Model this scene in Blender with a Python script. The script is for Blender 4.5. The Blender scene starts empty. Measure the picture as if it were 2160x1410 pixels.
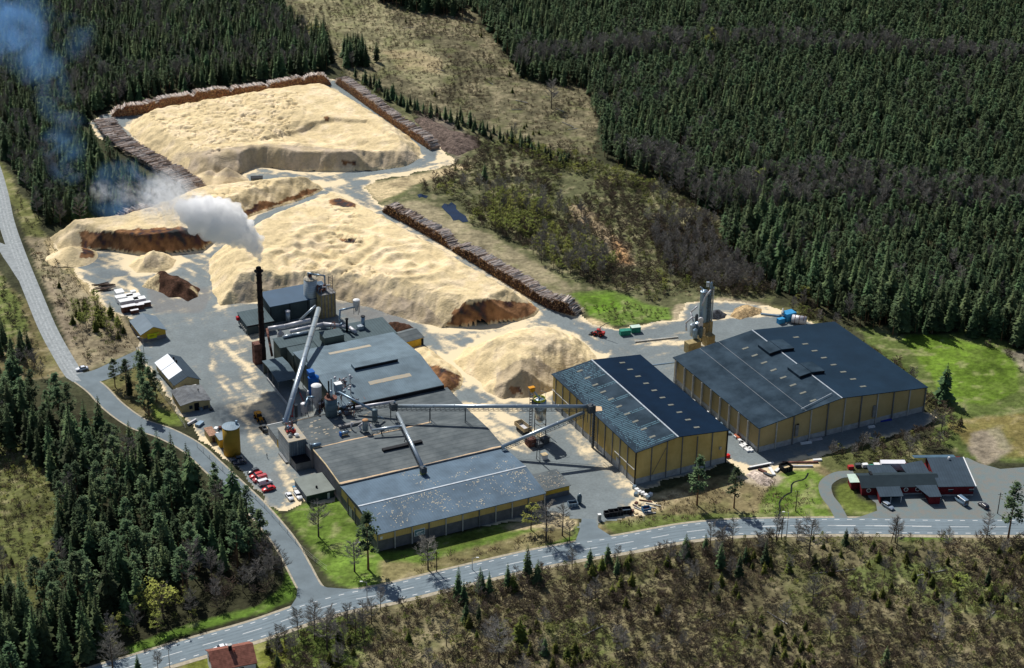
import bpy, math, random
import numpy as np
from mathutils import Vector

SC = bpy.context.scene
COL = SC.collection
R = math.radians
random.seed(7)
RNG = np.random.default_rng(11)

# ------------------------------------------------------------------ camera
F_PX, PITCH, ROLL, CAM_H, CAM_Y = 3971.3, 0.46737, 0.01804, 320.0, -640.0
_cp, _sp = math.cos(PITCH), math.sin(PITCH)
_c, _s = math.cos(ROLL), math.sin(ROLL)
FW = np.array([0, _cp, -_sp]); _r0 = np.array([1., 0, 0]); _u0 = np.array([0, _sp, _cp])
RI = _r0 * _c + _u0 * _s
UP = -_r0 * _s + _u0 * _c
CAM = np.array([0, CAM_Y, CAM_H])
cd = bpy.data.cameras.new('camera')
cam = bpy.data.objects.new('camera', cd); COL.objects.link(cam)
cd.sensor_width = 36.0; cd.lens = 36.0 * F_PX / 2160.0
cd.clip_start = 5.0; cd.clip_end = 9000.0
from mathutils import Matrix
cam.matrix_world = Matrix(((RI[0], UP[0], -FW[0], CAM[0]), (RI[1], UP[1], -FW[1], CAM[1]),
                           (RI[2], UP[2], -FW[2], CAM[2]), (0, 0, 0, 1)))
SC.camera = cam

# ------------------------------------------------------------------ sky, sun, exposure
SUN_EL, SUN_AZ = R(46.5), R(-31.4)        # azimuth from +Y, clockwise
w = bpy.data.worlds.new('World'); SC.world = w; w.use_nodes = True
nt = w.node_tree
sky = nt.nodes.new('ShaderNodeTexSky'); sky.sky_type = 'NISHITA'; sky.sun_disc = False
sky.sun_elevation = SUN_EL; sky.sun_rotation = SUN_AZ
bg = nt.nodes['Background']; bg.inputs[1].default_value = 0.066
nt.links.new(sky.outputs[0], bg.inputs[0])
sd = bpy.data.lights.new('sun', 'SUN'); sd.energy = 4.6; sd.angle = R(0.5); sd.color = (1.0, 0.955, 0.88)
sun = bpy.data.objects.new('sun', sd); COL.objects.link(sun)
to_sun = Vector((math.sin(SUN_AZ) * math.cos(SUN_EL), math.cos(SUN_AZ) * math.cos(SUN_EL), math.sin(SUN_EL)))
sun.rotation_euler = to_sun.to_track_quat('Z', 'Y').to_euler()
sun.location = (0, 0, 200)
SC.view_settings.view_transform = 'Standard'; SC.view_settings.look = 'None'
SC.view_settings.exposure = 0.22; SC.view_settings.gamma = 1.0
SC.cycles.use_denoising = True; SC.cycles.denoiser = 'OPENIMAGEDENOISE'; SC.cycles.denoising_prefilter = 'ACCURATE'; SC.cycles.denoising_input_passes = 'RGB_ALBEDO_NORMAL'
SC.cycles.max_bounces = 20; SC.cycles.diffuse_bounces = 2; SC.cycles.glossy_bounces = 2
SC.cycles.transparent_max_bounces = 8; SC.cycles.volume_bounces = 20
SC.cycles.volume_step_rate = 1.0; SC.cycles.volume_max_steps = 256

# ------------------------------------------------------------------ surveying: photo pixel -> point at height z
def P(x, y, z=0.0):
    d = RI * (x - 1080) - UP * (y - 705) + FW * F_PX
    p = CAM + d * (z - CAM_H) / d[2]
    return np.array([p[0], p[1], z])
def to_px(xyz):
    d = np.asarray(xyz, float) - CAM
    k = d @ FW
    return 1080 + F_PX * (d @ RI) / k, 705 - F_PX * (d @ UP) / k
def hgt(xb, yb, yt, z0=0.0):
    b = P(xb, yb, z0); lo, hi = z0, 150.0
    for _ in range(50):
        m = (lo + hi) / 2
        if to_px((b[0], b[1], m))[1] > yt: lo = m
        else: hi = m
    return lo
ANG = R(26.6)                              # the mill's own grid
Uv = np.array([-math.sin(ANG), math.cos(ANG)]); Vv = np.array([math.cos(ANG), math.sin(ANG)])
def S(v, u, z=0.0):
    q = Vv * v + Uv * u
    return np.array([q[0], q[1], z])

# ------------------------------------------------------------------ noise in numpy
def _hash(ix, iy, seed):
    ix = ix.astype(np.int64); iy = iy.astype(np.int64)
    h = (ix * 374761393 + iy * 668265263 + seed * 974634777) & 0xFFFFFFFF
    h = ((h ^ (h >> 13)) * 1274126177) & 0xFFFFFFFF
    h = h ^ (h >> 16)
    return (h & 0xFFFFFF) / float(0xFFFFFF)
def vnoise(x, y, s, seed=0):
    x = np.asarray(x, float) / s; y = np.asarray(y, float) / s
    ix = np.floor(x); iy = np.floor(y); fx = x - ix; fy = y - iy
    fx = fx * fx * (3 - 2 * fx); fy = fy * fy * (3 - 2 * fy)
    a = _hash(ix, iy, seed); b = _hash(ix + 1, iy, seed); c = _hash(ix, iy + 1, seed); d = _hash(ix + 1, iy + 1, seed)
    return (a * (1 - fx) + b * fx) * (1 - fy) + (c * (1 - fx) + d * fx) * fy
def fbm(x, y, s, seed=0, oct=4):
    t = 0; a = 1; n = 0
    for i in range(oct):
        t = t + a * (vnoise(x, y, s / 2 ** i, seed + i * 17) - .5); n += a; a *= .5
    return t / n * 2
def cells(x, y, s, seed=0):
    x = np.asarray(x, float) / s; y = np.asarray(y, float) / s
    ix = np.floor(x); iy = np.floor(y); best = np.full(x.shape, 9.0); bid = np.zeros(x.shape)
    for dx in (-1, 0, 1):
        for dy in (-1, 0, 1):
            cx, cy = ix + dx, iy + dy
            px_ = cx + _hash(cx, cy, seed); py_ = cy + _hash(cx, cy, seed + 5)
            d = np.hypot(px_ - x, py_ - y); h = _hash(cx, cy, seed + 9)
            m = d < best; best = np.where(m, d, best); bid = np.where(m, h, bid)
    return best, bid
def inside(poly, x, y):
    poly = np.asarray(poly, float); c = np.zeros(np.shape(x), bool); n = len(poly)
    for i in range(n):
        x1, y1 = poly[i]; x2, y2 = poly[(i + 1) % n]
        if y1 == y2: continue
        c ^= ((y1 > y) != (y2 > y)) & (x < (x2 - x1) * (y - y1) / (y2 - y1) + x1)
    return c
def seg_dist(x, y, a, b):
    ax, ay = a[0], a[1]; dx, dy = b[0] - ax, b[1] - ay
    L = dx * dx + dy * dy + 1e-9
    t = np.clip(((x - ax) * dx + (y - ay) * dy) / L, 0, 1)
    return np.hypot(x - ax - t * dx, y - ay - t * dy)
def line_dist(x, y, pts, closed=False):
    d = np.full(np.shape(x), 1e9); n = len(pts)
    for i in range(n if closed else n - 1):
        d = np.minimum(d, seg_dist(x, y, pts[i], pts[(i + 1) % n]))
    return d
def smooth(a, b, x):
    t = np.clip((x - a) / (b - a), 0, 1); return t * t * (3 - 2 * t)
def W(pts):                                 # pixel outline -> world outline on the ground
    return [tuple(P(*p)[:2]) for p in pts]
def spline(pts, step=2.0):
    p = np.array(pts, float); p = np.vstack([2 * p[0] - p[1], p, 2 * p[-1] - p[-2]]); out = []
    for i in range(1, len(p) - 2):
        n = max(2, int(np.linalg.norm(p[i + 1] - p[i]) / step))
        for k in range(n):
            t = k / n
            out.append(.5 * ((2 * p[i]) + (-p[i - 1] + p[i + 1]) * t + (2 * p[i - 1] - 5 * p[i] + 4 * p[i + 1] - p[i + 2]) * t * t
                             + (-p[i - 1] + 3 * p[i] - 3 * p[i + 1] + p[i + 2]) * t ** 3))
    out.append(p[-2]); return np.array(out)

# ------------------------------------------------------------------ materials
def mat(name, col, rough=.8, var=.18, scale=.35, col2=None, metal=0.0, bump=0.0, bscale=3.0, spec=.10,
        stripes=None, rnd=0.0, attr=None, detail=6, twoside=False):
    m = bpy.data.materials.new(name); m.use_nodes = True
    n, l = m.node_tree.nodes, m.node_tree.links
    b = n['Principled BSDF']; b.inputs['Roughness'].default_value = rough; b.inputs['Metallic'].default_value = metal
    b.inputs['Specular IOR Level'].default_value = spec
    tc = n.new('ShaderNodeTexCoord')
    nz = n.new('ShaderNodeTexNoise'); nz.inputs['Scale'].default_value = scale; nz.inputs['Detail'].default_value = detail
    nz.inputs['Roughness'].default_value = .62
    l.new(tc.outputs['Object'], nz.inputs['Vector'])
    cr = n.new('ShaderNodeValToRGB'); cr.color_ramp.elements[0].position = .36; cr.color_ramp.elements[1].position = .64
    c1 = [max(0, c * (1 - var)) for c in col]; c2 = col2 if col2 else [min(1, c * (1 + var)) for c in col]
    cr.color_ramp.elements[0].color = (*c1, 1); cr.color_ramp.elements[1].color = (*c2, 1)
    l.new(nz.outputs['Fac'], cr.inputs['Fac']); out = cr.outputs['Color']
    if attr:                                # a surveyed colour of the ground itself, broken up by fine noise
        at = n.new('ShaderNodeAttribute'); at.attribute_name = attr
        mx = n.new('ShaderNodeMix'); mx.data_type = 'RGBA'; mx.blend_type = 'MULTIPLY'; mx.inputs[0].default_value = 1
        l.new(at.outputs['Color'], mx.inputs[6]); l.new(out, mx.inputs[7]); out = mx.outputs[2]
    if stripes:                             # (axis, wavelength, strength): sheet-metal ribs, boards
        ax, wl, st = stripes
        sp = n.new('ShaderNodeSeparateXYZ'); l.new(tc.outputs['Object'], sp.inputs[0])
        ma = n.new('ShaderNodeMath'); ma.operation = 'MULTIPLY'; ma.inputs[1].default_value = 1 / wl; l.new(sp.outputs[ax], ma.inputs[0])
        fr = n.new('ShaderNodeMath'); fr.operation = 'FRACT'; l.new(ma.outputs[0], fr.inputs[0])
        gt = n.new('ShaderNodeMath'); gt.operation = 'LESS_THAN'; gt.inputs[1].default_value = .22; l.new(fr.outputs[0], gt.inputs[0])
        mm = n.new('ShaderNodeMath'); mm.operation = 'MULTIPLY'; mm.inputs[1].default_value = st; l.new(gt.outputs[0], mm.inputs[0])
        mx = n.new('ShaderNodeMix'); mx.data_type = 'RGBA'; l.new(mm.outputs[0], mx.inputs[0]); l.new(out, mx.inputs[6])
        mx.inputs[7].default_value = (*[c * .35 for c in col], 1); out = mx.outputs[2]
    if rnd:
        oi = n.new('ShaderNodeObjectInfo')
        hs = n.new('ShaderNodeHueSaturation')
        mr = n.new('ShaderNodeMapRange'); mr.inputs[3].default_value = 1 - rnd; mr.inputs[4].default_value = 1 + rnd
        l.new(oi.outputs['Random'], mr.inputs[0]); l.new(mr.outputs[0], hs.inputs['Value'])
        m2 = n.new('ShaderNodeMath'); m2.operation = 'MULTIPLY'; m2.inputs[1].default_value = 7.31; l.new(oi.outputs['Random'], m2.inputs[0])
        f2 = n.new('ShaderNodeMath'); f2.operation = 'FRACT'; l.new(m2.outputs[0], f2.inputs[0])
        mh = n.new('ShaderNodeMapRange'); mh.inputs[3].default_value = .5 - rnd * .085; mh.inputs[4].default_value = .5 + rnd * .02
        l.new(f2.outputs[0], mh.inputs[0]); l.new(mh.outputs[0], hs.inputs['Hue'])
        l.new(out, hs.inputs['Color']); out = hs.outputs[0]
    l.new(out, b.inputs['Base Color'])
    if bump:
        bz = n.new('ShaderNodeTexNoise'); bz.inputs['Scale'].default_value = bscale; bz.inputs['Detail'].default_value = 5
        l.new(tc.outputs['Object'], bz.inputs['Vector'])
        bp = n.new('ShaderNodeBump'); bp.inputs['Strength'].default_value = 1; bp.inputs['Distance'].default_value = bump
        l.new(bz.outputs['Fac'], bp.inputs['Height']); l.new(bp.outputs[0], b.inputs['Normal'])
    return m

# ------------------------------------------------------------------ mesh building
class MB:
    def __init__(s): s.v = []; s.f = []; s.n = 0
    def add(s, v, f):
        k = len(s.v); s.v.extend([tuple(map(float, q)) for q in v]); s.f.extend([tuple(i + k for i in q) for q in f]); return s
    def box(s, c, d, ang=0.0):              # centre of the bottom face, dimensions
        ca, sa = math.cos(ang), math.sin(ang); v = []
        for z in (0, d[2]):
            for sx, sy in ((-.5, -.5), (.5, -.5), (.5, .5), (-.5, .5)):
                x, y = sx * d[0], sy * d[1]; v.append((c[0] + x * ca - y * sa, c[1] + x * sa + y * ca, c[2] + z))
        return s.add(v, [(3, 2, 1, 0), (4, 5, 6, 7), (0, 1, 5, 4), (1, 2, 6, 5), (2, 3, 7, 6), (3, 0, 4, 7)])
    def tube(s, a, b, r, r2=None, n=12, caps=True):
        a = np.asarray(a, float); b = np.asarray(b, float); r2 = r if r2 is None else r2
        d = b - a; d = d / (np.linalg.norm(d) + 1e-9)
        e = np.cross(d, (0, 0, 1)) if abs(d[2]) < .95 else np.cross(d, (1, 0, 0)); e /= np.linalg.norm(e); g = np.cross(d, e)
        v = [a + r * (math.cos(t) * e + math.sin(t) * g) for t in np.arange(n) * 2 * math.pi / n]
        v += [b + r2 * (math.cos(t) * e + math.sin(t) * g) for t in np.arange(n) * 2 * math.pi / n]
        f = [(i, (i + 1) % n, n + (i + 1) % n, n + i) for i in range(n)]
        if caps: f += [tuple(range(n - 1, -1, -1)), tuple(range(n, 2 * n))]
        return s.add(v, f)
    def path(s, pts, r, n=10):
        for a, b in zip(pts[:-1], pts[1:]): s.tube(a, b, r, n=n)
        for p in pts[1:-1]: s.ball(p, r * 1.02, 6, n)
        return s
    def ball(s, c, r, m=6, n=10, sz=1.0):
        v = []; f = []
        for i in range(m + 1):
            t = math.pi * i / m
            for j in range(n):
                q = 2 * math.pi * j / n; v.append((c[0] + r * math.sin(t) * math.cos(q), c[1] + r * math.sin(t) * math.sin(q), c[2] + sz * r * math.cos(t)))
        for i in range(m):
            for j in range(n): f.append((i * n + j, (i + 1) * n + j, (i + 1) * n + (j + 1) % n, i * n + (j + 1) % n))
        return s.add(v, f)
    def lathe(s, c, prof, n=20):            # prof: (r, z)
        v = []; f = []
        for r, z in prof:
            for j in range(n):
                q = 2 * math.pi * j / n; v.append((c[0] + r * math.cos(q), c[1] + r * math.sin(q), c[2] + z))
        for i in range(len(prof) - 1):
            for j in range(n): f.append((i * n + j, i * n + (j + 1) % n, (i + 1) * n + (j + 1) % n, (i + 1) * n + j))
        f.append(tuple(range(n - 1, -1, -1))); f.append(tuple(range((len(prof) - 1) * n, len(prof) * n)))
        return s.add(v, f)
    def quad(s, *p): return s.add(p, [tuple(range(len(p)))])
    def slab(s, pts, t):                    # a sheet with thickness t below it
        n = len(pts); v = [tuple(p) for p in pts] + [(p[0], p[1], p[2] - t) for p in pts]
        return s.add(v, [tuple(range(n)), tuple(range(2 * n - 1, n - 1, -1))] + [(i, n + i, n + (i + 1) % n, (i + 1) % n) for i in range(n)])
    def build(s, name, m, parent=None, smooth_=False, link=True):
        me = bpy.data.meshes.new(name)
        o = (0, 0, 0)
        if parent is not None: o = parent.get('_o', (0, 0, 0))
        v = [(a - o[0], b - o[1], c - o[2]) for a, b, c in s.v]
        me.from_pydata(v, [], s.f)
        for q in (m if isinstance(m, (list, tuple)) else [m]): me.materials.append(q)
        if smooth_: me.polygons.foreach_set('use_smooth', [True] * len(me.polygons))
        me.update()
        ob = bpy.data.objects.new(name, me)
        if link: COL.objects.link(ob)
        if parent is not None:
            ob.parent = parent; ob['_o'] = o
        return ob
def tag(o, label=None, cat=None, group=None, kind=None):
    if label: o['label'] = label
    if cat: o['category'] = cat
    if group: o['group'] = group
    if kind: o['kind'] = kind
    elif cat: o['kind'] = 'thing'
    return o
def thing(name, label, cat, loc=(0, 0, 0), group=None):
    o = bpy.data.objects.new(name, None); o.empty_display_size = .5
    o.location = [float(a) for a in loc]; o['_o'] = tuple(float(a) for a in loc); COL.objects.link(o)
    return tag(o, label, cat, group)
def single(name, mb, m, label, cat, group=None, smooth_=False):
    v = np.array(mb.v); c = (float(v[:, 0].mean()), float(v[:, 1].mean()), float(v[:, 2].min()))
    mb.v = [(a - c[0], b - c[1], d - c[2]) for a, b, d in mb.v]
    o = mb.build(name, m, None, smooth_); o.location = c
    return tag(o, label, cat, group)
def np_mesh(name, V, Fc, m, attrs=None, smooth_=True):
    me = bpy.data.meshes.new(name)
    V = np.asarray(V, np.float32); Fc = np.asarray(Fc, np.int32); k = Fc.shape[1]
    me.vertices.add(len(V)); me.vertices.foreach_set('co', V.ravel())
    me.loops.add(Fc.size); me.loops.foreach_set('vertex_index', Fc.ravel())
    me.polygons.add(len(Fc)); me.polygons.foreach_set('loop_start', np.arange(0, Fc.size, k, dtype=np.int32))
    if smooth_: me.polygons.foreach_set('use_smooth', np.ones(len(Fc), bool))
    for q in (m if isinstance(m, (list, tuple)) else [m]): me.materials.append(q)
    for nm, arr in (attrs or {}).items():
        a = me.attributes.new(nm, 'FLOAT_COLOR' if arr.ndim == 2 else 'FLOAT', 'POINT')
        if arr.ndim == 2:
            a.data.foreach_set('color', np.column_stack([arr, np.ones(len(arr))]).astype(np.float32).ravel())
        else: a.data.foreach_set('value', arr.astype(np.float32))
    me.update(); me.validate()
    return me
def grid_faces(mask):                       # mask (ny,nx) of vertices -> quads whose 4 corners are in, plus index map
    ny, nx = mask.shape; idx = -np.ones(mask.shape, int); idx[mask] = np.arange(mask.sum())
    a, b, c, d = idx[:-1, :-1], idx[:-1, 1:], idx[1:, 1:], idx[1:, :-1]
    ok = (a >= 0) & (b >= 0) & (c >= 0) & (d >= 0)
    return np.column_stack([a[ok], b[ok], c[ok], d[ok]])
# ------------------------------------------------------------------ the lie of the land (outlines surveyed on the photo)
YARD = [(104, 506), (120, 492), (250, 468), (330, 440), (398, 402), (300, 348), (205, 290), (186, 256), (232, 236), (420, 196), (560, 186), (700, 166),
        (770, 205), (850, 258), (915, 300), (962, 345), (900, 362), (800, 380), (770, 392), (800, 430), (900, 492), (960, 520), (1100, 596), (1225, 664), (1270, 690),
        (1310, 694), (1430, 672), (1440, 640), (1500, 632), (1610, 645), (1690, 668), (1740, 690), (1800, 760), (1960, 868), (1985, 880), (1940, 905), (1720, 965), (1660, 985),
        (1640, 1000), (1580, 1010), (1535, 975), (1340, 1042), (1380, 1060), (1352, 1088), (1290, 1098), (1268, 1102), (1256, 1118), (1222, 1122), (1224, 1096), (1200, 1088), (1130, 1094),
        (1000, 1120), (930, 1135), (870, 1140), (800, 1100), (718, 1040), (700, 1060), (640, 1064), (600, 1083), (560, 1062), (500, 990), (428, 930), (386, 878), (340, 820), (300, 770),
        (286, 745), (296, 720), (262, 670), (205, 640), (190, 610), (140, 560)]
YW = W(YARD)
GRAVEL_ROAD = [(-60, 250), (-20, 340), (0, 405), (14, 470), (38, 540), (70, 620), (100, 692), (130, 748), (158, 792), (176, 800)]
SIDE_ROAD = [(176, 800), (205, 822), (240, 858), (290, 893), (350, 915), (405, 945), (450, 985), (500, 1032), (542, 1073), (598, 1140), (628, 1192), (656, 1242), (690, 1270)]
GATE_ROAD = [(170, 802), (215, 790), (262, 768), (305, 748)]
SPUR = [(-60, 505), (0, 520), (22, 545), (52, 590)]
MAIN_ROAD = [(80, 1475), (200, 1430), (270, 1409), (400, 1370), (540, 1330), (650, 1292), (735, 1268), (820, 1252), (920, 1228), (1020, 1204), (1120, 1181), (1220, 1162), (1320, 1146),
             (1440, 1124), (1540, 1114), (1640, 1111), (1800, 1110), (2000, 1112), (2160, 1112), (2300, 1112), (2500, 1110)]
DRIVE = [(1778, 1100), (1762, 1070), (1744, 1045), (1742, 1020), (1768, 1003), (1802, 1000)]
MR = spline(W(MAIN_ROAD)); SR = spline(W(SIDE_ROAD)); GR = spline(W(GRAVEL_ROAD)); TR = spline(W(GATE_ROAD)); SP = spline(W(SPUR)); DR = spline(W(DRIVE), 1.0)
CAFE_YARD = W([(1790, 1098), (1830, 1074), (1850, 1062), (1800, 1040), (1800, 1000), (1850, 985), (1900, 985), (2050, 968), (2090, 985), (2200, 990), (2300, 992), (2300, 1098)])
ROADS = [(MR, 5.2), (SR, 3.4), (GR, 3.6), (TR, 5.0), (SP, 2.5), (DR, 2.2)]
PONDS = [[(931, 437), (937, 430), (946, 432), (952, 427), (962, 434), (962, 441), (970, 449), (982, 456), (988, 468), (976, 470), (968, 464), (956, 466), (950, 456), (941, 448)],
         [(880, 412), (887, 409), (895, 412), (903, 414), (899, 419), (890, 416), (884, 418)]]
def flat_mask(x, y):                        # 1 where the ground must stay level
    d = line_dist(x, y, YW, True); d = np.where(inside(YW, x, y), 0, d)
    for ln, w_ in ROADS: d = np.minimum(d, np.maximum(0, line_dist(x, y, ln[::6]) - w_))
    d = np.where(inside(CAFE_YARD, x, y), 0, d); d = np.minimum(d, line_dist(x, y, CAFE_YARD, True))
    for pw in PONDS: d = np.minimum(d, np.maximum(0, line_dist(x, y, W(pw), True) - 4))
    return smooth(3, 30, d)
_tx = np.arange(-400, 401, 4.0); _ty = np.arange(-320, 641, 4.0)
_TX, _TY = np.meshgrid(_tx, _ty)
_TM = flat_mask(_TX, _TY)
def terrain(x, y):
    x = np.asarray(x, float); y = np.asarray(y, float)
    gx = np.clip((x + 400) / 4, 0, len(_tx) - 1.001); gy = np.clip((y + 320) / 4, 0, len(_ty) - 1.001)
    ix = gx.astype(int); iy = gy.astype(int); fx = gx - ix; fy = gy - iy
    m = (_TM[iy, ix] * (1 - fx) + _TM[iy, ix + 1] * fx) * (1 - fy) + (_TM[iy + 1, ix] * (1 - fx) + _TM[iy + 1, ix + 1] * fx) * fy
    return m * (1.5 * fbm(x, y, 38, 3, 4) - .1)

# outline in photo pixels, albedo, edge raggedness
TAN = (.20, .165, .10); BRN = (.125, .105, .06); GRN = (.085, .15, .022); OLV = (.13, .125, .05); DRK = (.035, .036, .018)
SND = (.50, .40, .235); GRY = (.25, .235, .20); GVL = (.22, .225, .215); PNK = (.29, .245, .18); LIM = (.11, .20, .022)
ZONES = [
    ([(-300, 1380), (600, 1330), (900, 1240), (1400, 1130), (1700, 1120), (2600, 1120), (2600, 1900), (-300, 1900)], (.150, .134, .072), 10),
    ([(560, 1270), (640, 1300), (420, 1372), (230, 1430), (0, 1500), (-100, 900), (0, 820), (330, 900), (560, 1160)], DRK, 10),
    ([(-60, 930), (40, 940), (120, 1000), (150, 1080), (120, 1180), (60, 1300), (-60, 1400)], (.12, .13, .045), 14),
    ([(560, -60), (600, 40), (690, 130), (740, 165), (880, 220), (1000, 270), (1100, 310), (1250, 335), (1265, 260), (1240, 180), (1120, 170), (1040, 80), (985, 0), (940, -60)], (.135, .122, .070), 12),
    ([(620, -60), (640, 20), (720, 110), (900, 190), (960, 160), (900, 90), (820, 40), (780, -60)], (.215, .20, .11), 12),
    ([(800, 105), (870, 100), (935, 130), (930, 160), (850, 150)], (.34, .28, .16), 10),
    ([(740, 165), (880, 220), (1000, 270), (1100, 310), (1250, 335), (1400, 390), (1530, 460), (1530, 540), (1640, 620), (1620, 645), (1440, 668), (1225, 664), (960, 520), (800, 440), (770, 392), (960, 345), (915, 300), (800, 225)], (.11, .115, .055), 10),
    ([(870, 235), (940, 250), (1000, 300), (960, 345), (925, 300)], (.13, .11, .09), 8),
    ([(960, 345), (900, 362), (770, 392), (740, 370), (800, 425), (860, 400), (930, 372), (1000, 350)], (.42, .34, .20), 6),
    ([(800, 430), (880, 420), (980, 470), (1040, 500), (1150, 560), (1240, 640), (1230, 664), (1110, 600), (960, 505)], (.24, .21, .13), 9),
    ([(1190, 430), (1240, 440), (1330, 520), (1345, 560), (1310, 560), (1260, 500), (1200, 460)], (.27, .21, .13), 7),
    ([(1290, 500), (1325, 530), (1335, 562), (1308, 556)], (.42, .26, .13), 4),
    ([(1200, 620), (1290, 615), (1360, 640), (1420, 650), (1420, 676), (1300, 692), (1240, 668)], (.12, .19, .035), 8),
    ([(1220, 625), (1290, 620), (1310, 650), (1240, 664)], LIM, 5),
    ([(1240, 668), (1300, 694), (1440, 674), (1430, 690), (1280, 712), (1225, 690)], SND, 4),
    ([(1420, 645), (1520, 628), (1620, 642), (1640, 662), (1500, 680), (1420, 690)], (.36, .30, .20), 5),
    ([(1600, 640), (1700, 655), (1800, 740), (1900, 790), (1990, 860), (1960, 870), (1900, 830), (1740, 700)], (.16, .155, .065), 6),
    ([(1800, 690), (1900, 700), (2060, 705), (2160, 745), (2400, 820), (2400, 985), (2040, 968), (1960, 930), (1990, 860), (1900, 790)], (.10, .135, .035), 10),
    ([(1890, 705), (1960, 700), (2150, 750), (2150, 830), (2090, 860), (2000, 850), (1960, 780)], (.115, .19, .022), 8),
    ([(2000, 890), (2160, 870), (2300, 900), (2300, 975), (2060, 960)], (.19, .16, .055), 8),
    ([(2050, 915), (2110, 905), (2140, 945), (2080, 985), (2040, 950)], PNK, 5),
    ([(2110, 740), (2170, 750), (2200, 830), (2150, 780)], (.30, .27, .2), 6),
    ([(1640, 975), (1740, 945), (1900, 930), (1960, 930), (1950, 970), (1820, 985), (1760, 1000), (1700, 1000)], (.10, .11, .04), 6),
    ([(1380, 1045), (1480, 1010), (1560, 1000), (1650, 1000), (1740, 985), (1765, 1003), (1742, 1020), (1745, 1050), (1775, 1097), (1440, 1105), (1270, 1125), (1262, 1108), (1360, 1085)], (.20, .165, .085), 6),
    ([(1630, 1000), (1700, 985), (1740, 1010), (1738, 1060), (1765, 1096), (1640, 1096), (1600, 1080)], (.12, .185, .03), 6),
    ([(1270, 1105), (1400, 1085), (1640, 1080), (1740, 1092), (1640, 1099), (1440, 1106), (1300, 1126)], (.12, .15, .04), 5),
    ([(1540, 990), (1600, 985), (1650, 1005), (1640, 1025), (1600, 1030), (1560, 1015)], (.40, .34, .25), 5),
    ([(1560, 975), (1620, 965), (1720, 958), (1730, 985), (1650, 1000), (1580, 1000)], (.40, .32, .18), 4),
    ([(1355, 1050), (1420, 1035), (1450, 1045), (1400, 1075), (1365, 1085)], (.42, .34, .2), 4),
    ([(1762, 1030), (1790, 1020), (1810, 1050), (1845, 1068), (1840, 1086), (1790, 1086), (1766, 1060)], (.13, .165, .035), 4),
    ([(700, 1052), (740, 1062), (800, 1165), (880, 1160), (930, 1135), (1050, 1110), (1200, 1090), (1222, 1110), (1212, 1140), (1020, 1190), (900, 1222), (760, 1250), (700, 1225), (660, 1170), (600, 1085), (640, 1062)], (.115, .185, .03), 6),
    ([(800, 1180), (900, 1190), (1050, 1140), (1180, 1110), (1216, 1130), (1100, 1165), (920, 1215), (800, 1235)], (.21, .185, .085), 7),
    ([(930, 1135), (1000, 1120), (1120, 1096), (1200, 1088), (1224, 1100), (1212, 1120), (1170, 1112), (1060, 1120), (960, 1150)], (.45, .37, .22), 4),
    ([(900, 1140), (1060, 1110), (1070, 1125), (930, 1160)], (.13, .18, .035), 4),
    ([(420, 932), (470, 985), (520, 1035), (590, 1085), (600, 1100), (560, 1080), (480, 1010), (412, 945)], (.12, .175, .03), 3),
    ([(200, 812), (290, 772), (330, 820), (386, 880), (380, 900), (320, 890), (250, 850)], (.15, .13, .055), 6),
    ([(320, 850), (386, 880), (382, 900), (330, 893)], (.14, .19, .035), 4),
    ([(270, 1385), (400, 1335), (560, 1290), (625, 1262), (625, 1225), (600, 1200), (590, 1240), (540, 1280), (400, 1315), (270, 1365)], (.10, .18, .025), 5),
    ([(-60, 560), (0, 580), (60, 640), (110, 740), (140, 790), (60, 800), (-60, 820)], (.14, .12, .055), 8),
    ([(-60, 560), (10, 590), (40, 640), (60, 700), (0, 720), (-60, 700)], (.12, .15, .04), 8),
    ([(-60, 280), (0, 330), (50, 420), (90, 480), (104, 506), (60, 500), (20, 430), (0, 400), (-60, 300)], (.14, .15, .05), 8),
    ([(50, 500), (104, 506), (140, 560), (205, 640), (262, 670), (296, 720), (286, 745), (230, 765), (180, 790), (160, 780), (130, 700), (90, 600)], (.25, .21, .135), 6),
    ([(95, 500), (130, 505), (205, 600), (275, 700), (262, 690), (190, 625), (110, 540)], (.40, .32, .18), 5),
    ([(-60, -60), (14, -60), (22, 40), (30, 62), (0, 60), (-60, 50)], (.34, .27, .2), 8),
    ([(90, 575), (130, 600), (165, 690), (150, 740), (120, 660)], (.28, .23, .16), 7),
    ([(540, 1350), (700, 1300), (740, 1290), (790, 1330), (760, 1410), (560, 1420)], (.115, .16, .035), 8),
    ([(540, 1360), (620, 1350), (600, 1420), (540, 1420), (400, 1420), (380, 1405)], (.17, .19, .035), 5),
    ([(1820, 1180), (1960, 1180), (2120, 1240), (2180, 1330), (2060, 1300), (1900, 1260), (1780, 1240)], (.125, .15, .05), 12),
    ([(1500, 1330), (1560, 1310), (1560, 1400), (1480, 1390)], (.13, .14, .05), 14),
    ([(1130, 1310), (1250, 1300), (1330, 1370), (1200, 1400)], (.13, .145, .05), 12),
    ([(1880, 1120), (2000, 1122), (2010, 1140), (1900, 1142)], (.11, .175, .03), 4),
]
def ax_(lo, hi, step, far, g=1.35):
    a = list(np.arange(lo, hi + step / 2, step)); s = step
    while a[-1] < far: s *= g; a.append(a[-1] + s)
    s = step; b = []
    q = a[0]
    while q > -far: s *= g; q -= s; b.append(q)
    return np.array(b[::-1] + a)
gx = ax_(-330, 330, 1.3, 6500); gy = ax_(-262, 470, 1.3, 6500)
GX, GY = np.meshgrid(gx, gy)
GZ = terrain(GX, GY)
near = (np.abs(GX) < 340) & (GY > -275) & (GY < 480)
col = np.zeros(GX.shape + (3,)); col[:] = (.045, .048, .024)
_x, _y = GX[near], GY[near]
PXX, PYY = to_px(np.stack([_x, _y, 0 * _x], -1))
cc = np.full((len(_x), 3), 1.0) * np.array((.045, .048, .024))
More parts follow.
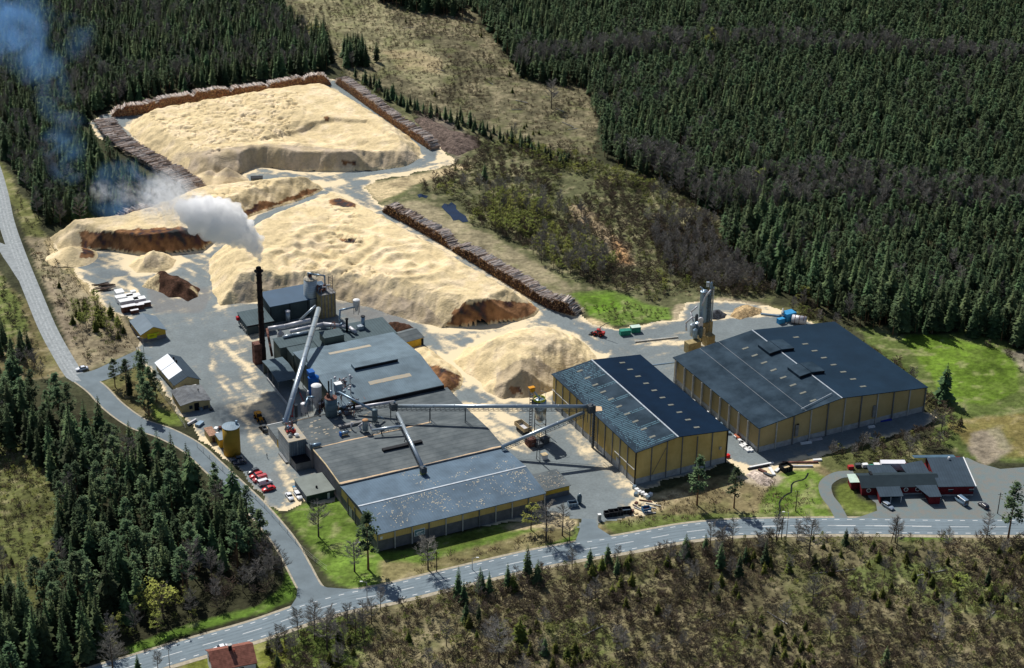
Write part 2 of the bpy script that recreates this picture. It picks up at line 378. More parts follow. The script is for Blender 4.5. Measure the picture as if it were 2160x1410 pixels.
for zi, (poly, c_, rag) in enumerate(ZONES):
    pa = np.array(poly, float); m = (PXX > pa[:, 0].min() - 20) & (PXX < pa[:, 0].max() + 20) & (PYY > pa[:, 1].min() - 20) & (PYY < pa[:, 1].max() + 20)
    if not m.any(): continue
    xs, ys = _x[m], _y[m]
    wx = fbm(xs, ys, 14, zi, 4) * rag * 1.8; wy = fbm(xs, ys, 14, zi + 50, 4) * rag * 1.1
    a_ = 0
    for jx, jy in ((-2, -1), (2, 1), (-1, 2), (1, -2)):
        a_ = a_ + inside(poly, PXX[m] + wx + jx, PYY[m] + wy + jy) * .25
    cc[m] = cc[m] * (1 - a_[:, None]) + np.array(c_) * a_[:, None]
# patchiness of the ground itself: dry grass, moss, soil, stones
n1 = fbm(_x, _y, 16, 101, 5)[:, None]; n2 = fbm(_x, _y, 7, 131, 4)[:, None]; n3 = fbm(_x, _y, 3.2, 161, 3)[:, None]
cc = cc * (1 + .38 * n1 + .42 * n2 + .42 * n3)
scrub = (np.abs(cc[:, 0] - cc[:, 1]) < .09) & (cc[:, 0] > .09)
dry = smooth(.12, .5, n3[:, 0] + .4 * n1[:, 0]) * scrub
cc = cc * (1 - .4 * dry[:, None]) + np.array((.33, .275, .175)) * .42 * dry[:, None]
grn = smooth(.1, .5, n2[:, 0] - .5 * n1[:, 0]) * scrub
cc = cc * (1 - .4 * grn[:, None]) + np.array((.085, .11, .028)) * .4 * grn[:, None]
col[near] = np.clip(cc, .01, .9)
M_ground = mat('ground_cover', (1, 1, 1), .95, .30, .55, col2=(1.25, 1.25, 1.25), attr='zone', bump=.35, bscale=.8, spec=.1, detail=8)
ny, nx = GX.shape; idx = np.arange(ny * nx).reshape(ny, nx)
FQ = np.column_stack([idx[:-1, :-1].ravel(), idx[:-1, 1:].ravel(), idx[1:, 1:].ravel(), idx[1:, :-1].ravel()])
me = np_mesh('ground', np.column_stack([GX.ravel(), GY.ravel(), GZ.ravel()]), FQ, M_ground, {'zone': col.reshape(-1, 3)})
ground = bpy.data.objects.new('ground', me); COL.objects.link(ground); tag(ground, 'clear-felled, scrubby and grassy ground around the sawmill', kind='structure')
ground['category'] = 'ground'

# ------------------------------------------------------------------ yard: asphalt under drifted wood chips
yx = np.arange(-280, 300, .75); yy = np.arange(-140, 330, .75); YX, YY_ = np.meshgrid(yx, yy)
sd_ = line_dist(YX, YY_, YW, True); ins = inside(YW, YX, YY_)
sdn = np.where(ins, sd_, -sd_) + fbm(YX, YY_, 5, 7, 4) * 2.6
ym = sdn > -.2
yxs, yys = YX[ym], YY_[ym]; ppx, ppy = to_px(np.stack([yxs, yys, 0 * yxs], -1))
def zmask(poly, rag=5, seed=0, soft=3):
    wx = fbm(yxs, yys, 9, seed, 4) * rag * 2; wy = fbm(yxs, yys, 9, seed + 50, 4) * rag; a = 0
    for jx, jy in ((-soft, -soft * .5), (soft, soft * .5), (-soft * .5, soft), (soft * .5, -soft)): a = a + inside(poly, ppx + wx + jx, ppy + wy + jy) * .25
    return a
DUST = [  # where chips lie on the asphalt: outline, amount, stroke direction in degrees
    ([(104, 506), (150, 545), (440, 520), (450, 560), (360, 560), (300, 610), (250, 650), (200, 640), (140, 560)], .62, -35),
    ([(230, 620), (300, 640), (345, 700), (320, 740), (270, 660)], .55, -50),
    ([(440, 690), (560, 700), (545, 800), (600, 880), (590, 900), (520, 900), (440, 840)], .60, -62),
    ([(560, 820), (620, 900), (570, 930), (610, 990), (660, 1060), (600, 1078), (560, 960), (520, 900)], .66, -62),
    ([(380, 860), (440, 880), (470, 960), (520, 1010), (500, 990), (428, 930)], .55, -50),
    ([(600, 1070), (660, 1040), (710, 1062), (640, 1070)], .9, 0),
    ([(860, 690), (940, 690), (1140, 680), (1210, 680), (1290, 730), (1280, 780), (1170, 800), (1170, 860), (1060, 880), (1040, 940), (960, 830), (900, 740)], .72, -50),
    ([(940, 850), (1040, 850), (1160, 930), (1120, 960), (1060, 945)], .78, -50),
    ([(1170, 850), (1260, 930), (1345, 1025), (1390, 1060), (1370, 1088), (1310, 1040), (1230, 970), (1190, 930)], .80, -55),
    ([(1060, 1000), (1130, 1010), (1140, 1035), (1110, 1020)], .5, -20),
    ([(690, 168), (780, 205), (930, 300), (960, 345), (880, 350), (895, 320), (800, 235), (720, 185)], .85, -35),
    ([(730, 380), (900, 350), (960, 345), (800, 385)], .95, 10),
    ([(500, 360), (700, 365), (760, 400), (820, 440), (1100, 610), (1225, 668), (1150, 660), (900, 520), (760, 440), (640, 385), (480, 390)], .68, -40),
    ([(800, 440), (960, 530), (1100, 610), (1225, 668), (1180, 665), (1060, 605), (930, 525), (830, 470)], .9, -40),
    ([(180, 250), (240, 240), (300, 330), (420, 395), (330, 370), (230, 290)], .35, -40),
    ([(1290, 690), (1440, 672), (1430, 690), (1300, 712)], .6, 0),
    ([(1370, 700), (1470, 690), (1470, 730), (1360, 730), (1300, 725)], .62, 0),
    ([(1440, 725), (1500, 720), (1530, 740), (1440, 750)], .9, 0),
    ([(1500, 660), (1640, 645), (1690, 668), (1720, 682), (1650, 665), (1500, 678)], .85, 0),
    ([(1530, 960), (1600, 990), (1680, 965), (1730, 960), (1650, 1000), (1580, 1010), (1535, 990)], .82, 0),
    ([(1535, 900), (1560, 930), (1600, 955), (1590, 960), (1540, 930)], .6, -40),
    ([(1340, 1040), (1390, 1060), (1350, 1088), (1270, 1100), (1256, 1118), (1262, 1100), (1330, 1075)], .88, 0),
    ([(760, 830), (1100, 1000), (1200, 1000), (1150, 1010)], .3, -40),
    ([(540, 540), (700, 610), (760, 650), (900, 700), (860, 710), (700, 645), (560, 640)], .35, -20),
    ([(340, 560), (440, 560), (445, 640), (420, 640), (330, 640), (300, 600)], .50, -40),
    ([(580, 885), (600, 960), (660, 1050), (600, 1060), (540, 960), (520, 900)], .45, -62),
]
dust = np.full(len(yxs), .08)
streakc = np.zeros(len(yxs))
for k, (poly, amt, ang) in enumerate(DUST):
    m_ = zmask(poly, 5, 300 + k)
    a_ = R(ang); ca, sa = math.cos(a_), math.sin(a_)
    s_ = fbm((yxs * ca + yys * sa) * .16, -yxs * sa + yys * ca, 2.2, 400 + k, 3) * .6 + fbm((yxs * ca + yys * sa) * .3, -yxs * sa + yys * ca, 6, 500 + k, 3) * .5
    dust = np.maximum(dust, m_ * (amt * .72 + (.95 if amt < .8 else .5) * s_) + (m_ * .25 if amt > .8 else 0))
    
dust = dust + .26 * fbm(yxs, yys, 9, 77, 5) + .22 * fbm(yxs, yys, 2.6, 76, 3) + .30 * fbm(yxs * .55 - yys * .83, (yys * .55 + yxs * .83) * .12, 1.9, 79, 3) + .22 * fbm(yxs * .9 + yys * .45, (yys * .9 - yxs * .45) * .22, 2.4, 78, 3) - .02
TRK = [  # tyre lanes swept clean or chips dragged along: pixel line, half width, change
    ([(500, 645), (600, 655), (720, 640), (800, 660), (860, 690), (915, 735), (960, 800), (985, 835)], 3.0, -.6),
    ([(915, 735), (900, 760), (930, 790)], 2.0, -.4),
    ([(445, 640), (440, 560), (500, 500), (600, 440), (680, 400)], 3.0, -.7),
    ([(240, 250), (260, 290), (330, 345), (400, 385), (500, 382)], 3.2, -.7),
    ([(710, 175), (760, 215), (850, 275), (900, 318), (905, 335), (850, 352), (740, 370)], 2.6, -1.2),
    ([(800, 450), (860, 480), (960, 540), (1060, 600), (1130, 640), (1200, 690), (1270, 740)], 2.2, -.8),
    ([(500, 378), (560, 385), (650, 375), (700, 380)], 2.0, -.5),
    ([(320, 745), (420, 715), (520, 690)], 4.0, -.5),
    ([(340, 760), (440, 860), (520, 970), (580, 1050)], 4.0, -.45),
    ([(1100, 990), (1200, 1010), (1240, 1080), (1240, 1120)], 7.0, -.7),
    ([(1540, 920), (1590, 965)], 3.0, -.5),
    ([(1290, 705), (1370, 705), (1440, 690)], 2.5, -.7),
    ([(1500, 700), (1600, 690)], 6.0, -.8),
    ([(238, 600), (262, 585), (300, 640)], 1.2, .6),
    ([(1105, 590), (1160, 640), (1250, 690)], 1.5, .4),
]
for pts, hw, ch in TRK:
    d_ = line_dist(yxs, yys, spline(W(pts), 4)); dust = dust + ch * (1 - smooth(hw * .6, hw * 1.6, d_ + fbm(yxs, yys, 4, 88, 3) * hw * .5))
dust = dust + .75 * (1 - smooth(0, 3.5, sdn[ym]))
AC = np.array((.175, .205, .215)); CC = np.array((.74, .62, .42)); RD = np.array((.20, .17, .15))
HEAP_SKIRT = []   # outlines of the heaps are appended by the heap list below
# ------------------------------------------------------------------ heaps of wood chips and bark
CHIP = (.71, .57, .335)
HEAPS = [
 dict(name='chip_heap', label='largest flat-topped pale chip heap, ringed by log stacks at the forest edge', H=7.5, res=.6, slope=.72, dug=(11, 14, 1.5), tex=[([(280, 240), (430, 205), (560, 190), (640, 200), (600, 290), (420, 330), (330, 300)], 1.0)], steps=[([(545, 296), (600, 272), (690, 246), (775, 250), (850, 300), (866, 322), (800, 316), (700, 306), (590, 304)], 1.5)], berms=[([(300, 275), (340, 312), (400, 345)], 1.0), ([(400, 318), (560, 304), (690, 306)], .7)],
      out=[(272, 264), (300, 246), (420, 226), (560, 204), (690, 188), (735, 207), (800, 247), (860, 287), (888, 315), (890, 334), (860, 351), (790, 361), (720, 363), (640, 362), (540, 352),
           (500, 372), (455, 384), (410, 378), (350, 345), (300, 308), (274, 280)],
      cones=[((478, 352), 7.5, 8.5), ((440, 360), 5, 8)], grey=[(395, 322), (520, 308), (560, 305), (780, 318), (880, 322), (880, 350), (560, 362), (500, 375), (400, 370)], tall=[(520, 300), (720, 305), (720, 362), (520, 362)],
      dips=[((655, 275), 22, 2.0), ((560, 250), 20, 1.2), ((760, 300), 16, 1.5)], spots=[[(684, 248), (693, 246), (692, 256), (684, 256)], [(720, 340), (745, 335), (748, 346), (726, 350)]]),
 dict(name='chip_heap', label='long pale chip heap with a wide brown dug face, running back to a narrow ridge', H=7.5, res=.55, slope=.75, tex=[([(300, 450), (520, 390), (660, 380), (600, 420), (380, 480)], .8)],
      out=[(104, 502), (135, 482), (250, 470), (330, 443), (400, 414), (430, 408), (540, 394), (640, 386), (670, 388), (682, 399), (660, 414), (600, 433), (530, 457), (500, 480), (470, 500), (437, 520),
           (432, 528), (370, 536), (290, 538), (230, 530), (172, 528), (150, 545), (120, 525)],
      cliff=(14, 19), cones=[((150, 520), 5, 9)], spots=[[(168, 490), (430, 478), (450, 505), (434, 545), (170, 545)], [(203, 489), (235, 490), (240, 499), (205, 500)],
             [(500, 455), (545, 425), (585, 427), (660, 396), (684, 398), (660, 414), (590, 436), (525, 462)]]),
 dict(name='chip_heap', label='broad pale chip heap behind the mill with a brown quarried corner', H=8.8, res=.55, slope=.78,
      out=[(440, 562), (448, 535), (500, 502), (560, 470), (640, 437), (700, 414), (740, 428), (850, 484), (1000, 570), (1110, 632), (1138, 652), (1125, 668), (1090, 680), (1020, 686), (945, 692),
           (935, 694), (830, 666), (740, 640), (690, 629), (560, 634), (520, 642), (465, 645), (447, 615)],
      cliff=(12, 14), spots=[[(938, 690), (955, 660), (980, 640), (1045, 633), (1120, 640), (1142, 655), (1120, 675), (1050, 690)], [(697, 424), (716, 418), (752, 432), (752, 440), (700, 434)], [(715, 505), (752, 502), (750, 512), (722, 510)]],
      berms=[([(485, 600), (560, 583), (640, 574), (720, 582), (800, 612), (880, 642), (935, 668)], 1.6)], tex=[([(600, 560), (760, 560), (940, 640), (900, 660), (720, 620)], .8), ([(690, 440), (760, 460), (760, 520), (690, 520)], .7)],
      swirls=[(700, 510), (640, 545), (860, 555)], grey=[(490, 600), (560, 590), (700, 585), (900, 640), (940, 690), (700, 640), (560, 640), (500, 640)]),
 dict(name='chip_heap', label='rounded pale chip heap between the yellow storage hall and the mill', H=9.5, res=.5, slope=.66, dug=(9, 11, 1.15),
      out=[(958, 762), (985, 737), (1050, 710), (1130, 700), (1200, 706), (1240, 730), (1258, 756), (1255, 780), (1190, 800), (1172, 822), (1112, 840), (1060, 842), (1028, 826), (1000, 798), (972, 778)],
      grey=[(1050, 790), (1080, 765), (1130, 755), (1180, 790), (1170, 835), (1060, 842), (1040, 825)], dips=[((1110, 800), 13, 3.0), ((1110, 735), 14, 1.0)], spots=[[(1075, 818), (1098, 816), (1100, 830), (1080, 832)]]),
 dict(name='chip_cone', label='small pale chip cone standing alone on the asphalt behind the dark bark mound', H=6, res=.5, slope=.62,
      out=[(270, 562), (285, 545), (318, 534), (352, 536), (378, 548), (366, 566), (330, 576), (290, 575)], grey=[(304, 540), (330, 540), (340, 565), (305, 568)]),
 dict(name='bark_mound', label='dark brown bark mound with a pale chip end', H=4.2, res=.5, slope=.8, bark=True,
      out=[(300, 604), (318, 586), (345, 578), (392, 592), (420, 610), (418, 626), (396, 636), (376, 628), (358, 628), (332, 615)]),
 dict(name='chip_heap', label='pale chip heap tight against the right side of the mill roof, dark dug end', H=5.5, res=.6, slope=.7,
      out=[(862, 742), (885, 737), (905, 738), (945, 765), (972, 785), (980, 800), (972, 822), (950, 834), (920, 835), (880, 790)], spots=[[(900, 770), (925, 772), (975, 795), (975, 815), (945, 840), (905, 830)]]),
 dict(name='bark_mound', label='small brown bark mound behind the little yellow shed', H=2.6, res=.45, slope=.8, bark=True,
      out=[(815, 690), (822, 680), (840, 683), (866, 690), (872, 700), (845, 708), (825, 702)]),
 dict(name='rubble_heap', label='dark grey rubble heap behind the steel silo tower', H=3.6, res=.5, slope=.75, rubble=(.055, .06, .07),
      out=[(1488, 672), (1500, 658), (1515, 655), (1535, 664), (1530, 672), (1505, 675)]),
 dict(name='rubble_heap', label='low sandy brown root heap beside the blue machine', H=2.4, res=.5, slope=.5, rubble=(.42, .30, .16),
      out=[(1538, 668), (1550, 652), (1575, 645), (1610, 652), (1612, 662), (1580, 668), (1560, 674)]),
 dict(name='brush_heap', label='wide purplish brown brushwood heap beyond the right-hand log stack', H=2.2, res=.6, slope=.4, rubble=(.12, .09, .075),
      out=[(872, 250), (905, 250), (950, 275), (1005, 290), (1010, 308), (965, 330), (935, 318), (905, 290)]),
 dict(name='rubble_heap', label='pinkish stone heap at the end of the lane between the yellow halls', H=1.6, res=.45, slope=.4, rubble=(.46, .38, .32),
      out=[(1572, 1002), (1592, 990), (1612, 1000), (1632, 1015), (1622, 1026), (1595, 1022)]),
]
M_chip = mat('wood_chips', (1, 1, 1), .95, .14, .7, col2=(1.1, 1.1, 1.1), attr='tone', bump=.26, bscale=1.3, spec=.05, detail=10)
M_bark = mat('bark', (1, 1, 1), .95, .45, 1.3, col2=(1.4, 1.4, 1.4), attr='tone', bump=.4, bscale=2.5, spec=.1, detail=9)
def make_heap(k, h):
    Wd = W(h['out']); a = np.array(Wd); res = h['res']
    xs = np.arange(a[:, 0].min() - 9, a[:, 0].max() + 9, res); ys = np.arange(a[:, 1].min() - 9, a[:, 1].max() + 9, res)
    X, Y = np.meshgrid(xs, ys); n = len(Wd); ins_ = inside(Wd, X, Y)
    d = np.full(X.shape, 1e9); dr = d.copy(); lo, hi = h.get('cliff', (-1, -2)); cut = np.zeros(X.shape)
    wob = fbm(X, Y, 9, 31 + k, 4) * 2.2 + (.5 - cells(X, Y, 6.5, 61 + k)[0]) * 2.4
    for i in range(n):
        s = seg_dist(X, Y, Wd[i], Wd[(i + 1) % n]); sg = np.where(ins_, s, -s)
        steep = lo <= i <= hi
        hh = (sg + (wob * .55 if not steep else 1.6 * fbm(X, Y, 14, 33 + k, 3) - .3)) * (1.9 if steep else (h['dug'][2] if 'dug' in h and h['dug'][0] <= i <= h['dug'][1] else h['slope'])) - (0 if not steep else .0)
        if steep: cut = np.maximum(cut, 1 - smooth(3.0, 6.0, s))
        d = np.minimum(d, np.where(ins_, hh, -.6 + 0 * hh)); dr = np.minimum(dr, s)
    # outside: let the skirt fade into the ground
    sg = np.where(ins_, dr, -dr)
    d = np.where(ins_, d, (sg + wob * .5) * h['slope'] - .05)
    rel = smooth(3, 10, dr) * ins_
    top = h['H'] * (1 + .05 * fbm(X, Y, 40, 5 + k, 2))
    lumps = cells(X, Y, 6.0, 3 + k)[0]; l2 = cells(X, Y, 11, 13 + k)[0]; ridg = 1 - np.abs(fbm(X * .55 + Y * .25, Y - X * .2, 8, 21 + k, 4)) * 2
    if h.get('bark') or 'rubble' in h: top = h['H'] * (.75 + .5 * fbm(X, Y, 6, 9 + k, 4) + .15 * vnoise(X, Y, 1.6, k))
    else: top = top + (.55 - lumps) * .28 * rel + (.5 - l2) * .26 * rel + (ridg - .5) * .42 * rel - .45 * smooth(.06, .0, np.abs(fbm(X * .8 + Y * .3, (Y - X * .4) * .5, 26, 47 + k, 2))) * rel + 1.5 * fbm(X, Y, 30, 7 + k, 3) + .5 * fbm(X + Y * .5, (Y - X * .5) * .3, 3.0, 17 + k, 3) * rel * smooth(-.2, .3, fbm(X, Y, 18, 27 + k, 2))
    for (cx, cy) in h.get('swirls', []):
        c = P(cx, cy, h['H']); r = np.hypot(X - c[0], Y - c[1]); top = top + .55 * np.sin(r * .85 + fbm(X, Y, 12, 3) * 4) * (1 - smooth(14, 26, r)) - 1.0 * (1 - smooth(4, 18, r))
    tw = np.zeros(X.shape) + .08
    for pw_, wt in h.get('tex', []):
        wp_ = W([(a_, b_ + 30) for a_, b_ in pw_]); tw = np.maximum(tw, wt * (inside(wp_, X + 5 * fbm(X, Y, 9, 3), Y + 5 * fbm(X, Y, 9, 4))))
    if h['name'].startswith('chip_heap'):
        crs = np.minimum(np.abs(fbm(X, Y, 7.5, 111 + k, 3)), np.abs(fbm(X + 40, Y, 5.0, 112 + k, 3)) * 1.3)
        top = top - 1.0 * tw * smooth(.10, .0, crs) * rel + tw * 1.1 * np.maximum(0, .42 - cells(X, Y, 4.2, 113 + k)[0]) * rel
    for poly_, dz_ in h.get('steps', []):
        wp_ = [tuple(P(a_, b_, h['H'])[:2]) for a_, b_ in poly_]; sdp = line_dist(X, Y, wp_, True) * np.where(inside(wp_, X, Y), 1, -1) + 1.6 * fbm(X, Y, 8, 115 + k, 3)
        top = top - dz_ * smooth(-.8, 1.6, sdp)
    for ln_, hb_ in h.get('berms', []):
        wl_ = [tuple(P(a_, b_, h['H'])[:2]) for a_, b_ in ln_]; top = top + hb_ * (1 - smooth(.5, 4.5, line_dist(X, Y, wl_))) * (.4 + 1.2 * np.clip(.75 - cells(X, Y, 6.5, 116 + k)[0], 0, 1))
    for (cxy, rad, dep) in h.get('dips', []):
        c = P(*cxy, h['H']); r = np.hypot((X - c[0]), (Y - c[1]) * 1.5); top = top - dep * (1 - smooth(rad * .3, rad, r + 3 * fbm(X, Y, 8, 41)))
    kk = .35
    Z = -kk * np.log(np.exp(-np.clip(d, -6, 40) / kk) + np.exp(-np.clip(top, -6, 40) / kk)) if not lo >= 0 else np.minimum(d, top)
    for (cxy, ch, cr) in h.get('cones', []):
        c = P(*cxy, ch); Z = np.maximum(Z, ch - np.hypot(X - c[0], Y - c[1]) * ch / cr / 1.15 + .3 * fbm(X, Y, 4, 43))
    Z = Z + (.17 * fbm(X, Y, 2.4, 71 + k, 3) + .35 * np.minimum(0, .1 - np.abs(fbm(X, Y, 5.5, 75 + k, 4))) * rel) * ins_
    # gullies down the slopes
    face = smooth(.3, 1.5, d) * (1 - smooth(h['H'] - 1.5, h['H'], d))
    Z = Z + face * (1 - .85 * np.clip(cut, 0, 1)) * (.6 * fbm(X * 1.6, Y * .35, 2.6, 91 + k, 2) + .3 * fbm(X, Y, 3.0, 92 + k, 2))
    mask = Z > -.35
    F_ = grid_faces(mask); Xm, Ym, Zm = X[mask], Y[mask], Z[mask]
    px_, py_ = to_px(np.stack([Xm, Ym, Zm], -1))
    base = np.array(CHIP); f1 = fbm(Xm, Ym, 22, 55 + k, 4)[:, None]; f2 = fbm(Xm, Ym, 5, 65 + k, 4)[:, None]
    tone = base * (1 + .10 * f1 + .16 * f2) + np.array((.03, .03, .06)) * smooth(-.2, .5, f2)
    if h.get('grey'):
        g_ = inside(h['grey'], px_ + 8 * f2[:, 0], py_ + 4 * f1[:, 0])[:, None]
        str_ = (.5 + .5 * fbm(Xm + Ym * .2, Ym * .12, 2.4, 5, 3))[:, None]
        tone = tone * (1 - .22 * g_) - g_ * np.array((.13, .10, .03)) * str_
        tone = np.clip(tone, .1, 1) + g_ * np.array((.0, .0, .01))
    for sp in h.get('spots', []):
        n_ = fbm(Xm + Zm, Ym, 3.5, 45, 4)[:, None]; s_ = (inside(sp, px_ + 7 * n_[:, 0], py_ + 5 * n_[:, 0]) & (Zm > .7))[:, None]
        br = np.array((.41, .215, .105)) * (.72 + .7 * n_ + .06 * Zm[:, None] * -1 + .35 * fbm(Xm, Ym, 1.5, 46, 2)[:, None])
        tone = tone * (1 - s_) + np.clip(br, .045, .6) * s_
    if h.get('bark'):
        bb = np.array((.075, .038, .024)) * (1 + .8 * f2 + .5 * fbm(Xm, Ym, 1.2, 3, 3)[:, None])
        pale = (smooth(.0, .3, f1 + f2 + np.where(px_ < 335, .25, -.6)[:, None])) * (k == 5)
        tone = bb * (1 - pale) + base * .8 * pale
    if 'rubble' in h:
        r1 = vnoise(Xm, Ym, .9, 8)[:, None]; r2 = fbm(Xm, Ym, 3, 18, 3)[:, None]
        tone = np.array(h['rubble']) * (.55 + 1.0 * r1 + .5 * r2)
    cx, cy = Xm.mean(), Ym.mean()
    me = np_mesh(h['name'], np.column_stack([Xm - cx, Ym - cy, Zm]), F_, M_bark if (h.get('bark') or 'rubble' in h) else M_chip, {'tone': np.clip(tone, .01, .95)})
    o = bpy.data.objects.new(h['name'], me); o.location = (cx, cy, 0); COL.objects.link(o)
    cat = {'chip_heap': 'wood chip heap', 'chip_cone': 'wood chip heap', 'bark_mound': 'bark heap', 'rubble_heap': 'rubble heap', 'brush_heap': 'brushwood heap'}[h['name']]
    tag(o, h['label'], cat)
    return Wd
for k, h in enumerate(HEAPS):
    Wd = make_heap(k, h)
    if 'rubble' in h: continue
    near_ = line_dist(yxs, yys, Wd, True); wide = 5 if not h.get('bark') else 2.5
    dust = dust + (.85 if not h.get('bark') else .1) * (1 - smooth(.5, wide, near_ + 2.5 * fbm(yxs, yys, 6, 99, 3)))

# ------------------------------------------------------------------ the yard itself
redd = zmask([(300, 590), (450, 610), (430, 660), (330, 660)], 6, 900) * .8 + zmask([(700, 630), (830, 660), (880, 690), (790, 700), (720, 660)], 6, 901) * .8 + zmask([(560, 1000), (600, 985), (620, 1010), (580, 1020)], 4, 902) * .4
patch = fbm(yxs, yys, 30, 611, 4)[:, None]
acol = AC * (1 + .16 * patch + .14 * fbm(yxs, yys, 3, 613, 3)[:, None]); acol = acol * (1 - .5 * redd[:, None]) + RD * .5 * redd[:, None]
M_yard = mat('yard_surface', (1, 1, 1), .93, .12, 1.1, col2=(1.08, 1.08, 1.08), attr='tone', bump=.05, spec=.15)
n_, l_ = M_yard.node_tree.nodes, M_yard.node_tree.links
bs = n_['Principled BSDF']; src = bs.inputs['Base Color'].links[0].from_socket
at = n_.new('ShaderNodeAttribute'); at.attribute_name = 'dust'
nz = n_.new('ShaderNodeTexNoise'); nz.inputs['Scale'].default_value = .75; nz.inputs['Detail'].default_value = 9; nz.inputs['Roughness'].default_value = .68
tc = n_.new('ShaderNodeTexCoord'); l_.new(tc.outputs['Object'], nz.inputs['Vector'])
ad = n_.new('ShaderNodeMath'); ad.operation = 'ADD'; l_.new(at.outputs['Fac'], ad.inputs[0]); l_.new(nz.outputs['Fac'], ad.inputs[1])
mr = n_.new('ShaderNodeMapRange'); mr.interpolation_type = 'SMOOTHSTEP'; mr.inputs[1].default_value = .62; mr.inputs[2].default_value = 1.42
l_.new(ad.outputs[0], mr.inputs[0])
mx = n_.new('ShaderNodeMix'); mx.data_type = 'RGBA'; l_.new(mr.outputs[0], mx.inputs[0]); l_.new(src, mx.inputs[6])
n2_ = n_.new('ShaderNodeValToRGB'); n2_.color_ramp.elements[0].color = (.40, .345, .25, 1); n2_.color_ramp.elements[1].color = (.72, .60, .40, 1)
n2_.color_ramp.elements[0].position = .25; n2_.color_ramp.elements[1].position = .95; l_.new(mr.outputs[0], n2_.inputs['Fac']); l_.new(n2_.outputs[0], mx.inputs[7]); l_.new(mx.outputs[2], bs.inputs['Base Color'])
Fy = grid_faces(ym)
me = np_mesh('yard', np.column_stack([yxs, yys, np.full(len(yxs), .03)]), Fy, M_yard, {'tone': np.clip(acol, .02, .9), 'dust': dust})
yard = bpy.data.objects.new('yard', me); COL.objects.link(yard); tag(yard, 'grey asphalt yard dusted with pale wood chips', 'yard', kind='structure')

# ------------------------------------------------------------------ roads
M_road = mat('road_asphalt', (.175, .220, .250), .9, .10, .12, bump=.03, spec=.15)
M_side = mat('side_asphalt', (.150, .188, .212), .9, .12, .15, bump=.03, spec=.15)
M_gravel = mat('gravel_road', (.27, .295, .305), .95, .16, .5, bump=.08, spec=.1)
M_cafe = mat('gravel_yard', (.27, .27, .25), .95, .30, .35, col2=(.15, .195, .205), bump=.06, spec=.1)
M_shoulder = mat('road_shoulder', (.38, .34, .26), .95, .2, .8, bump=.1, spec=.1)
M_paint = mat('road_paint', (.62, .64, .64), .7, .12, 3)
M_wear = mat('worn_asphalt', (.158, .20, .228), .9, .12, .3)
def ribbon(name, ln, w, z, m, label, off=0.0, kind='structure'):
    n = len(ln); t = np.gradient(ln, axis=0); t /= np.linalg.norm(t, axis=1)[:, None]; nn = np.column_stack([-t[:, 1], t[:, 0]])
    A = ln + nn * (off + w); B = ln + nn * (off - w); zz = np.full((n, 1), z)
    V = np.vstack([np.hstack([A, zz]), np.hstack([B, zz])]); F_ = np.array([(i, n + i, n + i + 1, i + 1) for i in range(n - 1)])
    me = np_mesh(name, V, F_, m); o = bpy.data.objects.new(name, me); COL.objects.link(o)
    return tag(o, label, None, kind=kind)
ribbon('road_verge', MR, 5.9, .045, M_shoulder, 'pale gravel verge along the main road', off=-.3)
ribbon('main_road', MR, 4.6, .075, M_road, 'two-lane asphalt main road along the front of the mill')
ribbon('side_verge', SR, 3.9, .04, M_shoulder, 'gravel verge of the side road')
ribbon('side_road', SR, 3.3, .065, M_side, 'asphalt side road past the car park')
ribbon('gate_road', TR, 4.6, .07, M_side, 'asphalt entrance road into the yard')
ribbon('gravel_road', GR, 3.3, .055, M_gravel, 'pale gravel road along the forest')
M_rut = mat('gravel_rut', (.31, .335, .345), .95, .22, .9)
for off_ in (-1.5, -.15, 1.3): ribbon('wheel_track', GR, .34, .066, M_rut, 'paler wheel track worn along the gravel road', off=off_)
for off_ in (-2.2, -.9, .9, 2.2): ribbon('wheel_track', MR, .30, .083, M_wear, 'faint darker wheel track along the main road', off=off_)
ribbon('gravel_spur', SP, 2.4, .05, M_gravel, 'short gravel turning lane')
ribbon('drive', DR, 2.1, .062, M_cafe, 'narrow gravel drive bending to the red building')
def sheet(name, pts, z, m, label):
    w_ = W(pts); mb = MB(); mb.quad(*[(a, b, z) for a, b in w_]); o = mb.build(name, m); return tag(o, label, None, kind='structure')
sheet('gravel_yard', [(1786, 1099), (1822, 1088), (1850, 1078), (1848, 1062), (1832, 1050), (1826, 1030), (1850, 1000), (1900, 990), (2040, 966), (2066, 978), (2110, 990), (2160, 986), (2260, 990), (2300, 1100)], .052, M_cafe, 'gravel parking yard round the red building')
sheet('junction', [(655, 1205), (668, 1232), (690, 1240), (730, 1243), (790, 1243), (740, 1275), (640, 1298), (590, 1305), (612, 1282), (625, 1262), (628, 1240), (620, 1205)], .072, M_side, 'asphalt mouth of the side road')
sheet('mill_entrance', [(1228, 1094), (1255, 1096), (1262, 1114), (1290, 1132), (1320, 1133), (1260, 1160), (1180, 1163), (1214, 1142), (1222, 1120)], .07, M_side, 'asphalt mouth of the mill entrance')
def dashes(ln, off, length, gap, w, z=.095, i0=0.0, i1=1.0):
    seg = np.linalg.norm(np.diff(ln, axis=0), axis=1); cum = np.concatenate([[0], np.cumsum(seg)]); L = cum[-1]
    t = np.gradient(ln, axis=0); t /= np.linalg.norm(t, axis=1)[:, None]; nn = np.column_stack([-t[:, 1], t[:, 0]]); pos = ln + nn * off
    def at_(s): return np.array([np.interp(s, cum, pos[:, 0]), np.interp(s, cum, pos[:, 1])])
    mb = MB(); s = L * i0
    while s < L * i1 - length:
        a, b = at_(s), at_(s + length); d = (b - a) / np.linalg.norm(b - a); n = np.array([-d[1], d[0]]) * w / 2
        mb.quad((*(a - n), z), (*(b - n), z), (*(b + n), z), (*(a + n), z)); s += length + gap
    return mb
mk = MB()
